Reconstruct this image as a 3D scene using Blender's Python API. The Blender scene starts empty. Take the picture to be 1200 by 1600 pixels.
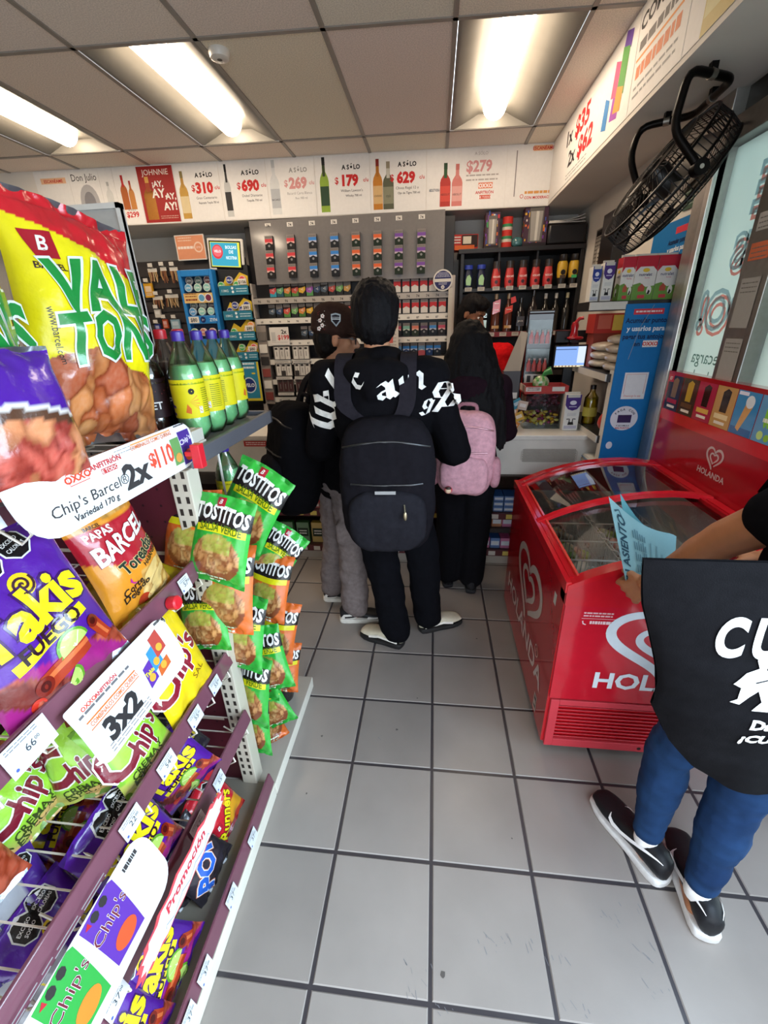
import bpy, math, random
import numpy as np
from mathutils import Vector as V, Matrix as MX, noise
from mathutils.geometry import tessellate_polygon
from mathutils.bvhtree import BVHTree
SC = bpy.context.scene
COL = SC.collection
rnd = random.Random(7)
R = math.radians

# ---------------------------------------------------------------- camera
TILE = .33
F_PX = 662.1
CAM = V((-0.02115, -1.83408, 1.66831))
yaw, pitch, roll = R(6.97656), R(-23.73147), R(-1.72715)
fw = V((-math.sin(yaw)*math.cos(pitch), math.cos(yaw)*math.cos(pitch), math.sin(pitch)))
rt = V((math.cos(yaw), math.sin(yaw), 0)); up = rt.cross(fw)
rt, up = rt*math.cos(roll)+up*math.sin(roll), up*math.cos(roll)-rt*math.sin(roll)
cd = bpy.data.cameras.new('camera'); cam = bpy.data.objects.new('camera', cd); COL.objects.link(cam)
cd.sensor_fit = 'VERTICAL'; cd.sensor_height = 24; cd.lens = 24*F_PX/1600; cd.clip_start = .02
cam.matrix_world = MX(((rt.x, up.x, -fw.x, CAM.x), (rt.y, up.y, -fw.y, CAM.y), (rt.z, up.z, -fw.z, CAM.z), (0, 0, 0, 1)))
SC.camera = cam

def at(px, py, x=None, y=None, z=None):
    """point of the room seen at a photograph pixel on the plane x=, y= or z="""
    d = rt*((px-600)/F_PX) - up*((py-800)/F_PX) + fw
    for i, q in enumerate((x, y, z)):
        if q is not None:
            return CAM + d*((q-CAM[i])/d[i])

# ---------------------------------------------------------------- world, exposure, daylight
SC.view_settings.view_transform = 'Standard'; SC.view_settings.look = 'None'
SC.view_settings.gamma = 1; SC.view_settings.use_curve_mapping = False
SC.view_settings.exposure = EXPOSURE = 0.52
w = bpy.data.worlds.new('daylight'); SC.world = w; w.use_nodes = True
w.node_tree.nodes['Background'].inputs[0].default_value = (.80, .90, 1, 1)
w.node_tree.nodes['Background'].inputs[1].default_value = 3.4
def area(name, loc, rot, sx, sy, power, col):
    l = bpy.data.lights.new(name, 'AREA'); l.shape = 'RECTANGLE'; l.size = sx; l.size_y = sy; l.energy = power; l.color = col
    o = bpy.data.objects.new(name, l); o.location = loc; o.rotation_euler = rot; COL.objects.link(o); return o
area('doorway_daylight', (1.42, -1.45, 1.5), (0, R(28), 0), 1.6, 1.3, 90, (.62, .80, 1))
TUBE = 18.0            # radiance of the ceiling lamps
try:
    SC.cycles.max_bounces = 7; SC.cycles.transparent_max_bounces = 14; SC.cycles.diffuse_bounces = 4
    SC.cycles.caustics_reflective = False; SC.cycles.caustics_refractive = False; SC.cycles.sample_clamp_indirect = 4
except Exception: pass

# ---------------------------------------------------------------- materials
def lin(c):
    return tuple((x/12.92 if x <= .04045 else ((x+.055)/1.055)**2.4) for x in (q/255 for q in c))
_hx = {}
def H(s):
    if isinstance(s, tuple): return s
    if s not in _hx:
        t = s.lstrip('#'); t = ''.join(a*2 for a in t) if len(t) == 3 else t
        _hx[s] = lin(tuple(int(t[i:i+2], 16) for i in (0, 2, 4)))
    return _hx[s]
def mixc(a, b, t): a, b = H(a), H(b); t = max(0, min(1, t)); return tuple(a[i]*(1-t)+b[i]*t for i in range(3))

def node(nt, t, **k):
    n = nt.nodes.new(t)
    for a, b in k.items():
        if a in n.inputs.keys() if hasattr(n.inputs, 'keys') else False: n.inputs[a].default_value = b
        else: setattr(n, a, b)
    return n
def mat(name, rough=.5, metal=0, coat=0, spec=.5, var=.06, vs=40, bump=0, bs=60, sheen=0, trans=0, sss=0, alpha=1, bdist=.002, ior=1.45, gain=1.0):
    m = bpy.data.materials.new(name); m.use_nodes = True; nt = m.node_tree; b = nt.nodes['Principled BSDF']; L = nt.links
    a = nt.nodes.new('ShaderNodeVertexColor'); a.layer_name = 'Col'
    tc = nt.nodes.new('ShaderNodeTexCoord')
    nz = nt.nodes.new('ShaderNodeTexNoise'); nz.inputs['Scale'].default_value = vs; nz.inputs['Detail'].default_value = 3
    L.new(tc.outputs['Object'], nz.inputs['Vector'])
    mr = nt.nodes.new('ShaderNodeMapRange'); mr.inputs[1].default_value = .25; mr.inputs[2].default_value = .75
    mr.inputs[3].default_value = gain*(1-var); mr.inputs[4].default_value = gain*(1+var); L.new(nz.outputs[0], mr.inputs[0])
    mx = nt.nodes.new('ShaderNodeVectorMath'); mx.operation = 'SCALE'
    L.new(a.outputs[0], mx.inputs[0]); L.new(mr.outputs[0], mx.inputs['Scale']); L.new(mx.outputs[0], b.inputs['Base Color'])
    b.inputs['Roughness'].default_value = rough; b.inputs['Metallic'].default_value = metal
    b.inputs['Coat Weight'].default_value = coat; b.inputs['Coat Roughness'].default_value = .08
    b.inputs['Specular IOR Level'].default_value = spec; b.inputs['Sheen Weight'].default_value = sheen
    b.inputs['Transmission Weight'].default_value = trans; b.inputs['Alpha'].default_value = alpha; b.inputs['IOR'].default_value = ior
    if sss: b.inputs['Subsurface Weight'].default_value = sss; b.inputs['Subsurface Radius'].default_value = (.01, .004, .002)
    if bump:
        n2 = nt.nodes.new('ShaderNodeTexNoise'); n2.inputs['Scale'].default_value = bs; n2.inputs['Detail'].default_value = 4
        L.new(tc.outputs['Object'], n2.inputs['Vector'])
        bp = nt.nodes.new('ShaderNodeBump'); bp.inputs['Strength'].default_value = bump; bp.inputs['Distance'].default_value = bdist
        L.new(n2.outputs[0], bp.inputs['Height']); L.new(bp.outputs[0], b.inputs['Normal'])
    return m
def sheet_glass(name, tint, gloss=.06, base=.12, k=1.0):
    m = bpy.data.materials.new(name); m.use_nodes = True; nt = m.node_tree; nt.nodes.clear(); L = nt.links
    o = nt.nodes.new('ShaderNodeOutputMaterial'); t = nt.nodes.new('ShaderNodeBsdfTransparent'); t.inputs[0].default_value = (*H(tint), 1)
    g = nt.nodes.new('ShaderNodeBsdfGlossy'); g.inputs['Roughness'].default_value = gloss
    nz = nt.nodes.new('ShaderNodeTexNoise'); nz.inputs['Scale'].default_value = 3
    fr = nt.nodes.new('ShaderNodeFresnel'); fr.inputs[0].default_value = 1.45
    ad = nt.nodes.new('ShaderNodeMath'); ad.operation = 'MULTIPLY_ADD'; ad.inputs[1].default_value = base; L.new(nz.outputs[0], ad.inputs[0]); ks = nt.nodes.new('ShaderNodeMath'); ks.operation = 'MULTIPLY'; ks.inputs[1].default_value = k; L.new(fr.outputs[0], ks.inputs[0]); L.new(ks.outputs[0], ad.inputs[2])
    mx = nt.nodes.new('ShaderNodeMixShader'); L.new(ad.outputs[0], mx.inputs[0]); L.new(t.outputs[0], mx.inputs[1]); L.new(g.outputs[0], mx.inputs[2]); L.new(mx.outputs[0], o.inputs[0])
    return m
def translucent(name, mixf=.65, rough=.4):
    m = bpy.data.materials.new(name); m.use_nodes = True; nt = m.node_tree; nt.nodes.clear(); L = nt.links
    o = nt.nodes.new('ShaderNodeOutputMaterial'); a = nt.nodes.new('ShaderNodeVertexColor'); a.layer_name = 'Col'
    t = nt.nodes.new('ShaderNodeBsdfTranslucent'); d = nt.nodes.new('ShaderNodeBsdfDiffuse')
    nz = nt.nodes.new('ShaderNodeTexNoise'); nz.inputs['Scale'].default_value = 2; mr = nt.nodes.new('ShaderNodeMapRange'); mr.inputs[3].default_value = mixf-.05; mr.inputs[4].default_value = mixf+.05
    L.new(nz.outputs[0], mr.inputs[0])
    mx = nt.nodes.new('ShaderNodeMixShader'); L.new(mr.outputs[0], mx.inputs[0]); L.new(a.outputs[0], t.inputs[0]); L.new(a.outputs[0], d.inputs[0])
    L.new(d.outputs[0], mx.inputs[1]); L.new(t.outputs[0], mx.inputs[2]); L.new(mx.outputs[0], o.inputs[0])
    return m
def emitter(name, strength):
    m = bpy.data.materials.new(name); m.use_nodes = True; nt = m.node_tree; nt.nodes.clear()
    o = nt.nodes.new('ShaderNodeOutputMaterial'); e = nt.nodes.new('ShaderNodeEmission'); a = nt.nodes.new('ShaderNodeVertexColor'); a.layer_name = 'Col'
    nt.links.new(a.outputs[0], e.inputs[0]); e.inputs[1].default_value = strength; nt.links.new(e.outputs[0], o.inputs[0]); return m
PAPER = mat('printed_paper', .55, spec=.3, var=.03, gain=.84)
FILM = mat('glossy_snack_film', .24, coat=.3, var=.05, bump=.35, bs=38, bdist=.006, gain=.82)
FOIL = mat('silver_foil', .28, metal=.85, var=.1, bump=.5, bs=30, bdist=.006)
PLASTIC = mat('moulded_plastic', .35, coat=.1, var=.05)
GLOSS = mat('glossy_plastic', .12, coat=.5, var=.04)
METAL = mat('brushed_metal', .38, metal=.9, var=.08)
PAINT = mat('painted_steel', .42, var=.06, vs=9, bump=.05, bs=200)
WALL = mat('wall_paint', .6, spec=.25, var=.05, vs=3, bump=.08, bs=120)
CLOTH = mat('woven_cloth', .95, spec=.06, var=.16, vs=55, bump=.35, bs=420, sheen=.0, bdist=.001)
DENIM = mat('denim', .85, spec=.15, var=.2, vs=24, bump=.4, bs=500, bdist=.001)
RUBBER = mat('rubber', .7, var=.1)
LEATHER = mat('shoe_leather', .5, spec=.35, var=.08, bump=.15, bs=150)
SKIN = mat('skin', .48, spec=.35, var=.07, vs=30, bump=.08, bs=160, sss=.12)
HAIR = mat('hair', .62, spec=.12, var=.35, vs=90, bump=.6, bs=260, bdist=.003)
LIQUID = mat('drink', .2, var=.03, sss=.4)
GLASS = sheet_glass('clear_glass', '#eef4f2')
PET = sheet_glass('clear_bottle_plastic', '#eef2f0', .12, .18)
PETG = sheet_glass('green_bottle_plastic', '#dcf2de', .12, .16)
OILPET = sheet_glass('oil_bottle_plastic', '#efe7a4', .1, .15)
FRIDGEGLASS = sheet_glass('freezer_lid_glass', '#f6fafa', .04, .05)
FRIDGEGLASS2 = sheet_glass('freezer_rear_lid_glass', '#f6fafa', .03, .42)
ACRYL = sheet_glass('clear_acrylic', '#f2f5f4', .1, .03, .25)
VINYL = translucent('window_vinyl')
LAMP = emitter('lamp_diffuser_glow', TUBE)
SCREEN = emitter('lit_screen', 1.0)

# ---------------------------------------------------------------- mesh helpers
ORG = {}
def flat(o, U, W):
    o, U, W = V(o), V(U).normalized(), V(W).normalized(); N = U.cross(W)
    return lambda u, v, h=0: o+U*u+W*v+N*h
X, Y, Z = V((1, 0, 0)), V((0, 1, 0)), V((0, 0, 1))
_txt = {}
def text_tris(s, bold, shear, res=2):
    k = (s, bold, shear, res)
    if k not in _txt:
        cu = bpy.data.curves.new('t', 'FONT'); cu.body = s; cu.offset = bold; cu.shear = shear; cu.resolution_u = res; cu.size = 1
        ob = bpy.data.objects.new('t', cu); me = ob.to_mesh()
        pts = [(v.co.x, v.co.y) for v in me.vertices]; tr = []
        for p in me.polygons:
            q = list(p.vertices)
            for i in range(1, len(q)-1): tr.append((q[0], q[i], q[i+1]))
        ob.to_mesh_clear(); bpy.data.objects.remove(ob); bpy.data.curves.remove(cu)
        xs = [p[0] for p in pts] or [0]
        _txt[k] = (pts, tr, min(xs), max(xs))
    return _txt[k]
def outline_tris(s, width):
    cu = bpy.data.curves.new('t', 'FONT'); cu.body = s; cu.size = 1; cu.resolution_u = 3; cu.fill_mode = 'NONE'; cu.bevel_depth = width; cu.bevel_resolution = 0; cu.offset = .03
    ob = bpy.data.objects.new('t', cu); me = ob.to_mesh(); pts = [(v.co.x, v.co.y) for v in me.vertices]; nz_ = [v.co.z for v in me.vertices]
    tr = [tuple(p.vertices) for p in me.polygons if sum(nz_[i] for i in p.vertices) >= -1e-6]
    ob.to_mesh_clear(); bpy.data.objects.remove(ob); bpy.data.curves.remove(cu); return pts, tr
def fine(pts, tris, L):
    pts = list(pts); mid = {}; out = []; st = list(tris)
    while st:
        a, b, c = st.pop(); P = (a, b, c)
        e = [(math.dist(pts[P[i]], pts[P[(i+1) % 3]]), i) for i in range(3)]; d, i = max(e)
        if d <= L: out.append(P); continue
        p, q, r = P[i], P[(i+1) % 3], P[(i+2) % 3]; k = (min(p, q), max(p, q))
        if k not in mid:
            mid[k] = len(pts); pts.append(((pts[p][0]+pts[q][0])/2, (pts[p][1]+pts[q][1])/2))
        m = mid[k]; st += [(p, m, r), (m, q, r)]
    return pts, out
class MB:
    def __init__(s): s.v = []; s.f = []; s.c = []; s.m = []
    def add(s, vs, fs, c, m=0):
        n = len(s.v); s.v += [V(p) for p in vs]
        many = isinstance(c, list)
        for i, f in enumerate(fs):
            s.f.append([n+j for j in f]); s.c.append(H(c[i]) if many else H(c)); s.m.append(m)
        return s
    def addv(s, vs, fs, cv, m=0):
        """one colour per vertex"""
        n = len(s.v); s.v += [V(p) for p in vs]; cv = [H(q) for q in cv]
        for f in fs: s.f.append([n+j for j in f]); s.c.append([cv[j] for j in f]); s.m.append(m)
        return s
    def box(s, a, b, c, m=0, T=None, faces=None):
        """faces: optional dict side->colour, sides x- x+ y- y+ z- z+"""
        a, b = [min(a[i], b[i]) for i in range(3)], [max(a[i], b[i]) for i in range(3)]
        vs = [V((x, y, z)) for x in (a[0], b[0]) for y in (a[1], b[1]) for z in (a[2], b[2])]
        if T is not None: vs = [T @ p for p in vs]
        fs = [(0, 1, 3, 2), (4, 6, 7, 5), (0, 4, 5, 1), (2, 3, 7, 6), (0, 2, 6, 4), (1, 5, 7, 3)]
        cs = [c]*6
        if faces:
            for i, k in enumerate(('x-', 'x+', 'y-', 'y+', 'z-', 'z+')):
                if k in faces: cs[i] = faces[k]
        return s.add(vs, fs, cs, m)
    def tube(s, pts, r, c, n=8, m=0, cap=True, closed=False):
        pts = [V(p) for p in pts]; k = len(pts); rs = r if isinstance(r, (list, tuple)) else [r]*k
        vs = []; prev = None
        for i, p in enumerate(pts):
            a = pts[(i-1) % k] if (i or closed) else p; b = pts[(i+1) % k] if (i < k-1 or closed) else p
            t = (b-a).normalized()
            if prev is None: q = t.orthogonal().normalized()
            else:
                q = prev-t*prev.dot(t); q = q.normalized() if q.length > 1e-6 else t.orthogonal().normalized()
            prev = q; w_ = t.cross(q)
            vs += [p+(q*math.cos(2*math.pi*j/n)+w_*math.sin(2*math.pi*j/n))*rs[i] for j in range(n)]
        fs = [[i*n+j, i*n+(j+1) % n, ((i+1) % k)*n+(j+1) % n, ((i+1) % k)*n+j] for i in range(k if closed else k-1) for j in range(n)]
        if cap and not closed: fs += [list(range(n))[::-1], [(k-1)*n+j for j in range(n)]]
        return s.add(vs, fs, c, m)
    def lathe(s, prof, c, o=(0, 0, 0), n=20, m=0, T=None, lobes=None):
        """prof: list of (r, z[, colour])"""
        o = V(o); vs = []; fs = []; cs = []; k = len(prof)
        for i, p in enumerate(prof):
            for j in range(n):
                a = 2*math.pi*j/n; rr = p[0]
                if lobes and i in lobes: rr *= 1-.16*abs(math.sin(2.5*a))**.6
                q = V((rr*math.cos(a), rr*math.sin(a), p[1])); vs.append(o+(T @ q if T is not None else q))
        for i in range(k-1):
            for j in range(n):
                fs.append([i*n+j, i*n+(j+1) % n, (i+1)*n+(j+1) % n, (i+1)*n+j]); cs.append(prof[i][2] if len(prof[i]) > 2 else c)
        if prof[0][0] > 1e-5: fs.append(list(range(n))[::-1]); cs.append(prof[0][2] if len(prof[0]) > 2 else c)
        if prof[-1][0] > 1e-5: fs.append([(k-1)*n+j for j in range(n)]); cs.append(prof[-2][2] if len(prof[-2]) > 2 else c)
        return s.add(vs, fs, cs, m)
    def blob(s, o, rad, c, p=2.0, nu=20, nv=14, m=0, T=None, colf=None):
        """superellipsoid"""
        o = V(o); vs = []; sg = lambda t: math.copysign(abs(t)**(2/p), t)
        for i in range(nv+1):
            b = -math.pi/2+math.pi*i/nv
            for j in range(nu):
                a = 2*math.pi*j/nu
                q = V((rad[0]*sg(math.cos(b))*sg(math.cos(a)), rad[1]*sg(math.cos(b))*sg(math.sin(a)), rad[2]*sg(math.sin(b))))
                vs.append(o+(T @ q if T is not None else q))
        fs = [[i*nu+j, i*nu+(j+1) % nu, (i+1)*nu+(j+1) % nu, (i+1)*nu+j] for i in range(nv) for j in range(nu)]
        return s.add(vs, fs, [colf((vs[f[0]]+vs[f[2]])/2) for f in fs] if colf else c, m)
    # ---- 2-D drawing on a surface f(u, v, h)
    def tris2(s, f, pts, tris, c, h=.0006, m=0, sub=None):
        if sub: pts, tris = fine(pts, tris, sub)
        return s.add([f(p[0], p[1], h) for p in pts], tris, c, m)
    def rect(s, f, u0, v0, u1, v1, c, h=.0006, m=0, sub=None):
        if not sub: return s.add([f(u0, v0, h), f(u1, v0, h), f(u1, v1, h), f(u0, v1, h)], [(0, 1, 2, 3)], c, m)
        return s.tris2(f, [(u0, v0), (u1, v0), (u1, v1), (u0, v1)], [(0, 1, 2), (0, 2, 3)], c, h, m, sub)
    def poly(s, f, pts, c, h=.0006, m=0, sub=None):
        tr = tessellate_polygon([[V((p[0], p[1], 0)) for p in pts]])
        out = []
        for t in tr:
            a, b, d = (pts[i] for i in t)
            out.append(t if (b[0]-a[0])*(d[1]-a[1])-(b[1]-a[1])*(d[0]-a[0]) > 0 else (t[0], t[2], t[1]))
        return s.tris2(f, pts, out, c, h, m, sub)
    def disc(s, f, u, v, r, c, h=.0006, ry=None, n=20, m=0, sub=None, rot=0):
        ry = ry or r; cr, sr = math.cos(rot), math.sin(rot)
        p = [(r*math.cos(2*math.pi*i/n), ry*math.sin(2*math.pi*i/n)) for i in range(n)]
        return s.poly(f, [(u+a*cr-b*sr, v+a*sr+b*cr) for a, b in p], c, h, m, sub)
    def stroke(s, f, pts, w_, c, h=.0006, m=0, sub=None, closed=False):
        k = len(pts); ws = w_ if isinstance(w_, (list, tuple)) else [w_]*k; L = []; Rr = []
        for i in range(k):
            a = pts[(i-1) % k] if (i or closed) else pts[i]; b = pts[(i+1) % k] if (i < k-1 or closed) else pts[i]
            dx, dy = b[0]-a[0], b[1]-a[1]; l = math.hypot(dx, dy) or 1; nx, ny = -dy/l*ws[i]/2, dx/l*ws[i]/2
            L.append((pts[i][0]+nx, pts[i][1]+ny)); Rr.append((pts[i][0]-nx, pts[i][1]-ny))
        tr = []
        for i in range(k if closed else k-1):
            j = (i+1) % k; tr += [(k+i, k+j, j), (k+i, j, i)]
        return s.tris2(f, L+Rr, tr, c, h, m, sub)
    def text(s, f, t, u, v, size, c, h=.0008, bold=.0, shear=0, al='C', sx=1, rot=0, m=0, sub=None, maxw=None, res=2):
        pts, tr, x0, x1 = text_tris(t, bold, shear, res)
        if maxw and (x1-x0)*size*sx > maxw: sx = maxw/((x1-x0)*size)
        off = {'C': (x0+x1)/2, 'L': x0, 'R': x1}[al]; cr, sr = math.cos(rot), math.sin(rot)
        q = []
        for x, y in pts:
            a, b = (x-off)*size*sx, y*size; q.append((u+a*cr-b*sr, v+a*sr+b*cr))
        return s.tris2(f, q, tr, c, h, m, sub)
    def lines(s, f, u0, u1, v, n, dv, c, hgt=.002, h=.0007, al=0, seed=1, m=0):
        """small print nobody can read: rows of broken dashes"""
        rr = random.Random(seed)
        for i in range(n):
            x = u0
            while x < u1:
                l = rr.uniform(.06, .2)*(u1-u0); s.rect(f, x, v-i*dv, min(x+l, u1), v-i*dv+hgt, c, h, m); x += l+.025*(u1-u0)
        return s
    def build(s, name, parent=None, mats=None, smooth=None, bevel=0, loc=None, subd=0):
        mats = mats or [PLASTIC]; mats = mats if isinstance(mats, (list, tuple)) else [mats]
        if parent is not None: o0 = ORG[parent.name]
        elif loc is not None: o0 = V(loc)
        else:
            xs = [[p[i] for p in s.v] for i in range(3)]
            o0 = V(((min(xs[0])+max(xs[0]))/2, (min(xs[1])+max(xs[1]))/2, min(xs[2])))
        me = bpy.data.meshes.new(name); me.from_pydata([p-o0 for p in s.v], [], s.f)
        for m in mats: me.materials.append(m)
        me.polygons.foreach_set('material_index', s.m)
        at_ = me.color_attributes.new('Col', 'FLOAT_COLOR', 'CORNER')
        tot = np.array([len(f) for f in s.f]); cc = [q for c_, k_ in zip(s.c, tot) for q in (c_ if isinstance(c_, list) else [c_]*k_)]
        full = np.ones((tot.sum(), 4), np.float32); full[:, :3] = np.array(cc, dtype=np.float32)
        at_.data.foreach_set('color', full.ravel())
        me.update()
        if smooth is not None:
            me.polygons.foreach_set('use_smooth', [True]*len(me.polygons)); me.set_sharp_from_angle(angle=R(smooth))
        ob = bpy.data.objects.new(name, me); COL.objects.link(ob); ORG[ob.name] = o0
        if parent is not None: ob.parent = parent
        else: ob.location = o0
        if bevel:
            b = ob.modifiers.new('edge', 'BEVEL'); b.width = bevel; b.segments = 2; b.limit_method = 'ANGLE'; b.angle_limit = R(40); b.use_clamp_overlap = True
        if subd:
            b = ob.modifiers.new('round', 'SUBSURF'); b.levels = b.render_levels = subd
        return ob
def tag(o, label, cat, group=None):
    o['label'] = label; o['category'] = cat
    if group: o['group'] = group
    return o
def thing(name, label, cat, loc=(0, 0, 0), group=None):
    o = bpy.data.objects.new(name, None); COL.objects.link(o); o.location = loc; o.empty_display_size = .05
    ORG[o.name] = V(loc); return tag(o, label, cat, group)
def struct(o): o['kind'] = 'structure'; return o
def dup(r, label, loc=None, rz=None, group=None, mw=None):
    n = r.copy(); COL.objects.link(n); n['label'] = label
    if group: n['group'] = group
    if loc is not None: n.location = loc
    if rz is not None: n.rotation_euler = (0, 0, rz)
    if mw is not None: n.matrix_basis = mw
    for ch in list(r.children):
        c = ch.copy(); COL.objects.link(c); c.parent = n
        for g in ch.children:
            d = g.copy(); COL.objects.link(d); d.parent = c
    return n
def basis(o, U, W):
    """matrix with local x along U, local z as near W as can be, local -y the outward normal"""
    U = V(U).normalized(); W = V(W); W = (W-U*W.dot(U)).normalized(); N = U.cross(W)
    return MX(((U.x, -N.x, W.x, o[0]), (U.y, -N.y, W.y, o[1]), (U.z, -N.z, W.z, o[2]), (0, 0, 0, 1)))
ORDN = ['first', 'second', 'third', 'fourth', 'fifth', 'sixth', 'seventh', 'eighth', 'ninth', 'tenth', 'eleventh', 'twelfth']
FRONT = lambda x, y, z: flat((x, y, z), X, Z)       # surfaces that face the camera (-y)
AISLE = lambda x, y, z: flat((x, y, z), Y, Z)       # surfaces that face +x
LEFTW = lambda x, y, z: flat((x, y, z), -Y, Z)      # surfaces that face -x
# ================================================================ the room shell
FLOOR = mat('floor_tile', .3, spec=.45, var=.07, vs=5, bump=.06, bs=240)
CEIL = mat('ceiling_board', .85, spec=.1, var=.22, vs=160, bump=.3, bs=190)
HC = 2.94
XL, XR, YB, YF = -4.3, 1.23, 2.85, -3.35
mb = MB(); g = .0055
mb.box((XL, YF, -.06), (XR, YB, -.003), '#3d393c')
for i in range(-14, 4):
    for j in range(-11, 9):
        x0, x1, y0, y1 = max(i*TILE+g, XL), min((i+1)*TILE-g, XR), max(j*TILE+g, YF), min((j+1)*TILE-g, YB)
        if x1-x0 < .02 or y1-y0 < .02: continue
        k = rnd.uniform(.93, 1.05)*(.84 if (i, j) == (-1, -2) else 1)
        c = tuple(q*k for q in H('#918983'))
        n = len(mb.v); b = .003
        mb.add([(x0, y0, -.003), (x1, y0, -.003), (x1, y1, -.003), (x0, y1, -.003), (x0+b, y0+b, 0), (x1-b, y0+b, 0), (x1-b, y1-b, 0), (x0+b, y1-b, 0)],
               [(4, 5, 6, 7), (0, 1, 5, 4), (1, 2, 6, 5), (2, 3, 7, 6), (3, 0, 4, 7)], c)
ff = flat((0, 0, 0), X, Y)
for px, py, r in [(692, 1522, .008), (652, 1091, .004), (503, 1150, .005), (620, 1140, .006), (479, 1240, .004), (800, 1310, .003), (575, 990, .004), (745, 998, .005)]:
    q = at(px, py, z=0); mb.poly(ff, [(q.x+r*rnd.uniform(.7, 1.2)*math.cos(a*.7), q.y+r*rnd.uniform(.7, 1.2)*math.sin(a*.7)) for a in range(9)], '#57524f', .0006)
for px, py in [(655, 1515), (650, 1550), (815, 1480), (875, 1500), (765, 1475), (960, 1440), (1020, 1500), (1035, 1550), (905, 1585), (600, 1145), (985, 1430), (780, 1480), (690, 1575)]:
    for k in range(5):
        q = at(px+rnd.uniform(-22, 22), py+rnd.uniform(-14, 14), z=0); a = rnd.uniform(1.7, 2.5); l = rnd.uniform(.004, .022)
        mb.stroke(ff, [(q.x, q.y), (q.x+l*math.cos(a), q.y+l*math.sin(a))], rnd.uniform(.0008, .002), '#77777a', .0006)
struct(mb.build('floor', mats=FLOOR, loc=(0, 0, 0)))

# ceiling: 2 x 4 ft boards in a T-bar grid, whose rows run slightly off square as in the shop
row = lambda k, x: .853+.0475*x+k*1.24
colx = [.046+.611*i for i in range(-7, 3)]
LAMPS = {(-3, 0): 1, (0, 0): 2, (-5, 0): 0, (-5, -2): 0}      # (column, row): shown order
mb = MB()
def cell(i, k):
    x0, x1 = .046+.611*i, .046+.611*(i+1)
    return x0, x1
for i in range(-8, 3):
    for k in range(-4, 2):
        x0, x1 = cell(i, k); x0, x1 = max(x0, XL), min(x1, XR)
        if x1-x0 < .01 or (i, k) in LAMPS: continue
        cl = lambda y: max(YF, min(YB, y))
        p = [(x0, cl(row(k, x0)), HC), (x0, cl(row(k+1, x0)), HC), (x1, cl(row(k+1, x1)), HC), (x1, cl(row(k, x1)), HC)]
        if p[1][1]-p[0][1] < .01: continue
        mb.add(p+[(a, b, HC+.05) for a, b, _ in p], [(0, 1, 2, 3), (4, 7, 6, 5), (0, 4, 5, 1), (1, 5, 6, 2), (2, 6, 7, 3), (3, 7, 4, 0)], tuple(q*rnd.uniform(.96, 1.03) for q in H('#e3d8ca')))
struct(mb.build('ceiling', mats=CEIL, loc=(0, 0, HC)))
mb = MB()
for i in range(-7, 3):
    x = .046+.611*i
    mb.box((x-.012, YF, HC-.006), (x+.012, YB, HC+.004), '#8d857d')
for k in range(-3, 2):
    a, b = V((XL, row(k, XL), HC)), V((XR, row(k, XR), HC)); d = V((0, .012, 0)); e = V((0, 0, .006))
    vs = [p+s*d+t*e for p in (a, b) for s in (-1, 1) for t in (-1, .6)]
    mb.add(vs, [(0, 1, 3, 2), (4, 6, 7, 5), (0, 4, 5, 1), (2, 3, 7, 6), (0, 2, 6, 4), (1, 5, 7, 3)], '#8d857d')
struct(mb.build('trim_1', mats=PAINT, loc=(0, 0, HC)))

def fixture(i, k, label):
    x0, x1 = cell(i, k); xm = (x0+x1)/2; y0, y1 = row(k, xm)+.015, row(k+1, xm)-.015; ym = (y0+y1)/2
    t = thing('ceiling_light', label, 'light', (xm, ym, HC), 'recessed fluorescent lights in the ceiling')
    m = MB(); w2, l2 = (x1-x0)/2-.014, (y1-y0)/2
    prof = [(-w2, -.002), (-w2+.02, -.004), (-w2*.55, .045), (-.1, .075), (.1, .075), (w2*.55, .045), (w2-.02, -.004), (w2, -.002)]
    sk = .0475
    vs = [(xm+a, y+a*sk, HC+b) for y in (ym-l2, ym+l2) for a, b in prof]; n = len(prof)
    m.add(vs, [(j, j+1, n+j+1, n+j) for j in range(n-1)], '#7a7770')
    for s in (0, 1):
        m.add([vs[s*n+j] for j in range(n)], [tuple(range(n)) if s else tuple(range(n))[::-1]], '#7a7770')
    m.build('reflector', t, PAINT, smooth=30)
    d = MB(); ny = 14; L0, L1 = ym-l2+.02, ym+l2-.05; r = .078; vs = []; na = 10
    for j in range(ny+1):
        y = L0+(L1-L0)*j/ny; e = min(1, (L1-y)/.06, 1); rr = r*math.sqrt(max(0.02, 1-(1-e)**2))
        vs += [(xm+rr*math.cos(math.pi*a/na), y+(rr*math.cos(math.pi*a/na))*sk, HC+.07-rr*1.02*math.sin(math.pi*a/na)) for a in range(na+1)]
    q = na+1
    d.add(vs, [(j*q+a, j*q+a+1, (j+1)*q+a+1, (j+1)*q+a) for j in range(ny) for a in range(na)]+[tuple(range(q)), tuple(ny*q+a for a in range(q))[::-1]], (1, .80, .59))
    d.build('lamp_diffuser', t, LAMP, smooth=50)
fixture(-3, 0, 'long lit ceiling light beside the round smoke detector')
fixture(0, 0, 'long lit ceiling light nearest the right-hand poster soffit')
fixture(-5, 0, 'lit ceiling light cut off by the left edge of the photo')
fixture(-5, -2, 'unseen ceiling light added behind the viewer, far left, to brighten the ceiling')  # extra fixture out of view, added to give the ceiling more light
q = at(342, 79, z=HC)
mb = MB(); mb.lathe([(.052, 0), (.052, -.012), (.045, -.03), (.034, -.036), (.0001, -.036)], '#cfc9c0', q)
mb.disc(flat((q.x, q.y-.005, HC-.0365), X, -Y), 0, 0, .013, '#4a4643', n=12)
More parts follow.
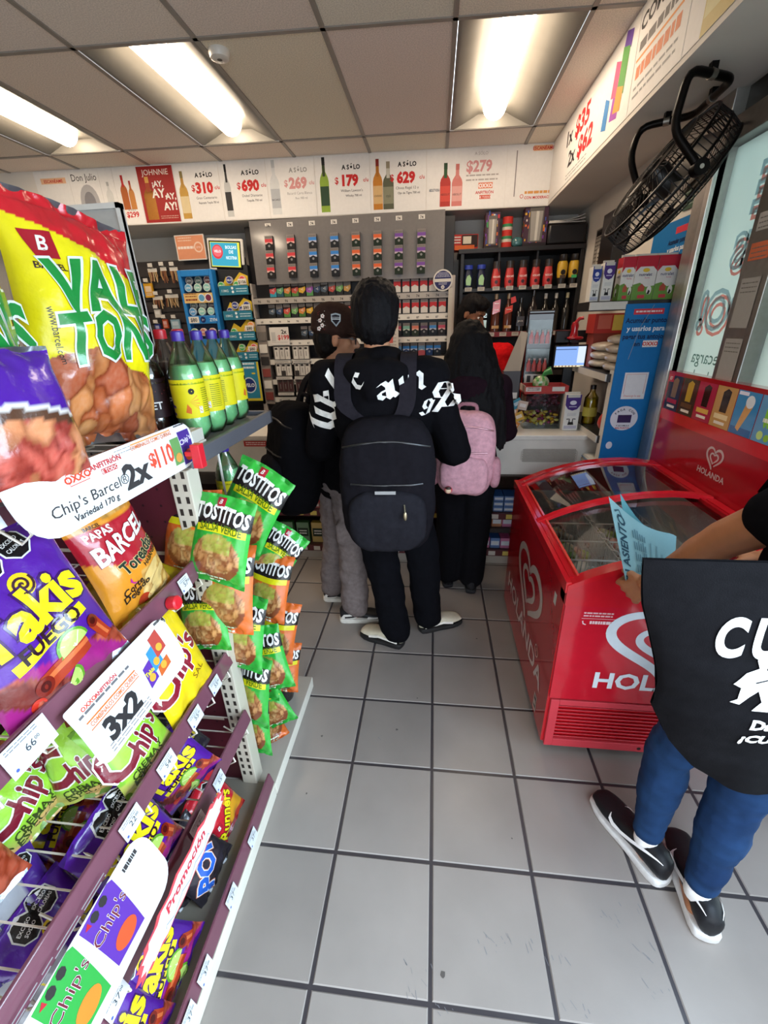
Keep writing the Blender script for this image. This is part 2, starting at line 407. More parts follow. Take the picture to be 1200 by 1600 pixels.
tag(mb.build('smoke_detector', mats=PLASTIC, smooth=35), 'round white smoke detector on the ceiling board', 'smoke detector')

# walls
mb = MB(); mb.box((XL, YB, 0), (XR+.1, YB+.1, HC+.06), '#cfc8be'); struct(mb.build('wall_back', mats=WALL, loc=(0, YB, 0)))
mb = MB(); mb.box((XL-.1, YF, 0), (XL, YB, HC+.06), '#c9c3bb'); struct(mb.build('wall_left', mats=WALL, loc=(XL, 0, 0)))
mb = MB(); mb.box((XR, .78, 0), (XR+.12, YB, HC+.06), '#cfc9c0'); mb.box((XR, YF, 2.53), (XR+.12, .78, HC+.06), '#cfc9c0'); mb.box((XR, -.62, 0), (XR+.12, .78, .86), '#cfc9c0')
struct(mb.build('wall_right', mats=WALL, loc=(XR, .78, 0)))
mb = MB(); mb.box((XL, YF-.1, 0), (-1.2, YF, HC+.06), '#c9c3bb'); mb.box((-1.2, YF-.1, 2.45), (XR+.12, YF, HC+.06), '#c9c3bb')
struct(mb.build('wall_front', mats=WALL, loc=(-2.7, YF, 0)))

# soffits (bulkheads) under the ceiling, carrying the posters
S0, SU = V((-4.3, 2.272+.0533*(-4.3+2.855), 0)), V((1, .0533, 0)).normalized()
mb = MB()
yb = lambda x: 2.272+.0533*(x+2.855)
pts = [(-4.3, yb(-4.3)), (.876, yb(.876)), (.876, YF), (XR, YF), (XR, YB), (-4.3, YB)]
n = len(pts)
mb.add([(a, b, 2.528) for a, b in pts]+[(a, b, HC) for a, b in pts], [(0, 5, 4, 1), (1, 4, 3, 2)]+[(i, (i+1) % n, n+(i+1) % n, n+i) for i in range(n)], '#d6d0c7')
struct(mb.build('trim_2', mats=WALL, loc=(0, 2.4, 2.528)))
fb = flat(S0, SU, Z)
SN = SU.cross(Z)
def ub(px, py):
    d = at(px, py, y=5)-CAM; t = (S0-CAM).dot(SN)/d.dot(SN); q = CAM+d*t-S0; return q.dot(SU), q.z
def bottle2d(m, f, u, v, h, w_, body, neck, cap, label=None, txt=None, sub=None, shape=0):
    b = [(-.5, 0), (.5, 0), (.5, .56), (.42, .64), (.17, .74), (.15, .93), (-.15, .93), (-.17, .74), (-.42, .64), (-.5, .56)]
    m.poly(f, [(u+a*w_, v+q*h) for a, q in b], body, .003, sub=sub)
    m.rect(f, u-.17*w_, v+.86*h, u+.17*w_, v+h, cap, .0034)
    m.rect(f, u-.15*w_, v+.66*h, u+.15*w_, v+.86*h, neck, .0032)
    if label: m.rect(f, u-.47*w_, v+.12*h, u+.47*w_, v+.48*h, label, .0034)
    if txt: m.text(f, txt, u, v+.26*h, .12*w_*2, '#2a2522' if label != '#2a2522' else '#eee', .004, maxw=w_*.85)
def poster(name, label, m, f, u0, u1, v0=2.533, v1=2.934, c='#f1eeea'):
    k = 8; vs = []
    for s in (.0012, .0028):
        for i in range(k+1):
            vs += [f(u0+(u1-u0)*i/k, v0, s), f(u0+(u1-u0)*i/k, v1, s)]
    n = 2*(k+1)
    fs = [(n+2*i, n+2*i+2, n+2*i+3, n+2*i+1) for i in range(k)]+[(2*i, 2*i+1, 2*i+3, 2*i+2) for i in range(k)]+[(2*i, 2*i+2, n+2*i+2, n+2*i) for i in range(k)]+[(2*i+1, n+2*i+1, n+2*i+3, 2*i+3) for i in range(k)]
    fs += [(0, n, n+1, 1), (2*k, 2*k+1, n+2*k+1, n+2*k)]
    m.add(vs, fs, c)
    return tag(m.build(name, mats=PAPER), label, 'poster', 'liquor price posters around the soffit')
RED, INK = '#cf2b2b', '#2b2728'
def price_poster(px0, px1, price, l1, l2, bots, label, pale=0, xs=None):
    u0, u1 = ub(px0, 300)[0]+.002, ub(px1, 300)[0]-.002; m = MB(); W_ = u1-u0
    ink = mixc(INK, '#efece8', pale*.6); red = mixc(RED, '#efece8', pale*.5)
    cx = u0+W_*.66
    m.text(fb, 'A SÓLO', cx, 2.838, .042, ink, .0034, bold=.04)
    m.text(fb, '$', cx-W_*.27, 2.745, .062, red, .0034, bold=.02); m.text(fb, price, cx-W_*.02, 2.732, .098, red, .0034, bold=.055, maxw=W_*.42)
    m.text(fb, 'c/u', cx+W_*.265, 2.752, .036, red, .0034, bold=.02)
    m.text(fb, l1, cx, 2.688, .026, ink, .0034, maxw=W_*.52); m.text(fb, l2, cx+W_*.03, 2.655, .022, ink, .0034, maxw=W_*.45, bold=.01)
    for u, h, w_, body, neck, cap, lab, tx in bots: bottle2d(m, fb, u0+W_*u, 2.555, h, w_, body, neck, cap, lab, tx)
    poster('price_poster', label, m, fb, u0, u1)
# left group: code panel without its code, a portrait bottle panel, the red advert
u0, u1 = ub(60, 300)[0], ub(113, 300)[0]; m = MB(); m.rect(fb, u0+.05, 2.845, u1-.03, 2.885, '#f2c29a', .003); m.text(fb, 'ESCANÉAME', (u0+u1)/2+.01, 2.853, .03, RED, .0034, bold=.02, maxw=.2)
poster('promotion_poster', 'blank white poster headed ESCANÉAME at the far left of the soffit', m, fb, u0, u1-.002)
u0, u1 = u1, ub(160, 300)[0]; m = MB(); m.text(fb, 'Don Julio', (u0+u1)/2, 2.855, .07, INK, .0034, maxw=.22); m.disc(fb, (u0+u1)/2+.01, 2.70, .085, '#b9b7b8', .003, ry=.13); m.disc(fb, (u0+u1)/2+.01, 2.70, .05, '#8d8b8f', .0034, ry=.08)
poster('promotion_poster', 'white poster with black lettering over a grey oval bottle', m, fb, u0, u1-.002)
u0, u1 = u1, ub(182, 300)[0]; m = MB(); bottle2d(m, fb, (u0+u1)/2, 2.64, .2, .06, '#dcdcd8', '#dcdcd8', '#b8b8b4'); m.text(fb, '$299', (u0+u1)/2, 2.575, .05, mixc(RED, '#eee', .3), .0034, bold=.03, maxw=.1)
poster('price_poster', 'narrow white poster of a faded clear bottle', m, fb, u0, u1-.002)
u0, u1 = u1, ub(219, 300)[0]; m = MB(); bottle2d(m, fb, u0+.07, 2.64, .24, .06, '#b5622f', '#c33', '#b22'); bottle2d(m, fb, u0+.13, 2.64, .2, .05, '#c98440', '#b5622f', '#a33')
m.text(fb, '$299', (u0+u1)/2, 2.585, .055, RED, .0034, bold=.03, maxw=.13); m.text(fb, 'A SÓLO', (u0+u1)/2, 2.63, .018, INK, .0034)
poster('price_poster', 'narrow white poster with two amber bottles and $299', m, fb, u0, u1-.002)
u0, u1 = u1, ub(276, 300)[0]; m = MB(); W_ = u1-u0
m.rect(fb, u0+.004, 2.538, u1-.004, 2.93, '#a3211f', .003); m.text(fb, 'JOHNNIE', (u0+u1)/2, 2.87, .055, '#efe3d8', .0036, maxw=W_*.85, bold=.005)
bottle2d(m, fb, u0+W_*.24, 2.56, .3, W_*.3, '#c7832f', '#a8441f', '#d8a24a')
for i, (s, z, sz, dx) in enumerate([('¡AY,', 2.79, .055, .52), ('AY,', 2.715, .085, .52), ('AY,', 2.70, .06, .82), ('AY!', 2.625, .075, .76)]): m.text(fb, s, u0+W_*dx, z, sz, '#f3efe8', .0036, bold=.03, maxw=W_*.42)
m.lines(fb, u0+W_*.45, u1-.02, 2.58, 2, .014, '#e0b8a8', .004, .0036)
poster('whisky_poster', 'red poster with amber bottle and white ¡AY, AY, AY, AY! lettering', m, fb, u0, u1-.002)
price_poster(276, 346, '310', 'Gran Centenario', 'Reposado Tequila 700 ml', [(.16, .33, .075, '#c79a45', '#b98d40', '#8a7a4a', '#e4cfa0', '')], 'white price poster with golden bottle reading $310')
price_poster(346, 419, '690', 'Dobel Diamante', 'Tequila 700 ml', [(.14, .36, .055, '#c9cac8', '#3a3838', '#1f1d1d', '#3a3838', '')], 'white price poster with slim black-necked bottle reading $690')
price_poster(419, 494, '269', 'Bacardí Carta Blanca', 'Ron 980 ml', [(.15, .37, .08, '#dcdedd', '#e0e1e0', '#c9cbca', '#b9bcc0', 'BACARDI')], 'faded white price poster with clear rum bottle reading $269', .7)
price_poster(494, 579, '179', "William Lawson's", 'Whisky 700 ml', [(.16, .37, .075, '#8fae3c', '#3f4a2a', '#23221f', '#2e4a33', '')], 'white price poster with green bottle reading $179')
price_poster(579, 666, '629', 'Chivas Regal 12 u', 'Ojo de Tigre 700 ml', [(.13, .34, .078, '#c8822e', '#b7742a', '#8a2a22', '#d8b27a', 'CHIVAS'), (.32, .32, .088, '#5d5f4a', '#c9c6b8', '#9a8f78', '#8a8a72', 'OJO')], 'white price poster with two bottles reading $629')
u0, u1 = ub(666, 300)[0]+.002, ub(789, 300)[0]-.002; m = MB(); W_ = u1-u0
bottle2d(m, fb, u0+W_*.24, 2.555, .29, .085, '#b9372f', '#2f5a35', '#2c4a30', '#d84d40', 'ABSOLUT'); bottle2d(m, fb, u0+W_*.39, 2.555, .28, .085, '#d77f77', '#d98a82', '#c97068', '#e6a79f', 'ABSOLUT')
m.text(fb, 'ABSOLUT VODKA', u0+W_*.1, 2.66, .026, '#33435f', .0036, bold=.02, maxw=.085); m.text(fb, '$279', u0+W_*.66, 2.78, .1, mixc(RED, '#eee', .35), .0036, bold=.035); m.text(fb, 'A SÓLO', u0+W_*.68, 2.885, .03, '#b5aea9', .0036)
m.lines(fb, u0+W_*.5, u1-.06, 2.75, 2, .03, '#b5aeaa', .01, .0036); m.rect(fb, u0+W_*.66, 2.665, u0+W_*.84, 2.705, '#e88a6a', .0032); m.text(fb, 'OXXO', u0+W_*.75, 2.672, .036, '#fff', .004, bold=.03); m.text(fb, 'ANFITRIÓN', u0+W_*.74, 2.63, .028, RED, .0036, bold=.02); m.rect(fb, u0+W_*.68, 2.595, u0+W_*.82, 2.622, '#d9583e', .0032); m.text(fb, 'DE TODOS', u0+W_*.75, 2.6, .022, '#fff', .004)
poster('price_poster', 'white price poster with red and pink vodka bottles reading $279', m, fb, u0, u1)
u0, u1 = u1+.002, ub(862, 300)[0]; m = MB(); m.rect(fb, u0+.2, 2.89, u1-.03, 2.925, '#f0b98c', .003); m.text(fb, 'ESCANÉAME', (u0+u1)/2+.09, 2.897, .03, RED, .0036, bold=.02, maxw=.2)
m.lines(fb, (u0+u1)/2-.03, (u0+u1)/2+.21, 2.615, 1, .02, '#e2a05a', .018, .0036); m.text(fb, 'CON MODERACIÓN', (u0+u1)/2+.09, 2.58, .026, RED, .0036, bold=.02, maxw=.27)
m.rect(fb, u0+.07, 2.6, u0+.078, 2.9, '#8a8583', .003); m.disc(fb, u0+.135, 2.6, .014, RED, .003); m.disc(fb, u0+.135, 2.6, .01, '#f1eeea', .0034)
poster('promotion_poster', 'blank white poster headed ESCANÉAME in the corner by the window side', m, fb, u0, u1)
# right soffit posters
fr = flat((.876, 2.47, 0), -Y, Z)
def ur(px, py): q = at(px, py, x=.876); return 2.47-q.y, q.z
m = MB(); m.text(fr, '1x', .50, 2.775, .12, INK, .0034, bold=.03, sx=1.3); m.text(fr, '$35', .77, 2.765, .145, RED, .0034, bold=.04, sx=1.3)
m.text(fr, '2x', .60, 2.64, .12, INK, .0034, bold=.03, sx=1.3); m.text(fr, '$62', .88, 2.63, .145, RED, .0034, bold=.04, sx=1.3); m.lines(fr, .5, .95, 2.59, 2, .02, '#999', .006, .0034)
for a, b, c in [((1.18, 2.60), (1.27, 2.75), '#3a86c8'), ((1.28, 2.70), (1.38, 2.86), '#e0527f'), ((1.30, 2.6), (1.42, 2.74), '#a23fae'), ((1.36, 2.68), (1.47, 2.88), '#4f9a3c'), ((1.34, 2.62), (1.45, 2.74), '#e89a2e'), ((1.38, 2.84), (1.49, 2.93), '#6a3fa8')]:
    m.poly(fr, [(a[0], a[1]+.02), (b[0]-.01, a[1]), (b[0], b[1]-.03), (a[0]+.02, b[1])], c, .0034+rnd.random()*.0006)
poster('promotion_poster', 'white soffit poster reading 1x$35 2x$62 with snack bags', m, fr, .02, 1.56, 2.55)
m = MB(); m.text(fr, 'COMPRA', 1.78, 2.84, .075, INK, .0034, bold=.03, sx=1.3); m.lines(fr, 1.6, 2.02, 2.765, 1, .05, '#6d6765', .035, .0034, seed=6); m.rect(fr, 1.58, 2.735, 2.0, 2.745, '#e8923a', .0034)
m.lines(fr, 1.6, 2.0, 2.668, 1, .05, '#e0793a', .045, .0034, seed=7); m.lines(fr, 1.6, 2.0, 2.63, 2, .03, '#888', .01, .0034)
poster('promotion_poster', 'white soffit poster with COMPRA heading above the hanging fan', m, fr, 1.565, 2.06, 2.55)
m = MB(); bottle2d(m, fr, 2.3, 2.55, .39, .24, '#d9c277', '#b98a4a', '#a5572f', '#e7dca0'); m.poly(fr, [(2.42, 2.56), (2.62, 2.56), (2.6, 2.8), (2.5, 2.88)], '#7e8c78', .003)
poster('drinks_poster', 'glossy soffit poster of a pale golden bottle nearest the viewer', m, fr, 2.065, 2.75, 2.55)

# window in the right-hand wall
def jamb(m, y0, y1, z0, z1, c='#a7a59f', dx=.03): m.box((XR-dx, y0, z0), (XR+.1, y1, z1), c)
m = MB(); jamb(m, .62, .78, .86, 2.53, '#b9b7b0'); m.box((XR-.045, .62, .86), (XR-.0, .66, 2.33), '#d6d4cd'); jamb(m, .10, .27, .86, 2.33, '#8f8d88'); jamb(m, -.62, .62, 2.33, 2.42, '#8f8d88'); jamb(m, -.62, .62, .80, .88, '#a7a59f'); jamb(m, -.70, -.62, 0, 2.53, '#a7a59f')
m.box((XR+.02, -.62, 2.42), (XR+.06, .62, 2.53), '#4b4a48')
wf = m.build('window_1', mats=METAL, loc=(XR, 0, .86), bevel=.003); struct(wf)
for i, (a, b) in enumerate([(.27, .62), (-.62, .10)]):
    m = MB(); m.box((XR+.03, a, .86), (XR+.036, b, 2.34), '#fff'); m.build('pane', wf, GLASS)
fm = LEFTW(XR+.026, .62, 0)
m = MB(); m.box((XR+.0265, .275, .89), (XR+.029, .615, 2.325), '#e9f0ea')
def mirr(s, u, v, size, c, h, **k): m.text(fm, s, u, v, size, c, h, sx=k.pop('sx', -1), **k)
def mirr_out(s, u, v, size, c, h, w_):
    pts, tr = outline_tris(s, w_); xs = [p[0] for p in pts]; o = (min(xs)+max(xs))/2
    m.add([fm(u-(p[0]-o)*size, v+p[1]*size, h) for p in pts], tr, c)
for s, u, v, z in [('E', .27, 2.06, .22), ('ES', .245, 1.86, .17), ('DO!', .21, 1.62, .21)]:
    mirr_out(s, u+.014, v-.024, z, '#f6a39b', .0004, .035); mirr_out(s, u, v, z, '#b7cdd6', .0008, .045)
mirr('Recarga', .185, 1.46, .085, '#6f8a80', .0006); mirr('desde', .155, 1.37, .085, '#6f8a80', .0006)
mirr('0.00', .2, 1.17, .19, '#ee6f6a', .0006, bold=.025); mirr('$', .36, 1.17, .12, '#ee6f6a', .0006)
m.disc(fm, .17, 1.0, .02, '#7fb6d8', .0006); mirr('at&t', .10, .985, .03, '#8aa', .0006)
tag(m.build('window_poster', mats=VINYL), 'backlit window poster with mirrored white lettering and 0.00 price', 'poster')
m = MB(); m.box((XR+.0265, -.615, .89), (XR+.029, .095, 2.325), '#e9f0ea')
mirr('$', .66, 1.15, .3, '#ee6f6a', .0006, bold=.03); m.rect(fm, .55, .95, .72, 1.06, '#e7b56a', .0006); mirr('OXXO', .635, .975, .08, '#e2574f', .001, bold=.03, sx=-.9)
pass
tag(m.build('window_poster', mats=VINYL), 'backlit window poster beyond the grey mullion, cut by the photo edge', 'poster')
m = MB()
fl_ = LEFTW(XR-.031, .27, 0)
for i, (z0, z1, c, s) in enumerate([(1.96, 2.02, '#b9b5ae', 'EMPUJE'), (1.86, 1.92, '#d9714a', '!'), (1.62, 1.8, '#aaa8a2', 'HORARIO'), (1.42, 1.58, '#aaa8a2', 'SERVICIO'), (1.26, 1.38, '#aaa8a2', '24 H'), (1.05, 1.2, '#aaa8a2', 'OXXO')]):
    m.rect(fl_, .03, z0, .14, z1, c, .001); m.lines(fl_, .04, .13, z1-.02, 3, .016, '#77756f', .004, .0014, seed=i)
tag(m.build('sticker_strip', mats=PAPER), 'strip of grey and orange stickers on the window mullion', 'stickers')
# glazed door toward the street on the right, out of frame
m = MB()
for a, b in ((-.76, -.70), (-3.3, -3.24), (-2.02, -1.96)): m.box((XR-.01, a, 0), (XR+.05, b, 2.53), '#a7a59f')
m.box((XR-.01, -3.3, 2.45), (XR+.05, -.7, 2.53), '#a7a59f')
dr = struct(m.build('door_1', mats=METAL, loc=(XR, -2, 0)))
m = MB(); m.box((XR+.015, -1.96, .02), (XR+.021, -.76, 2.45), '#fff'); m.build('pane', dr, GLASS)

m = MB(); m.box((XR+.12, -5, -.14), (6, 4, -.08), '#a9a6a0'); m.box((XL, -7, -.14), (XR+.12, YF-.1, -.08), '#a9a6a0')
struct(m.build('ground', mats=FLOOR, loc=(3, 0, -.08)))
m = MB(); m.box((XR, YF-.1, -.08), (XR+.14, -.62, -.002), '#b5b2ac'); struct(m.build('trim_3', mats=PAINT, loc=(XR, -2, 0)))
# ================================================================ checkout counter
ct = thing('checkout_counter', 'long white checkout counter with perforated vent and sweets shelves below', 'counter', (-.9, 1.3, 0))
CZ = .985; CY = 1.0
m = MB(); m.box((-3.4, CY-.01, CZ-.035), (1.22, 1.62, CZ), '#d3ccc1'); m.build('countertop', ct, PLASTIC, bevel=.006)
m = MB(); m.box((-3.4, CY, .712), (1.22, CY+.03, CZ-.035), '#cfc7bb'); 
fc = FRONT(0, CY, 0)
m.rect(fc, -1.36, .905, -1.19, .945, '#b5302c'); m.lines(fc, -1.345, -1.2, .93, 2, .014, '#efd9d4', .006, .001); m.rect(fc, -1.115, .915, -1.09, .94, '#3f7a4f'); m.lines(fc, -1.08, -1.0, .935, 2, .014, '#8fa596', .006)
m.rect(fc, -1.0, .77, -.96, .84, '#b03a34')
m.build('front_panel', ct, PAINT, bevel=.003)
m = MB(); m.box((-3.4, 1.58, .06), (1.22, 1.6, CZ-.035), '#6e6257'); m.box((-3.4, CY+.03, .69), (1.22, 1.6, .712), '#5b5048'); m.build('carcass', ct, PAINT)
m = MB(); m.box((-3.4, CY+.02, .0), (1.22, CY+.05, .09), '#a49b90'); m.build('kick_plate', ct, PAINT)
for z in (.10, .40):
    m = MB(); m.box((-3.4, CY+.03, z-.014), (1.22, 1.58, z), '#4a2f30'); m.box((-3.4, CY+.012, z-.035), (1.22, CY+.032, z+.012), '#5a2a2e')
    f2 = FRONT(0, CY+.012, 0)
    for i in range(44):
        x = -3.3+i*.103; m.rect(f2, x, z-.029, x+.05, z+.006, rnd.choice(['#d8d2c8', '#cfc9bf', '#d8c463', '#7d3a3c']))
    m.build('sweets_shelf', ct, PAINT)
m = MB(); m.box((.30, CY+.03, .27), (1.2, 1.5, .28), '#2f2a2a'); m.box((.3, CY+.018, .255), (1.2, CY+.03, .29), '#2f2a2a'); m.build('sweets_shelf', ct, PAINT)
# vent
a, b = at(822, 697, y=CY-.003), at(890, 723, y=CY-.003); m = MB(); x0, x1, z0, z1 = .565, .93, .80, .895
fv = FRONT(0, CY, 0)
m.poly(fv, [(x0, z0+.02), (x0+.02, z0), (x1-.02, z0), (x1, z0+.02), (x1, z1-.02), (x1-.02, z1), (x0+.02, z1), (x0, z1-.02)], '#b9b0a3', .002)
for r_ in range(11):
    for c_ in range(40):
        u = x0+.015+c_*.0087+(r_ % 2)*.0043; v = z0+.008+r_*.0079
        if u < x1-.012: m.disc(fv, u, v, .0029, '#4f4740', .0026, n=6)
m.build('vent_grille', ct, PAINT)
# stuff on the counter's lower shelves: boxes and bags of sweets
GR = 'sweets on the shelves under the counter'
def sweet(x, y, z, w_, d, h, c, c2, label, lean=0):
    m = MB(); m.box((-w_/2, 0, 0), (w_/2, d, h), c, faces={'y-': mixc(c, '#ffffff', .12)}); f = FRONT(0, 0, 0)
    m.rect(f, -w_*.42, h*.3, w_*.42, h*.72, c2); m.lines(f, -w_*.3, w_*.3, h*.55, 2, h*.13, '#f0ece4', h*.06, .001)
    o = m.build('sweets_box', None, PAPER, loc=(0, 0, 0), bevel=.002); o.location = (x, y, z); tag(o, label, 'sweets', GR)
cw = {'green': '#46763f', 'yellow': '#c9a63c', 'red': '#b3312f', 'pink': '#d3659b', 'blue': '#3f74b9', 'orange': '#d27a35', 'purple': '#6a4a92', 'white': '#cfcac2'}
names = list(cw)
i = 0
for x, nm in [(-1.16, 'green'), (-1.03, 'green'), (-.91, 'yellow'), (-.79, 'red'), (-.68, 'orange'), (-.55, 'yellow')]:
    sweet(x, 1.09, .10, .10, .05, .17, cw[nm], '#8a4a3a' if nm == 'red' else '#2f3b30', nm+' sweets packet on the bottom counter shelf, '+ORDN[i]+' from the left'); i += 1
i = 0
for x, nm in [(-1.03, 'orange'), (-.92, 'red'), (-.80, 'pink'), (-.69, 'red'), (-.59, 'yellow'), (-.48, 'pink')]:
    sweet(x, 1.08, .40, .095, .10, .05, cw[nm], '#e5d9c8', nm+' sweets carton lying on the upper counter shelf, '+ORDN[i]+' from the left'); i += 1
i = 0
for x in (-.98, -.95):
    pass
for zz, lst in ((.40, ['green', 'blue', 'blue', 'blue']), (.28, ['pink', 'orange', 'pink']), (.10, ['pink', 'blue', 'pink'])):
    for k, nm in enumerate(lst):
        for st in range(3 if zz == .40 else 1):
            sweet(.385+k*.075, 1.07, zz+st*.042, .07, .14, .04 if zz == .40 else .085, cw[nm], '#dce6ee', nm+' gum box, %s column, %s on the %s counter shelf by the freezer' % (ORDN[k], ['bottom', 'middle', 'top'][st] if zz == .40 else 'alone', {.40: 'upper', .28: 'middle', .10: 'lowest'}[zz]))
m = MB()
for k in range(26):
    a = V((-1.02+rnd.uniform(-.09, .09), 1.12+rnd.uniform(-.04, .05), .41+rnd.uniform(0, .05))); b = a+V((rnd.uniform(-.07, .07), rnd.uniform(-.05, .03), rnd.uniform(.02, .1)))
    m.tube([a, b], .0035, '#dcd3c4', n=5); m.blob(a, (.014, .014, .014), rnd.choice(['#b5432f', '#e8dcc0', '#7a3f2c']), nu=8, nv=6)
o = tag(m.build('lollipops', mats=PLASTIC, smooth=60), 'heap of white-stick lollipops in a box under the counter', 'lollipops'); o['kind'] = 'stuff'
# ================================================================ ice cream chest freezer
fz = thing('ice_cream_freezer', 'red chest freezer with curved glass lids and white heart logos', 'freezer', (.8, 0, 0))
FX0, FX1, FY0, FY1 = .454, 1.16, -.52, .52
ARC = [(.454, .825), (.53, .865), (.6, .895), (.7, .928), (.8, .952), (.9, .966), (1.0, .972), (1.08, .968), (1.16, .955)]
def arcz(x):
    for (a, b), (c, d) in zip(ARC, ARC[1:]):
        if a <= x <= c: return b+(d-b)*(x-a)/(c-a)
    return ARC[0][1] if x < .5 else ARC[-1][1]
FR = '#b8141f'
m = MB()
for a, b in [((FX0, FY0, .045), (FX0+.05, FY1, .80)), ((FX1-.05, FY0, .045), (FX1, FY1, .92)), ((FX0+.05, FY0, .045), (FX1-.05, FY0+.05, .74)), ((FX0+.05, FY1-.05, .045), (FX1-.05, FY1, .80))]: m.box(a, b, FR)
m.box((FX0+.05, FY0+.05, .26), (FX1-.05, FY1-.05, .30), '#dfe3e4')
for a, b in [((FX0+.05, FY0+.05, .3), (FX0+.053, FY1-.05, .80)), ((FX1-.053, FY0+.05, .3), (FX1-.05, FY1-.05, .92))]: m.box(a, b, '#d5dadc')
for a, b in [((FX0+.05, FY0+.05, .3), (FX1-.05, FY0+.053, .76)), ((FX0+.05, FY1-.053, .3), (FX1-.05, FY1-.05, .8))]: m.box(a, b, '#d5dadc')
fs = LEFTW(FX0, 0, 0)       # u = -y on the side that faces the aisle
def heart(m, f, cu, cv, s, c, sx=1.0):
    """two nested heart ribbons, open at the lower right, as on the freezer"""
    def rib(k, w0, ph0, ph1, dx=0, dy=0):
        pts = []; ws = []
        n = 40
        for i in range(n+1):
            t = ph0+(ph1-ph0)*i/n
            x = 16*math.sin(t)**3; y = 13*math.cos(t)-5*math.cos(2*t)-2*math.cos(3*t)-math.cos(4*t)
            pts.append((cu+(x*k+dx)*s/17*sx, cv+(y*k+dy)*s/17)); ws.append(w0*s*(.45+.55*math.sin(math.pi*min(1, .12+i/n*.86))))
        m.stroke(f, pts, ws, c, .0012)
    rib(1.0, .22, math.pi*1.0, math.pi*1.93, 0, 0); rib(1.0, .22, math.pi*.07, math.pi*.80, 0, 0)
    rib(.5, .17, math.pi*.98, math.pi*1.9, 0, -1); rib(.5, .17, math.pi*.1, math.pi*.86, 0, -1)
heart(m, fs, .03, .50, .19, '#cbbcb0', 1.35)
m.text(fs, 'HOLANDA', .0, .205, .135, '#d6c9c0', .0012, bold=.02, sx=1.28); m.disc(fs, .30, .33, .03, '#cbbcb0', .0011); m.disc(fs, .30, .33, .024, FR, .0014); m.text(fs, 'R', .30, .318, .035, '#cbbcb0', .0018)
m.rect(fs, .415, .675, .445, .725, '#d9cfc6', .0011); m.rect(fs, .36, .07, .405, .155, '#d9cfc6', .0011); m.rect(fs, .367, .08, .398, .145, '#3a2226', .0014); m.rect(fs, .373, .1, .392, .125, '#cbbcb0', .0018)
m.build('body', fz, GLOSS, bevel=.004)
# front panel with the print
m = MB(); m.box((FX0+.004, FY0-.012, .30), (FX1-.004, FY0, .745), '#bf1a2b')
ff_ = FRONT(0, FY0-.012, 0)
heart(m, ff_, .835, .60, .165, '#d5dbe2', 1.32)
m.text(ff_, 'HOLANDA', .607, .372, .105, '#dfe3ea', .0022, bold=.03, al='L', sx=1.05)
m.lines(ff_, .525, .625, .712, 2, .012, '#e3b4b8', .006, .001); m.rect(ff_, .52, .69, .635, .692, '#e3b4b8', .001); m.lines(ff_, .55, .63, .668, 1, .01, '#e9c6c9', .013, .001, seed=4); m.stroke(ff_, [(.525, .68), (.528, .668), (.538, .664)], .004, '#e9c6c9', .001)
m.build('front_panel', fz, GLOSS, bevel=.003)
m = MB()
m.box((FX0+.012, FY0-.014, .035), (FX0+.045, FY0+.02, .292), '#c63a45'); m.box((FX1-.045, FY0-.014, .035), (FX1-.012, FY0+.02, .292), '#c63a45'); m.box((FX0+.045, FY0-.014, .265), (FX1-.045, FY0+.02, .292), '#c63a45'); m.box((FX0+.045, FY0-.014, .035), (FX1-.045, FY0+.02, .075), '#c63a45')
m.box((FX0+.045, FY0+.012, .075), (FX1-.045, FY0+.02, .265), '#5a1118')
for i in range(10):
    z = .083+i*.0186; T = MX.Translation((0, FY0+.0, z)) @ MX.Rotation(R(-32), 4, 'X'); m.box((FX0+.045, -.012, -.002), (FX1-.045, .012, .002), '#c4404a', T=T)
m.disc(FRONT(0, FY0-.0145, 0), .84, .055, .008, '#2a1012', .0006)
m.build('vent_grille', fz, PAINT, bevel=.002)
for sy, yy0, yy1, nm in ((0, FY0-.016, FY0+.05, 'end_cap'), (1, FY1-.05, FY1+.012, 'end_cap')):
    m = MB(); k = len(ARC); lo = [(x, .745 if sy == 0 else .79) for x, _ in ARC]; hi = [(x, z-.018) for x, z in ARC]
    vs = [(x, y, z) for y in (yy0, yy1) for x, z in lo+hi]; q = 2*k
    fc_ = [(i, i+1, k+i+1, k+i) for i in range(k-1)]+[(q+i, q+k+i, q+k+i+1, q+i+1) for i in range(k-1)]+[(k+i, k+i+1, q+k+i+1, q+k+i) for i in range(k-1)]+[(i, q+i, q+i+1, i+1) for i in range(k-1)]+[(0, k, q+k, q), (k-1, q+k-1, q+2*k-1, 2*k-1)]
    m.add(vs, fc_, '#c11a26'); m.build(nm, fz, GLOSS, smooth=35)
def arcbar(m, y0, y1, t, c, lift=0):
    k = len(ARC); vs = [(x, y, z+d) for y in (y0, y1) for d in (-t+lift, lift) for x, z in ARC]
    f = []
    for i in range(k-1): f += [(i, i+1, k+i+1, k+i), (2*k+i, 3*k+i, 3*k+i+1, 2*k+i+1), (k+i, k+i+1, 3*k+i+1, 3*k+i), (i, 2*k+i, 2*k+i+1, i+1)]
    f += [(0, k, 3*k, 2*k), (k-1, 3*k-1, 4*k-1, 2*k-1)] if False else [(0, k, 3*k, 2*k), (k-1, 2*k-1+2*k, 0+2*k-1, 0+k-1)][:1]
    m.add(vs, f, c)
m = MB(); arcbar(m, FY0-.016, FY0+.03, .02, '#c91a24', .002); arcbar(m, FY1-.03, FY1+.014, .02, '#c91a24', .002)
m.box((FX0-.006, FY0-.012, .795), (FX0+.012, FY1+.01, .838), '#d21c26'); m.box((FX0+.012, FY0+.02, .812), (FX0+.036, FY1-.02, .842), '#c2151f'); m.box((FX0+.036, FY0+.02, .83), (FX0+.045, FY1-.02, .85), '#e04a3c')
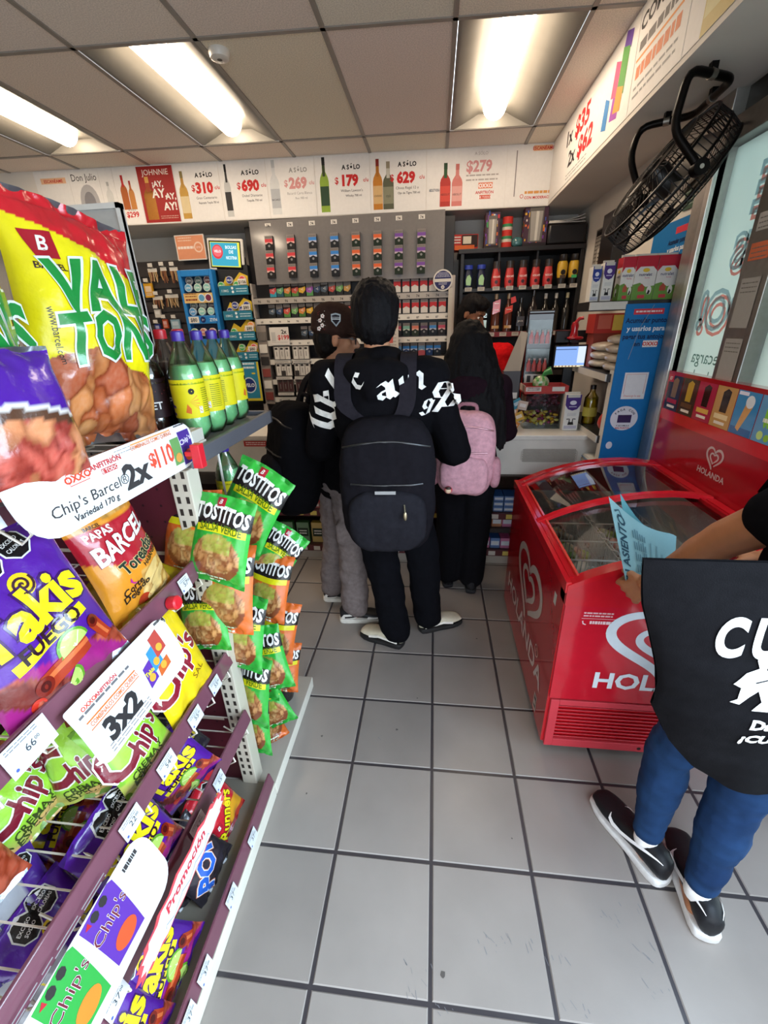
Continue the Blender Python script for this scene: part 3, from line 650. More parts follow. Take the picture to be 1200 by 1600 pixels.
m.box((FX1-.03, FY0-.012, .925), (FX1+.006, FY1+.01, .962), '#c91a24'); m.box((FX1-.055, FY0, .94), (FX1-.04, FY1, .965), '#a8101a')
m.build('rim', fz, GLOSS, smooth=35)
for nm, y0, y1, lift in (('glass_lid', FY0+.028, -.015, 0), ('glass_lid', -.03, FY1-.02, .012)):
    m = MB(); A = [p for p in ARC]; k = len(A); vs = [(x, y, z-.014+lift) for y in (y0, y1) for x, z in A]
    m.add(vs, [(i, i+1, k+i+1, k+i) for i in range(k-1)], '#ffffff'); gl = m.build(nm, fz, FRIDGEGLASS2 if lift else FRIDGEGLASS, smooth=60)
    if lift:
        m = MB(); arcbar(m, -.036, -.006, .02, '#d3202a', .014); m.build('lid_frame', fz, GLOSS, smooth=35)
        m = MB(); arcbar(m, .43, .455, .012, '#d3202a', .008); m.build('lid_handle', fz, GLOSS, smooth=35)
hs = MB(); hx = FX1+.01
hs.box((hx, -.54, .93), (hx+.05, .57, 1.42), '#b01722', faces={'x-': '#a3131e'})
fh = LEFTW(hx, 0, 0)
hs.rect(fh, -.565, 1.185, .535, 1.235, '#d01c26', .0008); hs.rect(fh, -.57, 1.405, .54, 1.42, '#a51722', .0008); heart(hs, fh, -.05, 1.115, .052, '#d3b3b2', 1.1); hs.text(fh, 'HOLANDA', -.045, 1.03, .036, '#d3b3b2', .001, bold=.02, sx=1.1)
pics = [('#3b2a24', '#8a6a3f', '#b02028'), ('#4a342b', '#caa53e', '#6b4a36'), ('#b52a4a', '#2f1d1a', '#e8b65a'), ('#c9985c', '#2f1d1a', '#f0d9a8'), ('#3f8fc8', '#d9a266', '#e9eef2'), ('#6a9fc9', '#8fcf4a', '#c8e38a'), ('#b9cfdc', '#e8c23c', '#f3ead0'), ('#d8b33a', '#a05a2c', '#fff1c9')]
for i, (a, b, c) in enumerate(pics):
    u = -.553+i*.134; hs.rect(fh, u, 1.237, u+.13, 1.402, a, .0008)
    if i == 4:
        hs.poly(fh, [(u+.035, 1.26), (u+.055, 1.25), (u+.1, 1.35), (u+.06, 1.36)], b, .0012); hs.disc(fh, u+.08, 1.365, .024, c, .0016); hs.rect(fh, u+.005, 1.237, u+.125, 1.265, '#2a67a6', .001); hs.rect(fh, u+.005, 1.385, u+.06, 1.398, '#eef', .0012)
    elif i == 5:
        for d in (-.016, 0, .016): hs.disc(fh, u+.065+d, 1.34, .011, b, .0012, ry=.05)
        hs.lines(fh, u+.035, u+.1, 1.31, 1, .01, '#f3f6e0', .014, .0016); hs.disc(fh, u+.04, 1.262, .016, c, .0012); hs.disc(fh, u+.075, 1.258, .013, '#9ac94a', .0012)
    else:
        hs.poly(fh, [(u+.045, 1.30), (u+.09, 1.30), (u+.095, 1.385), (u+.07, 1.395), (u+.045, 1.38)], b, .0012); hs.rect(fh, u+.02, 1.272, u+.11, 1.292, c, .0014); hs.rect(fh, u+.03, 1.25, u+.1, 1.262, '#f3e8dc', .0014)
hs.rect(fh, -.56, 1.37, -.51, 1.405, '#c41e2a', .0016); hs.text(fh, '87', -.535, 1.378, .025, '#f3e8dc', .002)
hs.build('header_sign', fz, GLOSS, bevel=.003)
for a, b in ((FX0+.06, FY0+.05), (FX1-.06, FY0+.05), (FX0+.06, FY1-.06), (FX1-.06, FY1-.06)):
    m = MB(); m.lathe([(.0001, -.011), (.022, -.011), (.022, .011), (.0001, .011)], '#26262a', (a, b, .022), T=MX.Rotation(R(90), 3, 'X'), n=14); m.box((a-.014, b-.014, .025), (a+.014, b+.014, .047), '#3a3a3d'); m.build('caster', fz, RUBBER, smooth=40)
def wire_basket(x0, x1, y0, y1, z0, z1):
    m = MB(); c = '#dcdfdf'
    for z in (z1, (z0+z1)/2, z0): m.tube([(x0, y0, z), (x1, y0, z), (x1, y1, z), (x0, y1, z)], .003, c, n=5, closed=True)
    n = 13
    for i in range(n+1):
        x = x0+(x1-x0)*i/n
        m.tube([(x, y0, z1), (x, y0, z0), (x, y1, z0), (x, y1, z1)], .0017, c, n=4)
    for i in range(1, 8):
        y = y0+(y1-y0)*i/8; m.tube([(x0, y, z1), (x0, y, z0), (x1, y, z0), (x1, y, z1)], .0017, c, n=4)
    for y in (y0+.03, y1-.03): m.tube([(x0, y, z1), (x0-.018, y, z1+.03), (x0-.03, y+.03, z1+.02), (x0-.02, y+.05, z1-.02)], .0035, c, n=5)
    m.build('wire_basket', fz, PAINT, smooth=60)
ys = [FY0+.06, -.30, -.13, .05, .25, .455]
for a, b in zip(ys, ys[1:]):
    wire_basket(FX0+.09, .80, a+.004, b-.004, .42, .70); wire_basket(.815, FX1-.07, a+.004, b-.004, .42, .70)
ICE = ['#a07a62', '#6f9a4f', '#d8948a', '#c9beae', '#8a625a', '#a8c960', '#e0bc94', '#8a6078', '#ddd6ca', '#c07866']
k = 0
cn = ['brown', 'green', 'pink', 'grey', 'dark brown', 'lime', 'tan', 'purple', 'white', 'red-brown']
for bi, (a, b) in enumerate(zip(ys, ys[1:])):
    for side, (x0, x1) in enumerate(((FX0+.11, .78), (.83, FX1-.09))):
        for j in range(4):
            ci = (bi*3+side+j*2) % 10; m = MB(); x = x0+.05+(x1-x0-.1)*(j+.5)/4; y = (a+b)/2+rnd.uniform(-.02, .02); c0 = ICE[ci]
            m.blob((0, 0, 0), (.068, .034, .02), c0, p=2.6, nu=14, nv=8, colf=lambda q, c0=c0: mixc(c0, '#e9e2d6', .55 if abs(q.x) < .02 else .0))
            o = m.build('ice_cream_packet', None, FILM, smooth=60, loc=(0, 0, 0)); o.location = (x, y, .53+.03*(j % 3)+.045*(j % 2)); o.rotation_euler = (rnd.uniform(-.5, .5), rnd.uniform(-.6, .6), rnd.uniform(0, 3))
            tag(o, '%s ice cream packet, %s in the %s %s wire basket' % (cn[ci], ORDN[j], ['front', 'second', 'third', 'fourth', 'rear'][bi], ['aisle-side', 'window-side'][side]), 'ice cream', 'ice cream packets in the freezer')

# ================================================================ snack gondola and its end cap
MARO, RAILC = '#4b1722', '#6d4350'
gy0, gy1 = -2.75, -.82
gd = thing('snack_gondola', 'maroon shelf rack of snack bags along the left of the aisle', 'shelf rack', (-.85, -1.8, 0))
m = MB(); m.box((-1.30, gy0, .0), (-.60, gy1, .062), '#d6d1c2', faces={'x+': '#d9d5c8'}); m.build('base_deck', gd, PAINT, bevel=.003)
m = MB(); m.box((-1.32, gy0, .06), (-1.30, gy1, 1.78), '#5a1d29'); m.build('back_panel', gd, PAINT)
SHELVES = [(-.600, .10), (-.640, .43), (-.660, .69), (-.680, 1.045), (-.680, 1.42)]
for si, (xf, z) in enumerate(SHELVES):
    m = MB()
    if si:
        n = 34
        for i in range(n+1):
            y = gy0+(gy1-gy0)*i/n; m.tube([(-1.29, y, z-.022), (xf-.01, y, z-.022)], .0022, '#cbc3b6', n=4, cap=False)
        for x in (-1.28, -1.1, -.92, xf-.02): m.tube([(x, gy0, z-.026), (x, gy1, z-.026)], .003, '#cbc3b6', n=5)
        for i in range(18):
            y = gy1-.03-i*.105; m.tube([(xf-.012, y, z-.02), (xf-.004, y, z-.055), (xf-.03, y-.0, z-.075), (xf-.09, y, z-.03)], .0026, '#e3ddd0', n=5)
    else: m.box((-1.29, gy0, .062), (xf-.004, gy1, .072), '#7b7468')
    m.build('wire_shelf', gd, PAINT, smooth=50)
    m = MB(); t = .35
    m.add([(xf-.012, y, z+.026) for y in (gy0, gy1)]+[(xf, y, z-.024) for y in (gy0, gy1)]+[(xf-.02, y, z+.026) for y in (gy0, gy1)]+[(xf-.008, y, z-.024) for y in (gy0, gy1)], [(0, 2, 3, 1), (4, 5, 7, 6), (0, 1, 5, 4), (2, 6, 7, 3), (0, 4, 6, 2), (1, 3, 7, 5)], RAILC)
    m.build('price_rail', gd, GLOSS, bevel=.002)
def onrail(si): 
    xf, z = SHELVES[si]; return flat((xf+.0005, 0, z), Y, V((-.012, 0, .05)))
for si, px, py, wd, num in [(3, 55, 1185, .085, '66'), (3, 291, 922, .045, '57'), (2, 338, 1078, .05, '55'), (2, 308, 1130, .055, '55'), (2, 262, 1198, .06, '54'), (2, 205, 1283, .06, '22'), (1, 340, 1212, .05, '55'), (1, 304, 1272, .06, '57'), (1, 180, 1562, .055, '37'), (0, 396, 1315, .05, '37'), (0, 364, 1407, .055, '37'), (0, 322, 1522, .055, '37'), (0, 298, 1595, .05, '37'), (4, -40, 800, .06, '66')]:
    q = at(px, py, x=SHELVES[si][0]); f = onrail(si); y = q.y; m = MB(); w2 = wd/2; h2 = .027 if si == 3 and wd > .08 else .021
    m.box((0, 0, 0), (0, 0, 0), '#fff') if False else None
    vs = [f(y+a, b, h) for h in (.0004, .0016) for a, b in ((-w2, -h2), (w2, -h2), (w2, h2), (-w2, h2))]
    m.add(vs, [(4, 5, 6, 7), (0, 3, 2, 1), (0, 1, 5, 4), (1, 2, 6, 5), (2, 3, 7, 6), (3, 0, 4, 7)], '#d9dce0')
    m.text(f, num, y+.002, -.006, .019, '#3b3f46', .0022); m.text(f, '00', y+.016, .0, .009, '#3b3f46', .0022); m.lines(f, y-w2*.8, y+w2*.6, h2-.006, 2, .005, '#7c8088', .0018, .002, seed=px); m.disc(f, y-w2*.75, -h2*.6, .003, '#4a5fb0', .002, n=8)
    m.build('price_tag', gd, PAPER)
for px, py, si in ((274, 943, 3),):
    q = at(px, py, x=-.665); m = MB(); m.lathe([(.017, 0), (.018, .006), (.018, .022), (.014, .026), (.0001, .026)], '#c8202c', (q.x-.015, q.y, q.z), T=MX.Rotation(R(80), 3, 'Y'), n=18)
    m.build('bottle_cap_clip', gd, PLASTIC, smooth=35)
# end cap
ey0, ey1 = -.80, -.27
ec = thing('end_cap_shelf', 'shelf end with grey top shelf of bottles facing the counter', 'shelf rack', (-.95, -.5, 0))
m = MB(); m.box((-1.62, gy1+.002, 0), (-.60, ey1, .062), '#d6d1c2', faces={'x+': '#dedacd', 'z+': '#a9a196'}); m.build('base_deck', ec, PAINT, bevel=.003)
m = MB(); m.box((-1.6, ey0-.008, .063), (-.725, ey0+.006, 1.32), MARO)
fp = FRONT(0, ey0-.008, 0); fa = flat((0, ey0-.008, 0), X, Z)
for zi in range(26):
    for xi in range(14): m.disc(fp, -.78-xi*.055, .12+zi*.05, .004, '#1c070c', .0006, n=6)
for z in (.38, .72, 1.06): m.rect(fp, -1.59, z, -.75, z+.012, '#b9ac9c', .0008)
m.build('back_panel', ec, PAINT)
for x in (-.695, -1.62):
    m = MB(); m.box((x-.028, ey0-.028, .063), (x+.028, ey0+.028, 1.33), '#bdb6a6'); f = FRONT(0, ey0-.028, 0); f2 = AISLE(x+.028, 0, 0)
    for zi in range(34):
        z = .12+zi*.036
        for d in (-.013, .013): m.rect(f, x+d-.005, z, x+d+.005, z+.02, '#2b2622', .0006)
    m.build('slotted_post', ec, PAINT, bevel=.003)
m = MB(); m.box((-1.6, ey0+.03, 1.33), (-.68, -.19, 1.355), '#6d6b6b', faces={'z+': '#7a7876'}); m.box((-.684, ey0-.0, 1.325), (-.664, -.185, 1.372), '#55545a'); m.box((-1.6, -.2, 1.325), (-.664, -.182, 1.372), '#55545a'); m.build('top_shelf', ec, PAINT, bevel=.004)
m = MB(); m.box((-1.6, ey0+.03, .94), (-.70, -.21, .965), '#77736e'); m.box((-1.6, ey0+.03, .5), (-.70, -.21, .525), '#77736e'); m.build('lower_shelf', ec, PAINT, bevel=.003)
a, b = at(72, 326, y=-.25), at(187, 324, y=-.25)
m = MB(); m.box((a.x, -.25, 1.3555), (b.x, -.235, a.z), '#a5a29d'); m.box((b.x-.012, -.256, 1.3555), (b.x, -.228, a.z+.004), '#c9c6c0'); m.box((a.x, -.256, a.z-.012), (b.x, -.228, a.z+.004), '#c9c6c0')
tag(m.build('display_board', mats=PLASTIC), 'grey framed board standing on the grey shelf behind the giant snack bag', 'board')
# ================================================================ behind the counter: cigarette cabinet
cg = thing('cigarette_cabinet', 'tall black cigarette cabinet with grey acrylic header sheet', 'cabinet', (-.8, 2.6, 0))
m = MB(); m.box((-1.72, 2.46, 0), (.13, 2.83, 2.5), '#191516')
for x in (-1.73, .10): m.box((x, 2.36, 0), (x+.045, 2.84, 2.05), '#b5aa9f')
m.box((-1.685, 2.38, 0), (.10, 2.46, 1.0), '#221c1c'); m.build('carcass', cg, PAINT, bevel=.003)
m = MB(); 
m.box((-1.63, 2.352, 2.035), (.045, 2.357, 2.523), '#75716f'); m.build('acrylic_sheet', cg, GLOSS, bevel=.002)
fA = FRONT(0, 2.352, 0)
COLS8 = [-1.462, -1.268, -1.075, -.885, -.70, -.515, -.335, -.146]
for i, x in enumerate(COLS8):
    m = MB(); m.box((x-.026, 2.3495, 2.455+(.022 if i < 1 else .01)-.0), (x+.026, 2.3515, 2.497), '#e4dfd6'); m.text(FRONT(0, 2.3493, 0), '74', x, 2.469, .028, '#2b2727', .0008, bold=.02); m.build('price_tag', cg, PAPER)
ROWZ = [1.935, 1.765, 1.575, 1.405, 1.22, 1.05]
for i, z in enumerate(ROWZ):
    m = MB(); m.box((-1.685, 2.37, z-.012), (.10, 2.47, z), '#2a2524'); m.box((-1.685, 2.362, z-.055), (.10, 2.37, z-.008), '#a59d94' if i == 0 else '#d8d2c7')
    f = FRONT(0, 2.362, 0)
    for k in range(21):
        x = -1.63+k*.0855
        m.text(f, ('96' if x < -1.03 else '74') if i == 0 else rnd.choice(['90', '94', '87', '68', '98']), x, z-.045, .03 if i == 0 else .024, '#35302e', .0008, bold=.015)
    m.build('pack_shelf', cg, PAINT)
PACKS = {}
def pack_bm(c, mid, low, kind):
    m = MB(); w_, d, h = .056, .023, .09; m.box((-w_/2, 0, 0), (w_/2, d, h), c, faces={'x+': '#23201f', 'x-': '#23201f', 'z+': '#4a4542'}); f = FRONT(0, 0, 0)
    m.rect(f, -w_/2, h*.78, w_/2, h, '#8d8580' if kind != 2 else '#b9aaa4', .0004); m.lines(f, -w_*.42, w_*.42, h*.9, 2, h*.07, '#3d3835', .002, .0007)
    if kind == 0:      # coloured field over a black peak
        m.rect(f, -w_/2, h*.42, w_/2, h*.78, mid, .0005); m.rect(f, -w_/2, h*.42, w_/2, h*.55, mixc(mid, '#f5e6d8', .55), .0006); m.poly(f, [(-w_/2, 0), (w_/2, 0), (w_/2, h*.38), (0, h*.53), (-w_/2, h*.38)], low, .0008); m.disc(f, 0, h*.3, .008, mixc(low, '#ffffff', .25), .001, n=10)
    elif kind == 1:    # dark pack with a bright diagonal splash
        m.rect(f, -w_/2, 0, w_/2, h*.5, low, .0005); m.poly(f, [(-w_/2, h*.3), (w_*.1, h*.2), (w_/2, h*.45), (w_/2, h*.72), (-.1*w_, h*.62), (-w_/2, h*.6)], mid, .0007); m.text(f, '•1', 0, h*.4, .026, '#e9e6e0', .001, bold=.02)
    else:              # white pack with a red roof
        m.rect(f, -w_/2, 0, w_/2, h*.42, low, .0005); m.poly(f, [(-w_/2, h*.38), (0, h*.52), (w_/2, h*.38), (w_/2, h*.78), (-w_/2, h*.78)], mid, .0008)
    return m
def pack(x, y, z, c, mid, low, kind, label, group):
    k = (c, mid, low, kind)
    if k not in PACKS:
        o = pack_bm(*k).build('cigarette_pack', None, PAPER, loc=(0, 0, 0)); PACKS[k] = o
    else:
        o = PACKS[k].copy(); COL.objects.link(o)
    o.location = (x, y, z); o.scale = (1.22, 1, 1.2) if group == G1 else (1.1, 1, 1.2); tag(o, label, 'cigarettes', group)
G1 = 'cigarette packs fixed in columns on the grey sheet'
kinds = [('#1d1a1a', '#d5424a', '#1b1819', 'red and black'), ('#1d1a1a', '#d5424a', '#1b1819', 'red and black'), ('#1c2230', '#3c86d3', '#15181f', 'blue and black'), ('#1c2230', '#3c86d3', '#15181f', 'blue and black'), ('#1b2a1d', '#e2683a', '#16261a', 'orange and green'), ('#1b2a1d', '#e2683a', '#16261a', 'orange and green'), ('#2a1d33', '#7c4fa3', '#1c2a1a', 'purple and green'), ('#2a1d33', '#7c4fa3', '#1c2a1a', 'purple and green')]
for i, x in enumerate(COLS8):
    zt = 2.413-(.0015*i)-.0
    for k in range(3):
        a, b, c, nm = kinds[i]
        pack(x-.006*k+.004*k*(i/7), 2.324, zt-.118-k*.107, a, b, c, 0, nm+' cigarette pack, %s in the %s column of the grey sheet' % (['top', 'middle', 'bottom'][k], ORDN[i]), G1)
G2 = 'cigarette packs on the cabinet shelves'
def prow(zi, x0, n, sp, spec, rowname, side):
    for k in range(n):
        c, mid, low, kd, nm = spec[k % len(spec)]
        pack(x0+k*sp, 2.385+rnd.uniform(-.004, .008), ROWZ[zi]+.0005, c, mid, low, kd, nm+' cigarette pack, %s %s the %s cabinet shelf' % (ORDN[k] if k < 12 else str(k), 'from the left on' if side == 'l' else 'right of the tall head on', rowname), G2)
DK = [('#26303a', '#d65a5a', '#3aa0b5', 1, 'pink and teal'), ('#1f2622', '#6fae7b', '#2b5a6a', 1, 'green'), ('#3a2a22', '#d98a4a', '#4c7a3a', 1, 'orange'), ('#3a2022', '#d0574a', '#5c8f4a', 1, 'red'), ('#22201c', '#e0b03a', '#2a2a28', 1, 'yellow and black'), ('#8b8680', '#a35ab0', '#5c9a5a', 1, 'purple'), ('#7d7873', '#3a4f70', '#23252b', 1, 'navy'), ('#2a2a2d', '#53606e', '#202125', 1, 'grey'), ('#8a8580', '#c0524a', '#26282c', 1, 'dark red'), ('#8a8580', '#7ab06a', '#26282c', 1, 'lime'), ('#8a8580', '#d0a05a', '#26282c', 1, 'amber')]
WR = [('#e0d8cf', '#d03a3e', '#e0d9d0', 2, 'white and red')]
prow(0, -1.50, 11, .069, DK, 'top', 'l'); prow(0, -.36, 6, .078, WR, 'top', 'r')
prow(1, -1.53, 12, .072, [DK[7], DK[6], DK[3], DK[9], DK[2], DK[4], DK[10], DK[8], DK[7], DK[6], DK[3], DK[9]], 'second', 'l'); prow(1, -.36, 6, .08, WR, 'second', 'r')
prow(2, -1.24, 9, .072, [DK[7], DK[6], DK[8]], 'third', 'l')
prow(2, -.36, 6, .08, [('#2a2326', '#c8546a', '#2a2628', 0, 'pink-topped'), ('#222a2c', '#7fb3a0', '#22302a', 0, 'mint-topped'), ('#2a2522', '#e0806a', '#2a3426', 0, 'coral-topped'), ('#26232c', '#6a4a6a', '#26232c', 0, 'plum'), ('#222a36', '#4a8ed0', '#1d242e', 0, 'sky-blue-topped'), ('#2a2326', '#c8546a', '#2a2628', 0, 'rose-topped')], 'third', 'r')
prow(3, -.50, 8, .072, [('#20406e', '#3a8ad8', '#1d3a6a', 0, 'blue'), ('#20406e', '#3a8ad8', '#1d2a3a', 0, 'deep blue'), ('#d5d0ca', '#6f9ac0', '#b0525a', 2, 'white and blue')], 'fourth', 'r')
prow(4, -.60, 9, .072, [DK[7], WR[0], DK[8], DK[6]], 'fifth', 'r')
# hanging vape cards and the offer card, left of the boys
def card(x0, z0, x1, z1, y, c, draw, label, cat='card', group=None, th=.004, mats=PAPER, name='display_card'):
    m = MB(); m.box((x0, y, z0), (x1, y+th, z1), c); draw(m, FRONT(0, y, 0)); o = m.build(name, None, mats); return tag(o, label, cat, group)
def d199(m, f):
    m.text(f, '2x', -1.425, 1.625, .05, '#2b2728', bold=.03); m.text(f, '$199', -1.435, 1.575, .055, '#cf3a3a', bold=.03); m.rect(f, -1.55, 1.56, -1.51, 1.64, '#c9c5c0'); m.lines(f, -1.55, -1.4, 1.55, 1, .01, '#8a8580')
card(-1.566, 1.527, -1.38, 1.682, 2.345, '#e6e0d8', d199, 'white rounded offer card reading 2x $199')
G3 = 'white vape boxes hanging beside the offer card'
for r_ in range(3):
    for c_ in range(2):
        x0 = -1.55+c_*.185; z1 = 1.515-r_*.15
        def dv(m, f, x0=x0, z1=z1, r_=r_, c_=c_):
            for k in range(3):
                u = x0+.01+k*.052
                m.rect(f, u, z1-.115, u+.046, z1-.006, ('#ded8cf', '#d2ccc4')[k % 2] if r_ < 2 else '#4a2d2f'); m.rect(f, u+.006, z1-.03, u+.034, z1-.012, '#35302f', .001); m.rect(f, u+.018, z1-.09, u+.024, z1-.045, '#7f7a76', .001)
            m.rect(f, x0+.055 if c_ == 0 else x0+.01, z1-.115, x0+.10 if c_ == 0 else x0+.05, z1-.07, '#3a3635', .0012) if r_ == 1 else None
        card(x0, z1-.12, x0+.165, z1, 2.345, '#6b6560', dv, 'block of white vape boxes, %s row, %s of two columns, beside the capped head' % (['top', 'middle', 'bottom'][r_], ['left', 'right'][c_]), 'vape boxes', G3, th=.02, name='vape_box_block')
for r_ in range(3):
    for c_ in range(2):
        x0 = -1.55+c_*.185; z1 = 1.39-r_*.15
        card(x0, z1-.026, x0+.16, z1, 2.335, '#d9d3ca', lambda m, f, x0=x0, z1=z1: m.lines(f, x0+.01, x0+.14, z1-.01, 2, .008, '#6a6561', .003), 'white price strip under the %s %s block of vape boxes' % (['top', 'middle', 'bottom'][r_], ['left', 'right'][c_]), 'price strip', 'price strips under the vape boxes', name='price_strip')
m = MB(); m.box((-1.69, 2.35, .98), (-1.60, 2.46, 1.70), '#8a8078')
for k in range(6): m.box((-1.68, 2.338, 1.02+k*.11), (-1.605, 2.35, 1.095+k*.11), ['#7a3a35', '#d8d2c8', '#8a3f3a', '#2b2727', '#d8d2c8', '#6f6862'][k])
tag(m.build('lighter_strip', mats=PAINT), 'narrow strip of lighters on the left edge of the cigarette cabinet', 'lighters')
def dinfo(m, f):
    m.lines(f, -.50, -.37, 1.62, 6, .03, '#8a8580', .006); m.rect(f, -.49, 1.52, -.40, 1.60, '#d76a62', .001); m.rect(f, -.49, 1.36, -.36, 1.385, '#cf3a3a', .001)
card(-.50, 1.36, -.35, 1.70, 2.33, '#ddd6cc', dinfo, 'tall white notice behind the head of the boy in the lettered hoodie', 'notice')
# round sign
q = at(692, 438, y=2.32); m = MB(); m.lathe([(.0001, -.004), (.083, -.004), (.083, .004), (.0001, .004)], '#dcd8cf', q, T=MX.Rotation(R(90), 3, 'X'), n=36); f = flat((q.x, q.y-.004, q.z), X, Z)
m.disc(f, 0, 0, .072, '#2d3162', .001, n=32); m.rect(f, -.07, -.012, .07, .012, '#dcd8cf', .0014)
for i, v in enumerate((.055, .045, .035, .025)): m.lines(f, -.04-.006*i, .04+.006*i, v, 1, .01, '#c3c4d6', .004, .0016, seed=i)
for i, v in enumerate((-.022, -.032)): m.lines(f, -.035, .035, v, 1, .01, '#c3c4d6', .004, .0016, seed=9+i)
m.disc(f, 0, -.052, .015, '#dcd8cf', .0016); m.text(f, '18', 0, -.058, .016, '#2d3162', .002, bold=.02)
m.box((q.x+.05, q.y, 1.0), (q.x+.085, q.y+.02, q.z-.06), '#c9c2b6')
tag(m.build('round_sign', mats=PAPER), 'round navy and white sign reading 18 by the cigarette packs', 'sign')

# ================================================================ liquor rack
lr = thing('liquor_rack', 'black open rack of bottles in the corner behind the counter', 'shelf rack', (.7, 2.65, 0))
m = MB(); BK = '#151213'
m.box((.19, 2.80, 0), (1.215, 2.84, 2.25), '#0f0d0e')
for x in (.19, 1.185): m.box((x, 2.46, 0), (x+.03, 2.80, 2.25), BK)
m.box((.17, 2.45, 2.215), (1.215, 2.80, 2.25), '#1d191a'); m.box((.22, 2.5, 0), (1.185, 2.8, .9), '#171415')
m.build('carcass', lr, PAINT, bevel=.003)
for z in (1.945, 1.59, 1.25):
    m = MB(); m.box((.22, 2.455, z-.025), (1.185, 2.80, z), '#1d191a')
    if z < 1.9:
        m.box((.22, 2.447, z-.045), (1.185, 2.456, z-.003), '#8a3038' if z > 1.5 else '#2a2525')
    f = FRONT(0, 2.447, 0)
    m.build('rack_shelf', lr, PAINT)
for x in (.51, .83): m = MB(); m.box((x, 2.47, 1.945), (x+.015, 2.8, 2.215), '#1d191a'); m.build('divider', lr, PAINT)
JX = [.265, .375, .505, .62, .73, .84, .945, 1.06, 1.155]
for i, x in enumerate(JX):
    m = MB(); m.box((x-.03, 2.440, 1.925), (x+.03, 2.446, 1.955), '#cfc9bf'); m.lines(FRONT(0, 2.44, 0), x-.022, x+.02, 1.945, 2, .01, '#6a6561', .004); m.build('price_tag', lr, PAPER)
for i in range(9):
    x = .27+i*.108; m = MB(); m.box((x-.03, 2.438, 1.552), (x+.03, 2.446, 1.583), '#d6cfc5'); m.lines(FRONT(0, 2.438, 0), x-.022, x+.02, 1.575, 2, .01, '#6a6561', .004); m.build('price_tag', lr, PAPER)
def jar(x, kind, label):
    m = MB(); y = 2.50; z = 1.9455
    if kind == 'b': m.lathe([(.036, 0), (.038, .03), (.038, .11), (.03, .13), (.03, .15), (.037, .152, '#2c3fa0'), (.037, .185, '#2c3fa0'), (.0001, .185)], '#1d2440', (x, y, z)); m.poly(flat((x, y-.039, z), X, Z), [(-.02, .03), (.02, .025), (.024, .08), (.008, .11), (-.012, .1), (-.024, .07)], '#9cc48a')
    elif kind == 'r': m.lathe([(.036, 0), (.04, .03), (.041, .07), (.034, .12), (.03, .15, '#3a2a26'), (.033, .175, '#2a2422'), (.034, .205), (.0001, .205)], '#c23a3a', (x, y, z)); m.text(flat((x, y-.041, z), X, Z), 'NESCAFÉ', 0, .078, .02, '#f3d8d0', bold=.02, maxw=.06); m.disc(flat((x, y-.041, z), X, Z), 0, .045, .014, '#3a1518')
    else: m.lathe([(.03, 0, '#221d1b'), (.036, .06, '#caa02e'), (.042, .10, '#caa02e'), (.042, .165, '#caa02e'), (.034, .185, '#221d1b'), (.03, .19), (.034, .195), (.034, .235), (.0001, .235)], '#221d1b', (x, y, z)); m.disc(flat((x, y-.043, z), X, Z), 0, .10, .02, '#1d1816'); m.rect(flat((x, y-.040, z), X, Z), -.022, .055, .022, .078, '#3fae68' if x > 1.1 else '#4a3a30')
    o = m.build('coffee_jar', None, PLASTIC, smooth=40); tag(o, label, 'jar', 'coffee jars on the upper rack shelf')
for i, (k, l) in enumerate([('b', 'blue-lidded jar, leftmost on the upper rack shelf'), ('b', 'blue-lidded jar, second on the upper rack shelf'), ('r', 'red coffee jar next to the blue-lidded jars'), ('r', 'red coffee jar right of the first divider'), ('r', 'red coffee jar in the middle of the upper rack shelf'), ('r', 'red coffee jar left of the second divider'), ('r', 'red coffee jar beside the yellow-labelled jars'), ('y', 'dark jar with yellow label and brown spot'), ('y', 'dark jar with yellow label and green spot, rightmost')]): jar(JX[i], k, l)
def liquor(x, h, w_, body, cap, lab, label, tagc=None, name='liquor_bottle', dx=0):
    m = MB(); y = 2.52; z = 1.5905; r = w_/2
    m.lathe([(r, 0), (r, h*.55), (r*.85, h*.63), (r*.36, h*.74), (r*.34, h*.86, cap), (r*.38, h*.865, cap), (r*.38, h, cap), (.0001, h)], body, (x, y, z), n=18)
    f = flat((x, y-r-.001, z), X, Z)
    if lab: 
        for a, b, c, tx in lab:
            if tx == '/': m.poly(f, [(-r*.8, h*a), (r*.8, h*a+.025), (r*.8, h*b+.025), (-r*.8, h*b)], c, .002); m.lines(f, -r*.5, r*.5, h*(a+b)/2+.012, 1, .01, '#f3ddd0', .005, .003)
            else:
                m.rect(f, -r*.78, h*a, r*.78, h*b, c, .002); tx and m.text(f, tx, 0, h*(a+b)/2-.005, .02, '#e9e4da' if H(c)[0] < .2 else '#2a2422', .003, maxw=r*1.4)
    if tagc: m.poly(f, [(r*.4, h*.72), (r*1.5, h*.78), (r*1.2, h*.92), (r*.2, h*.88)], tagc, .004)
    o = m.build(name, None, GLOSS, smooth=35); tag(o, label, 'bottle', 'liquor bottles on the lower rack shelf')
liquor(.30, .30, .075, '#2b1512', '#2a2422', [(.2, .5, '#d8d2c8', '')], 'dark bottle with white label half hidden by the cashier')
liquor(.415, .28, .075, '#20261f', '#2b2b28', [(.12, .55, '#9fc0a2', ''), (.35, .42, '#3a4a3c', '')], 'dark square bottle with mint-green label')
liquor(.525, .31, .08, '#5a2a1d', '#b9966a', [(.45, .62, '#d0402f', '/'), (.62, .78, '#c63a2c', '/'), (.08, .16, '#c79a62', '')], 'left one of two bottles with slanted red labels')
liquor(.635, .31, .08, '#5a2a1d', '#b9966a', [(.45, .62, '#d0402f', '/'), (.08, .16, '#c79a62', '')], 'slanted red label bottle with a red tag on its neck', '#d23a34')
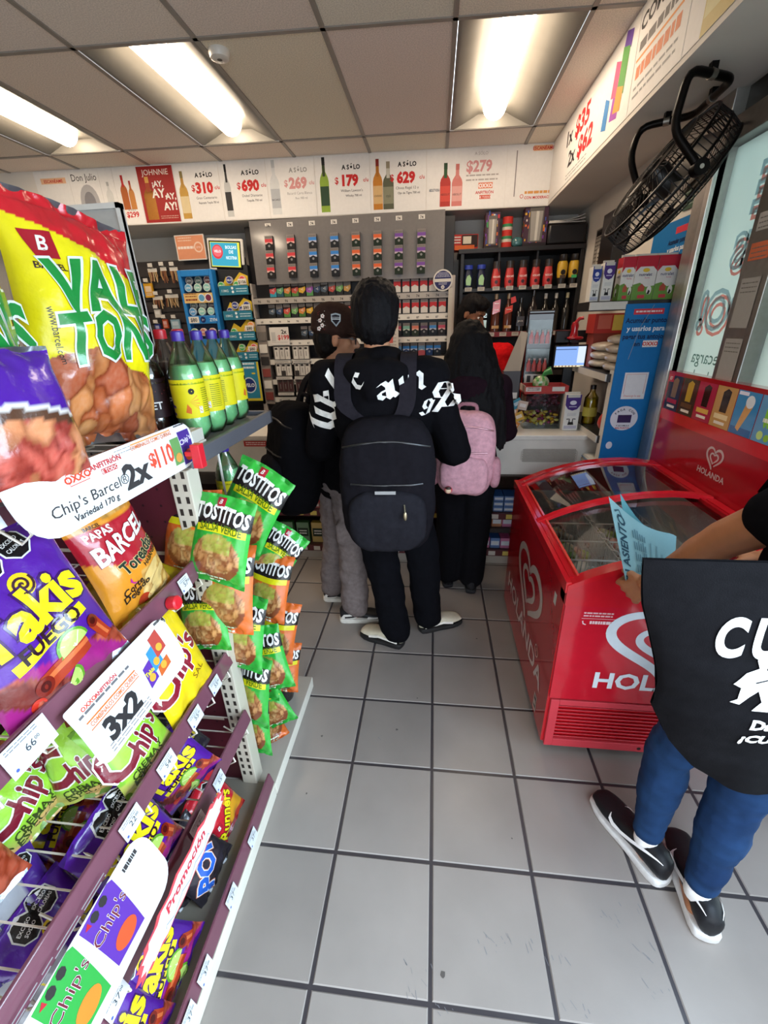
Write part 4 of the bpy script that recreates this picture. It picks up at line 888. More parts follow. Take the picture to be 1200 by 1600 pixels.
liquor(.745, .27, .085, '#17151a', '#1a1818', [(.15, .45, '#4a4a4f', 'JACK')], 'black square bottle with grey label reading JACK')
liquor(.85, .33, .085, '#221a1c', '#2a2224', [(.1, .4, '#cfc8bc', '')], 'tall dark bottle with cream label left of the dispenser')
for i, x in enumerate((.955, 1.045, 1.14)): liquor(x, .30, .075, '#1a1715', ['#cfcac2', '#d3cfc8', '#c9c19a'][i], None, ['white-capped bottle just behind the gum dispenser', 'white-capped bottle second from the rack side', 'cream-capped bottle at the rack side'][i])
# on top of the rack
m = MB(); T = MX.Translation((.22, 2.5, 2.25)) @ MX.Rotation(R(6), 4, 'Z'); m.box((-.115, 0, 0), (.115, .14, .115), '#b3261f', T=T); f = flat((.22-.115*math.cos(R(6)), 2.5-.115*math.sin(R(6))-.0005, 2.25), (math.cos(R(6)), math.sin(R(6)), 0), Z)
m.rect(f, .09, .02, .225, .11, '#2a1512', .0008); m.rect(f, .10, .045, .17, .10, '#d8cdb8', .0012); m.rect(f, .03, .0, .2, .035, '#d9662e', .0016); m.lines(f, .02, .08, .09, 3, .02, '#e9d7cc', .01, .0012)
tag(m.build('toy_box', mats=PAPER, bevel=.002), 'red window box lying at the left end of the rack top', 'box')
def confetti(m, f, u0, v0, u1, v1, seed):
    rr = random.Random(seed)
    for k in range(46):
        u, v = rr.uniform(u0, u1-.012), rr.uniform(v0, v1-.02); m.rect(f, u, v, u+rr.uniform(.006, .016), v+rr.uniform(.012, .035), rr.choice(['#d23b4a', '#e8b23a', '#3f9a58', '#3f62b8', '#7a3f9a', '#e0703a', '#e0d8ce']), .0006+k*1e-5)
def giftbox(x, w_, h, seed, label):
    m = MB(); m.box((x-w_/2, 2.48, 2.2505), (x+w_/2, 2.60, 2.25+h), '#4a3040'); f = FRONT(x, 2.48, 2.25); confetti(m, f, -w_/2, 0, w_/2, h, seed); f2 = LEFTW(x-w_/2, 2.60, 2.25); confetti(m, f2, 0, 0, .12, h, seed+1)
    m.rect(f, -w_*.3, h*.1, w_*.3, h*.9, '#6b6660', .0014); m.poly(f, [(-w_*.2, h*.13), (w_*.2, h*.13), (w_*.26, h*.8), (-w_*.26, h*.8)], '#a8a29a', .0018); m.poly(f, [(-w_*.02, h*.13), (w_*.08, h*.13), (w_*.1, h*.8), (-.02*w_, h*.8)], '#d9d3c8', .002)
    m.rect(f, -w_*.5, 0, w_*.5, h*.08, '#2a2226', .002)
    tag(m.build('tumbler_gift_box', mats=PAPER, bevel=.002), label, 'box')
giftbox(.445, .12, .26, 3, 'colourful boxed tumbler beside the red striped cylinder'); giftbox(.80, .19, .31, 5, 'tall colourful boxed tumbler beside the black box')
m = MB(); m.lathe([(.043, 0)]+[(.043, .02+.022*i, ['#c9352c', '#d8c8b8', '#3f8a5a', '#c9352c'][i % 4]) for i in range(9)]+[(.043, .225), (.0001, .225)], '#c9352c', (.575, 2.53, 2.2505), n=24)
tag(m.build('striped_can', mats=PAPER, smooth=40), 'red patterned cylinder on the rack top', 'can')
m = MB(); m.blob((.665, 2.53, 2.2905), (.05, .04, .04), '#3f6a6c', p=2.4); tag(m.build('teal_ornament', mats=GLOSS, smooth=60), 'small shiny teal pot on the rack top', 'pot')
m = MB(); m.box((.90, 2.46, 2.2505), (1.215, 2.78, 2.405), '#161314'); tag(m.build('black_box', mats=PLASTIC, bevel=.02, smooth=40), 'black box at the wall end of the rack top', 'box')
for i in range(3):
    m = MB(); k = 8; vs = []
    for dz in (0, .006):
        for j in range(k+1):
            t = j/k; x = .905+.285*t; z = 2.4065+.0075*i+.02*i*t**3+dz
            vs += [(x, 2.47+.01*i, z), (x, 2.72+.01*i, z)]
    n = 2*(k+1); fs_ = [(n+2*j, n+2*j+2, n+2*j+3, n+2*j+1) for j in range(k)]+[(2*j, 2*j+1, 2*j+3, 2*j+2) for j in range(k)]+[(2*j, 2*j+2, n+2*j+2, n+2*j) for j in range(k)]+[(2*j+1, n+2*j+1, n+2*j+3, 2*j+3) for j in range(k)]+[(0, n, n+1, 1), (2*k, 2*k+1, n+2*k+1, n+2*k)]
    m.add(vs, fs_, '#d5d0c8'); tag(m.build('magazine', mats=PAPER), ['bottom', 'middle', 'topmost curling'][i]+' white magazine on the black box', 'magazine', 'magazines on the black box')

# ================================================================ left: peg board, pouch displays, screen
pb = MB(); pb.box((-3.6, 2.46, .9), (-1.76, 2.50, 2.275), '#2a2626')
for k in range(13): pb.box((-3.6, 2.445, .95+k*.1), (-1.76, 2.46, 1.035+k*.1), '#322d2c')
tag(pb.build('slat_board', mats=PAINT), 'dark slatted board for hanging goods left of the pouch displays', 'board')
mb_ = MB(); mb_.box((-3.6, 2.44, 0), (-1.76, 2.84, .9), '#4a2f30'); tag(mb_.build('back_cabinet', mats=PAINT), 'maroon low cabinet under the slatted board', 'cabinet')
HG = 'goods hanging on the slatted board'
def hang(px, py, w_, h, c, label, strands=0, seed=0):
    q = at(px, py, y=2.42); m = MB(); f = FRONT(q.x, q.y, q.z)
    if strands:
        m.rect(f, -w_/2, h/2-.03, w_/2, h/2, '#d9d3c8', .001); m.box((q.x-w_/2, q.y, q.z+h/2-.03), (q.x+w_/2, q.y+.003, q.z+h/2), '#c9c3b8')
        rr = random.Random(seed)
        for k in range(strands):
            x = q.x-w_/2+w_*(k+.5)/strands; m.tube([(x, q.y-.004, q.z+h/2-.03), (x+rr.uniform(-.006, .006), q.y-.006, q.z), (x+rr.uniform(-.01, .01), q.y-.004, q.z-h/2+rr.uniform(0, .03))], .0045, rr.choice(['#a0714a', '#7c4a35', '#c09a6a', '#8a5a40', '#d0b48a']), n=5)
    else:
        m.box((q.x-w_/2, q.y-.008, q.z-h/2), (q.x+w_/2, q.y+.012, q.z+h/2), c); f = FRONT(q.x, q.y-.008, q.z); m.rect(f, -w_*.35, -h*.1, w_*.35, h*.3, mixc(c, '#ffffff', .35), .0006); m.lines(f, -w_*.35, w_*.35, -h*.2, 3, h*.08, '#e5dfd4', h*.03, .0008)
    m.tube([(q.x, 2.47, q.z+h/2+.008), (q.x, q.y-.02, q.z+h/2+.008)], .003, '#b5afa6', n=5)
    m.box((q.x-.022, q.y-.024, q.z+h/2+.01), (q.x+.022, q.y-.021, q.z+h/2+.04), '#d6d0c6')
    tag(m.build('hanging_pack', mats=PAPER), label, 'hanging goods', HG)
for i, (px, py, w_, h, c, s, l) in enumerate([(240, 432, .09, .13, '#000', 6, 'beaded bracelets, leftmost of the top hanging row'), (257, 430, .06, .13, '#000', 5, 'beaded bracelets, middle of the top hanging row'), (273, 430, .08, .13, '#000', 6, 'beaded bracelets beside the blue tin display'),
    (248, 473, .1, .11, '#000', 7, 'beaded bracelets, left of the second hanging row'), (270, 471, .13, .12, '#000', 8, 'beaded bracelets, right of the second hanging row'), (209, 455, .06, .11, '#2f6fb8', 0, 'left one of two blue packs on the slatted board'), (221, 453, .05, .11, '#3a7cc4', 0, 'right one of two blue packs on the slatted board'), (233, 454, .085, .12, '#d9a026', 0, 'yellow pack hanging on the slatted board'),
    (224, 492, .09, .15, '#a3323a', 0, 'red pack hanging on the slatted board'), (247, 490, .06, .07, '#cfc9bf', 0, 'white card hanging under the bracelets'), (275, 507, .09, .09, '#8fb0bf', 0, 'pale blue card hanging beside the tin display'), (259, 506, .05, .08, '#c2502f', 0, 'orange trinket hanging low on the slatted board'), (247, 512, .05, .06, '#3a4a9a', 0, 'dark blue trinket hanging low on the slatted board')]):
    hang(px, py, w_, h, c, l, s, i)
def tin(x, y, z, c, label, txt, group, name='pouch_tin', r=.034):
    m = MB(); m.lathe([(.0001, .011), (r*.96, .011), (r, .008), (r, -.011), (.0001, -.011)], mixc(c, '#e9e6e0', .55), (x, y, z), T=MX.Rotation(R(90), 3, 'X'), n=22); f = FRONT(x, y-.011, z)
    m.disc(f, 0, 0, r*.8, c, .0006); m.text(f, txt, 0, -.007, .019, '#f2efe9', .001, bold=.02, maxw=r*1.4)
    tag(m.build(name, mats=PLASTIC, smooth=40), label, 'tin', group)
zy = thing('pouch_tin_display', 'bright blue two-window display of pouch tins', 'display stand', (-2.16, 2.3, .9)); BL = '#1f78bd'
m = MB(); x0, x1 = -2.33, -2.005
m.box((x0, 2.36, 1.0), (x1, 2.42, 2.172), '#15304a')
for a, b in ((x0, x0+.03), (x1-.03, x1)): m.box((a, 2.28, 1.0), (b, 2.36, 2.172), BL)
m.box((x0+.03, 2.28, 2.12), (x1-.03, 2.36, 2.172), BL); m.box((x0+.03, 2.275, 1.73), (x1-.03, 2.36, 1.80), BL); m.box((x0+.03, 2.31, 1.925), (x1-.03, 2.36, 1.94), '#16507f'); m.box((x0+.03, 2.28, 1.0), (x1-.03, 2.36, 1.60), BL)
m.build('frame', zy, PLASTIC, bevel=.004)
f = FRONT(0, 2.273, 0); m = MB(); m.box((x0+.025, 2.273, 1.905), (x1-.025, 2.279, 1.985), '#e6c078'); m.lines(f, x0+.04, x0+.15, 1.975, 2, .02, '#8a4a2a', .008); m.lines(f, x0+.04, x0+.15, 1.925, 1, .02, '#8a3a2a', .014, .0008, seed=2)
for i, (u, c) in enumerate(((-2.135, '#5fa0c8'), (-2.07, '#7a2a4a'))): m.disc(f, u, 1.945, .034, '#e6ecef', .0008); m.disc(f, u, 1.945, .027, c, .0012)
m.build('offer_banner', zy, PAPER)
m = MB(); m.disc(FRONT(0, 2.2745, 0), -2.16, 1.765, .026, '#1a2a66', .0006); f = FRONT(0, 2.2745, 0); m.rect(f, x0+.03, 1.738, x0+.13, 1.792, '#e8e3d6', .0006); m.text(f, '$80', x0+.08, 1.75, .043, '#23202a', .001, bold=.02); m.text(f, 'ZYN', -2.06, 1.75, .036, '#dfeaf2', .001, bold=.03); m.text(f, '3+', -2.16, 1.756, .022, '#fff', .001); m.build('price_print', zy, PAPER)
GZ = 'pouch tins in the blue display'
for r_, (z, cs, nm) in enumerate([(2.105, ['#5a5f63', '#4c6a66', '#6a3f46'], 'top'), (2.03, ['#5b9cc0', '#7fb5a6', '#83b8b2'], 'second'), (1.885, ['#5a6a66', '#9aa5a0', '#5f5560'], 'third'), (1.835, ['#4f8fc0', '#86bdb0', '#8ac0b4'], 'fourth'), (1.66, ['#6f9a5a', '#b5756a', '#b06a5f'], 'lowest')]):
    for k in range(3): tin(-2.255+k*.088, 2.30 if r_ in (1, 3) else (2.335 if r_ < 4 else 2.262), z-(.014 if r_ == 0 else 0), cs[k], 'round pouch tin in the blue display, %s row, %s' % (nm, ['left', 'middle', 'right'][k]), 'ZYN', GZ)
vl = thing('pouch_rack', 'teal and yellow tiered rack of round pouch tins with $80 tags', 'display stand', (-1.84, 2.35, .9))
m = MB(); m.box((-1.985, 2.36, .98), (-1.70, 2.42, 2.20), '#14181c'); m.build('rack_back', vl, PAINT)
GV = 'pouch tins in the teal rack'
pal = {'g': '#3fa04f', 'b': '#26357f', 'r': '#d0474a', 'o': '#e08a3a'}; pn = {'g': 'green', 'b': 'navy', 'r': 'red', 'o': 'orange'}
for t, (x0, z0, x1, z1, disc, pr, tn) in enumerate([(-1.968, 1.96, -1.695, 2.147, [(.0, .08, 'g'), (.085, .12, 'b'), (.15, .08, 'g'), (.21, .12, 'r')], '$106', 'top'), (-1.966, 1.755, -1.691, 1.943, [(.045, .075, 'b'), (.10, .12, 'b'), (.165, .085, 'b'), (.215, .12, 'b')], '$80', 'second'), (-1.96, 1.579, -1.688, 1.756, [(.045, .075, 'g'), (.18, .085, 'o'), (.22, .125, 'o')], '$80', 'third'), (-1.935, 1.40, -1.688, 1.551, [(.075, .115, 'g'), (.15, .075, 'r'), (.195, .115, 'r')], '$80', 'lowest')]):
    m = MB(); m.box((x0, 2.30, z0), (x1, 2.36, z0+.012), '#1a4a5a'); m.box((x0, 2.296, z0), (x1, 2.302, z0+.075), '#2c7c96'); f = FRONT(0, 2.296, 0)
    m.add([f(a, b, h) for h in (-.03, -.028) for a, b in ((x0+.02, z0+.07), (x1, z0+.07), (x1, z0+.15), (x1-.07, z0+.18), (x0+.13, z0+.11), (x0+.07, z0+.15))], [(6, 7, 8, 9, 10, 11), (5, 4, 3, 2, 1, 0)], '#d9b832')
    m.text(f, '10MG' if t else '11MG', x0+.055, z0+.025, .028, '#cfe6ec', bold=.02, maxw=.07); m.disc(f, x0+.125, z0+.055, .011, '#e6eef0'); m.disc(f, x0+.128, z0+.025, .011, '#e6eef0'); m.lines(f, x0+.16, x1-.01, z0+.045, 2, .02, '#bfe0ea', .008)
    m.rect(f, x1-.085, z0+.08, x1-.005, z0+.125, '#e6e1d6', .004); m.text(f, pr, x1-.045, z0+.088, .036, '#2b2728', .0046, bold=.02, maxw=.07)
    m.build('tin_tray', vl, PAPER)
    for k, (dx, dz, c) in enumerate(disc): tin(x0+dx+.02, 2.318-.004*k, z0+dz, pal[c], '%s round tin, %s from the left on the %s tier of the teal rack' % (pn[c], ORDN[k], tn), 'VELO', GV, r=.031)
def dvelo(m, f):
    m.rect(f, -1.885, 1.02, -1.70, 1.385, '#d9c83a', .0004); m.rect(f, -1.885, 1.045, -1.72, 1.385, '#2f8aa8', .0008); m.text(f, 'VELO', -1.80, 1.15, .05, '#eef3f5', .002, bold=.03) if False else None
    m.text(f, 'ADIDAS,', -1.80, 1.34, .03, '#dff0f4', .0012, bold=.02, maxw=.14) if False else m.lines(f, -1.87, -1.74, 1.36, 2, .035, '#dff0f4', .018, .0012)
    m.disc(f, -1.815, 1.17, .068, '#d8e4ea', .0012, ry=.075, n=28); m.disc(f, -1.815, 1.17, .058, '#23357a', .0016, ry=.064, n=28); m.text(f, 'VELO', -1.815, 1.155, .045, '#eef3f5', .002, bold=.03, maxw=.1); m.disc(f, -1.76, 1.28, .02, '#d9c83a', .0012, ry=.008)
card(-1.885, 1.02, -1.70, 1.388, 2.30, '#2f8aa8', dvelo, 'teal poster with a big navy tin under the tiered rack', 'poster', None, .006, name='pouch_poster')
def dor(m, f):
    m.rect(f, -2.35, 2.27, -2.09, 2.45, '#e2966f', .0005); m.lines(f, -2.33, -2.2, 2.43, 2, .02, '#f0cdb4', .008, .001); m.lines(f, -2.34, -2.19, 2.35, 1, .02, '#f6e6da', .02, .001, seed=5); m.disc(f, -2.145, 2.36, .042, '#f0cdb4', .001, n=26); m.disc(f, -2.145, 2.36, .03, '#e2966f', .0014, n=26); m.text(f, 'ZYN', -2.145, 2.352, .02, '#f6e6da', .0018)
card(-2.358, 2.262, -2.082, 2.458, 2.40, '#e8e1d6', dor, 'peach coloured sign above the blue tin display', 'sign', None, .012, name='pouch_sign')
sc = thing('advert_screen', 'lit tablet screen in a white frame showing a red tin', 'screen', (-1.88, 2.36, 2.16))
T = MX.Translation((-1.885, 2.36, 2.285)) @ MX.Rotation(R(4), 4, 'Y'); m = MB()
m.box((-.165, 0, -.125), (.165, .03, .125), '#d8d4cb', T=T); m.box((.0, .03, -.12), (.05, .08, .02), '#2a2626', T=T); m.build('frame', sc, PLASTIC, bevel=.012, smooth=40)
m = MB(); g = flat(T @ V((0, -.001, 0)), T.to_3x3() @ X, T.to_3x3() @ Z); m.rect(g, -.145, -.105, .145, .105, '#1d1b1c', .0005); m.rect(g, -.135, -.095, .135, .095, '#d4cf4a', .001); m.rect(g, -.13, -.088, .115, .09, '#3f9ab0', .0014); m.disc(g, -.07, .02, .05, '#c83f44', .002, ry=.055, n=26); m.disc(g, -.07, .024, .04, '#e0666a', .0024, ry=.042, n=26); m.text(g, 'VELO', -.07, .015, .026, '#f3e9e6', .0028, bold=.02)
for s, v in (('BOLSAS', .045), ('DE', .01), ('NICOTINA', -.035)): m.text(g, s, .055, v, .034, '#e6f2f4', .002, bold=.02, maxw=.1)
m.build('display', sc, SCREEN)
m = MB(); m.box((-1.94, 2.41, 2.13), (-1.83, 2.44, 2.2), '#2a2626'); m.build('bracket', sc, PLASTIC)

# ================================================================ on the counter, right-hand side
dp = thing('sweets_dispenser', 'tall black dispenser with two clear bays of red sweets', 'dispenser', (.69, 1.4, CZ))
T = MX.Translation((.69, 1.40, CZ)) @ MX.Rotation(R(-8), 4, 'Z')
m = MB(); m.box((-.085, .0, 0), (.085, .17, .74), '#161415', T=T); m.box((-.085, -.02, .725), (.085, .17, .75), '#1d1a1b', T=T); m.build('housing', dp, GLOSS, bevel=.008)
g = flat(T @ V((0, -.001, 0)), T.to_3x3() @ X, T.to_3x3() @ Z); 
m = MB(); m.rect(g, -.07, .27, .07, .34, '#d6d2ca', .001)
for k in range(3): m.rect(g, -.055+k*.045, .285, -.03+k*.045, .33, '#2b2728', .0014)
m.rect(g, -.07, .215, .06, .255, '#c9c4bc', .001); m.build('label_strip', dp, PAPER)
for z, nm in ((.56, 'upper'), (.38, 'lower')):
    m = MB(); m.box((-.072, -.055, z-.02), (.072, -.052, z+.13), '#fff', T=T); m.box((-.072, -.052, z-.02), (-.07, -.001, z+.13), '#fff', T=T); m.box((.07, -.052, z-.02), (.072, -.001, z+.13), '#fff', T=T); m.build('clear_bay', dp, ACRYL)
    for k in range(4):
        m = MB(); q = T @ V((-.052+k*.035, -.027, z-.018)); m.lathe([(.0145, 0), (.0145, .045), (.008, .06), (.006, .072), (.008, .074, '#c8a0a0'), (.008, .085, '#c8a0a0'), (.0001, .085)], '#d84a4a', q, n=12); tag(m.build('bottle_sweet', mats=PLASTIC, smooth=40), 'red bottle-shaped sweet in the %s dispenser bay, %s from the left' % (nm, ORDN[k]), 'sweet', 'bottle sweets in the dispenser')
m = MB(); P = [at(814, 517, y=1.35), at(825, 520, y=1.33), at(813, 581, y=1.2), at(787, 580, y=1.2)]
n_ = (P[1]-P[0]).cross(P[3]-P[0]).normalized()*.003
m.add(P+[p+n_ for p in P], [(0, 1, 2, 3), (4, 7, 6, 5), (0, 4, 5, 1), (1, 5, 6, 2), (2, 6, 7, 3), (3, 7, 4, 0)], '#8f857a'); a = P[3]; b = P[2]
m.box((a.x, 1.19, CZ), (b.x, 1.26, a.z), '#3a3332'); m.rect(FRONT(0, 1.19, 0), a.x+.01, 1.19, b.x-.01, 1.23, '#cfc6bc', .001)
tag(m.build('leaning_board', mats=PAINT), 'grey board slanting up from a black stand beside the cashier', 'board')
tr = MB(); tr.box((.585, 1.17, 1.222), (.865, 1.36, 1.232), '#a8352f'); 
for a, b, c in [((.585, 1.17, 1.232), (.865, 1.176, 1.272), '#b33a33'), ((.585, 1.354, 1.232), (.865, 1.36, 1.272), '#b33a33'), ((.585, 1.176, 1.232), (.591, 1.354, 1.272), '#c9bdb0'), ((.859, 1.176, 1.232), (.865, 1.354, 1.272), '#b33a33')]: tr.box(a, b, c)
f = FRONT(0, 1.17, 0); tr.rect(f, .59, 1.238, .69, 1.266, '#d8d2c8'); tr.lines(f, .6, .68, 1.258, 2, .012, '#7a2a2a', .005, .001); tr.rect(f, .76, 1.238, .84, 1.266, '#d8d2c8'); tr.text(f, '10', .67, 1.244, .02, '#2b2728', .0012)
tag(tr.build('sweets_tray', mats=PAPER), 'red and white cardboard tray on top of the clear sweets bins', 'tray')
for z0, z1, c, l, seed in ((1.11, 1.221, '#4a2a3a', 'upper clear bin of dark purple sweets', 3), (CZ+.0005, 1.109, '#c9a83a', 'lower clear bin of yellow wrapped sweets', 4)):
    bn = thing('sweets_bin', l+' on the counter', 'bin', (.72, 1.26, z0), 'clear sweets bins on the counter'); m = MB()
    for a, b in [((.60, 1.18, z0), (.845, 1.183, z1)), ((.60, 1.347, z0), (.845, 1.35, z1)), ((.60, 1.183, z0), (.603, 1.347, z1)), ((.842, 1.183, z0), (.845, 1.347, z1)), ((.603, 1.183, z0), (.842, 1.347, z0+.004))]: m.box(a, b, '#fff')
    m.build('clear_box', bn, ACRYL)
    rr = random.Random(seed); m = MB()
    for k in range(70):
        q = V((rr.uniform(.62, .825), rr.uniform(1.195, 1.33), rr.uniform(z0+.018, z1-.02))); T = MX.Rotation(rr.uniform(0, 3), 3, (rr.random(), rr.random(), .3))
        m.blob(q, (.02, .011, .009), rr.choice(['#d8b93a', '#c99a2a', '#e0cf6a', '#b5452f', '#a33a6a'] if seed == 4 else ['#4a2a3e', '#38222f', '#5a3040', '#7a2a3a']), nu=8, nv=5, T=T)
    o = m.build('sweets_filling', bn, FILM, smooth=60); o['kind'] = 'stuff'
m = MB(); q = V((.70, 1.25, 1.2335)); m.blob(q+V((0, 0, .05)), (.055, .035, .05), '#4f8a3f', nu=16, nv=12, colf=lambda p: mixc('#4f9a45', '#c9bf9a', .5+.5*math.sin(p.x*150+p.z*90))); m.tube([q+V((.01, 0, .095)), q+V((.025, 0, .115)), q+V((.06, -.01, .13))], [.012, .02, .03], '#3f8a48', n=8)
tag(m.build('sweets_bag', mats=FILM, smooth=60), 'green tied bag of sweets on the red tray', 'bag')
GQ = 'small packets left of the sweets bins'
for i, (x, z, c, nm, an) in enumerate([(.53, CZ, '#c9803a', 'orange', .5), (.555, CZ+.06, '#d0a03a', 'amber', -.4), (.51, CZ+.1, '#e0a060', 'light orange', .3), (.53, CZ+.15, '#3f8aa0', 'teal', -.5), (.565, CZ+.14, '#c9b0a0', 'beige', .2)]):
    m = MB(); T = MX.Translation((x, 1.14-.012*i, z+.035)) @ MX.Rotation(an, 4, 'Y'); m.box((-.03, 0, -.028), (.03, .01, .028), c, T=T); m.box((-.02, -.001, -.01), (.02, 0, .012), mixc(c, '#ffffff', .5), T=T); tag(m.build('sweets_packet', mats=PAPER), nm+' sweets packet in the pile between the woman and the bins', 'sweets', GQ)
def carton(x, y, z, w_, d, h, kind, label, rz=0):
    m = MB(); f = FRONT(0, 0, 0); fs2 = LEFTW(-w_/2, d, 0)
    m.box((-w_/2, 0, 0), (w_/2, d, h), '#e6e2da'); m.box((-w_/2, d*.42, h), (w_/2, d*.58, h+.012), '#cfc9c0')
    if kind == 'n':
        m.rect(f, -w_/2, h*.77, w_/2, h, '#c4283a'); m.poly(f, [(-w_/2, h*.77), (-w_/2, h*.64), (-w_*.3, h*.76), (w_*.3, h*.76), (w_/2, h*.66), (w_/2, h*.77)], '#c4283a', .0007); m.rect(fs2, 0, h*.77, d, h, '#b52636'); m.disc(f, 0, h*.68, w_*.16, '#e8c03a', .001, ry=h*.045); m.disc(fs2, d*.5, h*.68, d*.2, '#e8c03a', .001, ry=h*.045)
        m.text(f, 'nutralat', 0, h*.55, h*.1, '#2c2a66', .001, bold=.01, maxw=w_*.8); m.text(f, 'forte', w_*.1, h*.49, h*.06, '#d0507a', .001); m.text(fs2, 'nutralat', d*.5, h*.55, h*.07, '#2c2a66', .001, maxw=d*.8)
        m.poly(f, [(-w_/2, 0), (w_/2, 0), (w_/2, h*.33), (w_*.1, h*.30), (-w_*.2, h*.40), (-w_/2, h*.36)], '#6f9a45', .0008); m.poly(fs2, [(0, 0), (d, 0), (d, h*.36), (d*.4, h*.42), (0, h*.3)], '#6f9a45', .0008)
        m.poly(f, [(-w_*.25, h*.2), (w_*.05, h*.2), (w_*.05, h*.3), (-w_*.1, h*.38), (-w_*.25, h*.3)], '#b5523f', .0012); m.disc(f, w_*.28, h*.22, w_*.12, '#eeeae2', .0012, ry=h*.1); m.poly(f, [(w_*.2, h*.14), (w_*.3, h*.12), (w_*.34, h*.2), (w_*.26, h*.24)], '#26221f', .0016); m.rect(f, -w_*.22, h*.04, w_*.12, h*.12, '#c8404a', .0014); m.disc(fs2, d*.4, h*.2, d*.16, '#eeeae2', .0012, ry=h*.1); m.disc(fs2, d*.5, h*.15, d*.1, '#26221f', .0016, ry=h*.05)
    else:
        c = '#4a2f7a' if kind == 'p' else '#2a3a8a'
        m.poly(f, [(-w_*.5, h), (-w_*.5, h*.72), (-w_*.3, h*.6), (0, h*.56), (w_*.3, h*.6), (w_*.5, h*.72), (w_*.5, h)], c); m.disc(f, 0, h*.78, w_*.22, '#e6e2ee', .001, ry=h*.06); m.rect(f, -w_*.25, h*.66, w_*.25, h*.68, '#d8d0e6', .001); m.rect(f, -w_*.4, h*.92, w_*.4, h, '#cfc9c0', .001)
        m.stroke(f, [(-w_*.3, h*.32), (-w_*.12, h*.33), (-w_*.1, h*.22)], w_*.07, '#1d1a1b', .001); m.stroke(f, [(w_*.3, h*.32), (w_*.12, h*.33), (w_*.1, h*.22)], w_*.07, '#1d1a1b', .001); m.poly(f, [(-w_*.2, h*.16), (w_*.2, h*.16), (w_*.16, h*.24), (-w_*.16, h*.24)], '#1d1a1b', .001); m.rect(f, -w_*.42, h*.05, w_*.42, h*.14, mixc(c, '#ffffff', .45), .001); m.lines(f, -w_*.3, w_*.3, h*.48, 3, h*.03, '#9a96a8', h*.008, .001)
    o = m.build('milk_carton', None, PAPER, loc=(0, 0, 0), bevel=.002); o.location = (x, y, z); o.rotation_euler = (0, 0, rz); tag(o, label, 'carton', 'milk cartons')
carton(.895, 1.13, CZ+.0005, .098, .08, .235, 'p', 'white and purple milk carton standing on the counter', .05)
pm = thing('till_monitor', 'till monitor with a lit blue screen behind the counter', 'monitor', (.9, 1.35, CZ))
m = MB(); m.box((.79, 1.34, 1.37), (1.0, 1.37, 1.515), '#1b191a'); m.build('housing', pm, PLASTIC, bevel=.004)
m = MB(); g = FRONT(0, 1.34, 0); m.rect(g, .796, 1.385, .99, 1.505, '#7f9fd8', .001); m.rect(g, .796, 1.485, .93, 1.489, '#2a3350', .0014); m.rect(g, .94, 1.40, .99, 1.505, '#c3cfe3', .0014); m.rect(g, .796, 1.375, .99, 1.385, '#d8cfa8', .0014)
for k in range(7): m.rect(g, .80+k*.022, 1.376, .812+k*.022, 1.384, '#8a6a5a', .0018)
m.build('display', pm, SCREEN)
m = MB(); m.box((.87, 1.37, CZ), (.93, 1.40, 1.44), '#1b191a'); m.box((.82, 1.33, CZ), (.98, 1.48, CZ+.015), '#1b191a'); m.build('stand', pm, PLASTIC, bevel=.003)
m = MB(); m.box((.84, 1.55, 1.52), (1.06, 1.60, 1.60), '#1d1a1b'); m.box((.93, 1.56, CZ), (.97, 1.59, 1.52), '#5a1f2a'); tag(m.build('till_printer', mats=PLASTIC, bevel=.004), 'black till unit on a maroon post behind the monitor', 'till')
m = MB(); m.blob((.955, 1.5, 1.535+.017), (.055, .035, .014), '#b5222a', p=2.6); m.lathe([(.03, 1.56), (.022, 1.60), (.026, 1.63), (.018, 1.655), (.0001, 1.66)], '#b5222a', (.945, 1.5, 0), n=16); m.tube([(.945, 1.5, 1.65), (.965, 1.49, 1.675), (.99, 1.48, 1.68)], .012, '#b5222a')
m.box((.93, 1.48, CZ), (.98, 1.52, 1.54), '#2a2626')
tag(m.build('desk_punch', mats=GLOSS, smooth=50), 'glossy red desk gadget on a black post above the monitor', 'gadget')

# ================================================================ right wall: shelf, notices, standee, fan
ws = thing('bracket_shelf', 'three-tier bracket shelf on the right wall behind the blue standee', 'shelf', (1.1, 1.2, 1.0))
for x0, y0, y1, z, t in ((.90, .80, 1.02, 1.755, .02), (.965, .82, 1.80, 1.38, .02), (.975, .83, 1.6, 1.02, .02)):
    m = MB(); m.box((x0, y0, z-.045), (1.228, y1, z), '#1b191a'); m.build('shelf_board', ws, PAINT, bevel=.002)
    m = MB()
    if z > 1.7: m.box((x0-.1+.0, y0-.008, z-.042), (x0+.09, y0, z-.004), '#d2ccc2'); m.box((x0-.1, y0, z-.045), (x0, y1, z), '#1b191a')
    else: m.box((x0-.008, y0+.01, z-.042), (x0, y1-.01, z-.004), '#d2ccc2')
    m.build('price_strip', ws, PAPER)
for i, (x, w_, l) in enumerate([(.985, .068, 'left red-topped milk carton, partly hidden, on the top wall shelf'), (1.067, .105, 'middle red-topped milk carton on the top wall shelf'), (1.172, .10, 'right red-topped milk carton touching the blue wall poster')]):
    carton(x, .825+.01*(i == 0), 1.7555, w_, .075, .205, 'n', l, 0)
carton(.835, .86, 1.7555, .045, .07, .17, 'b', 'slim white and blue carton at the left end of the top wall shelf'); carton(.893, .85, 1.7555, .055, .07, .185, 'p', 'slim white and purple carton on the top wall shelf')
GRI = 'rice and bean bags on the middle wall shelf'
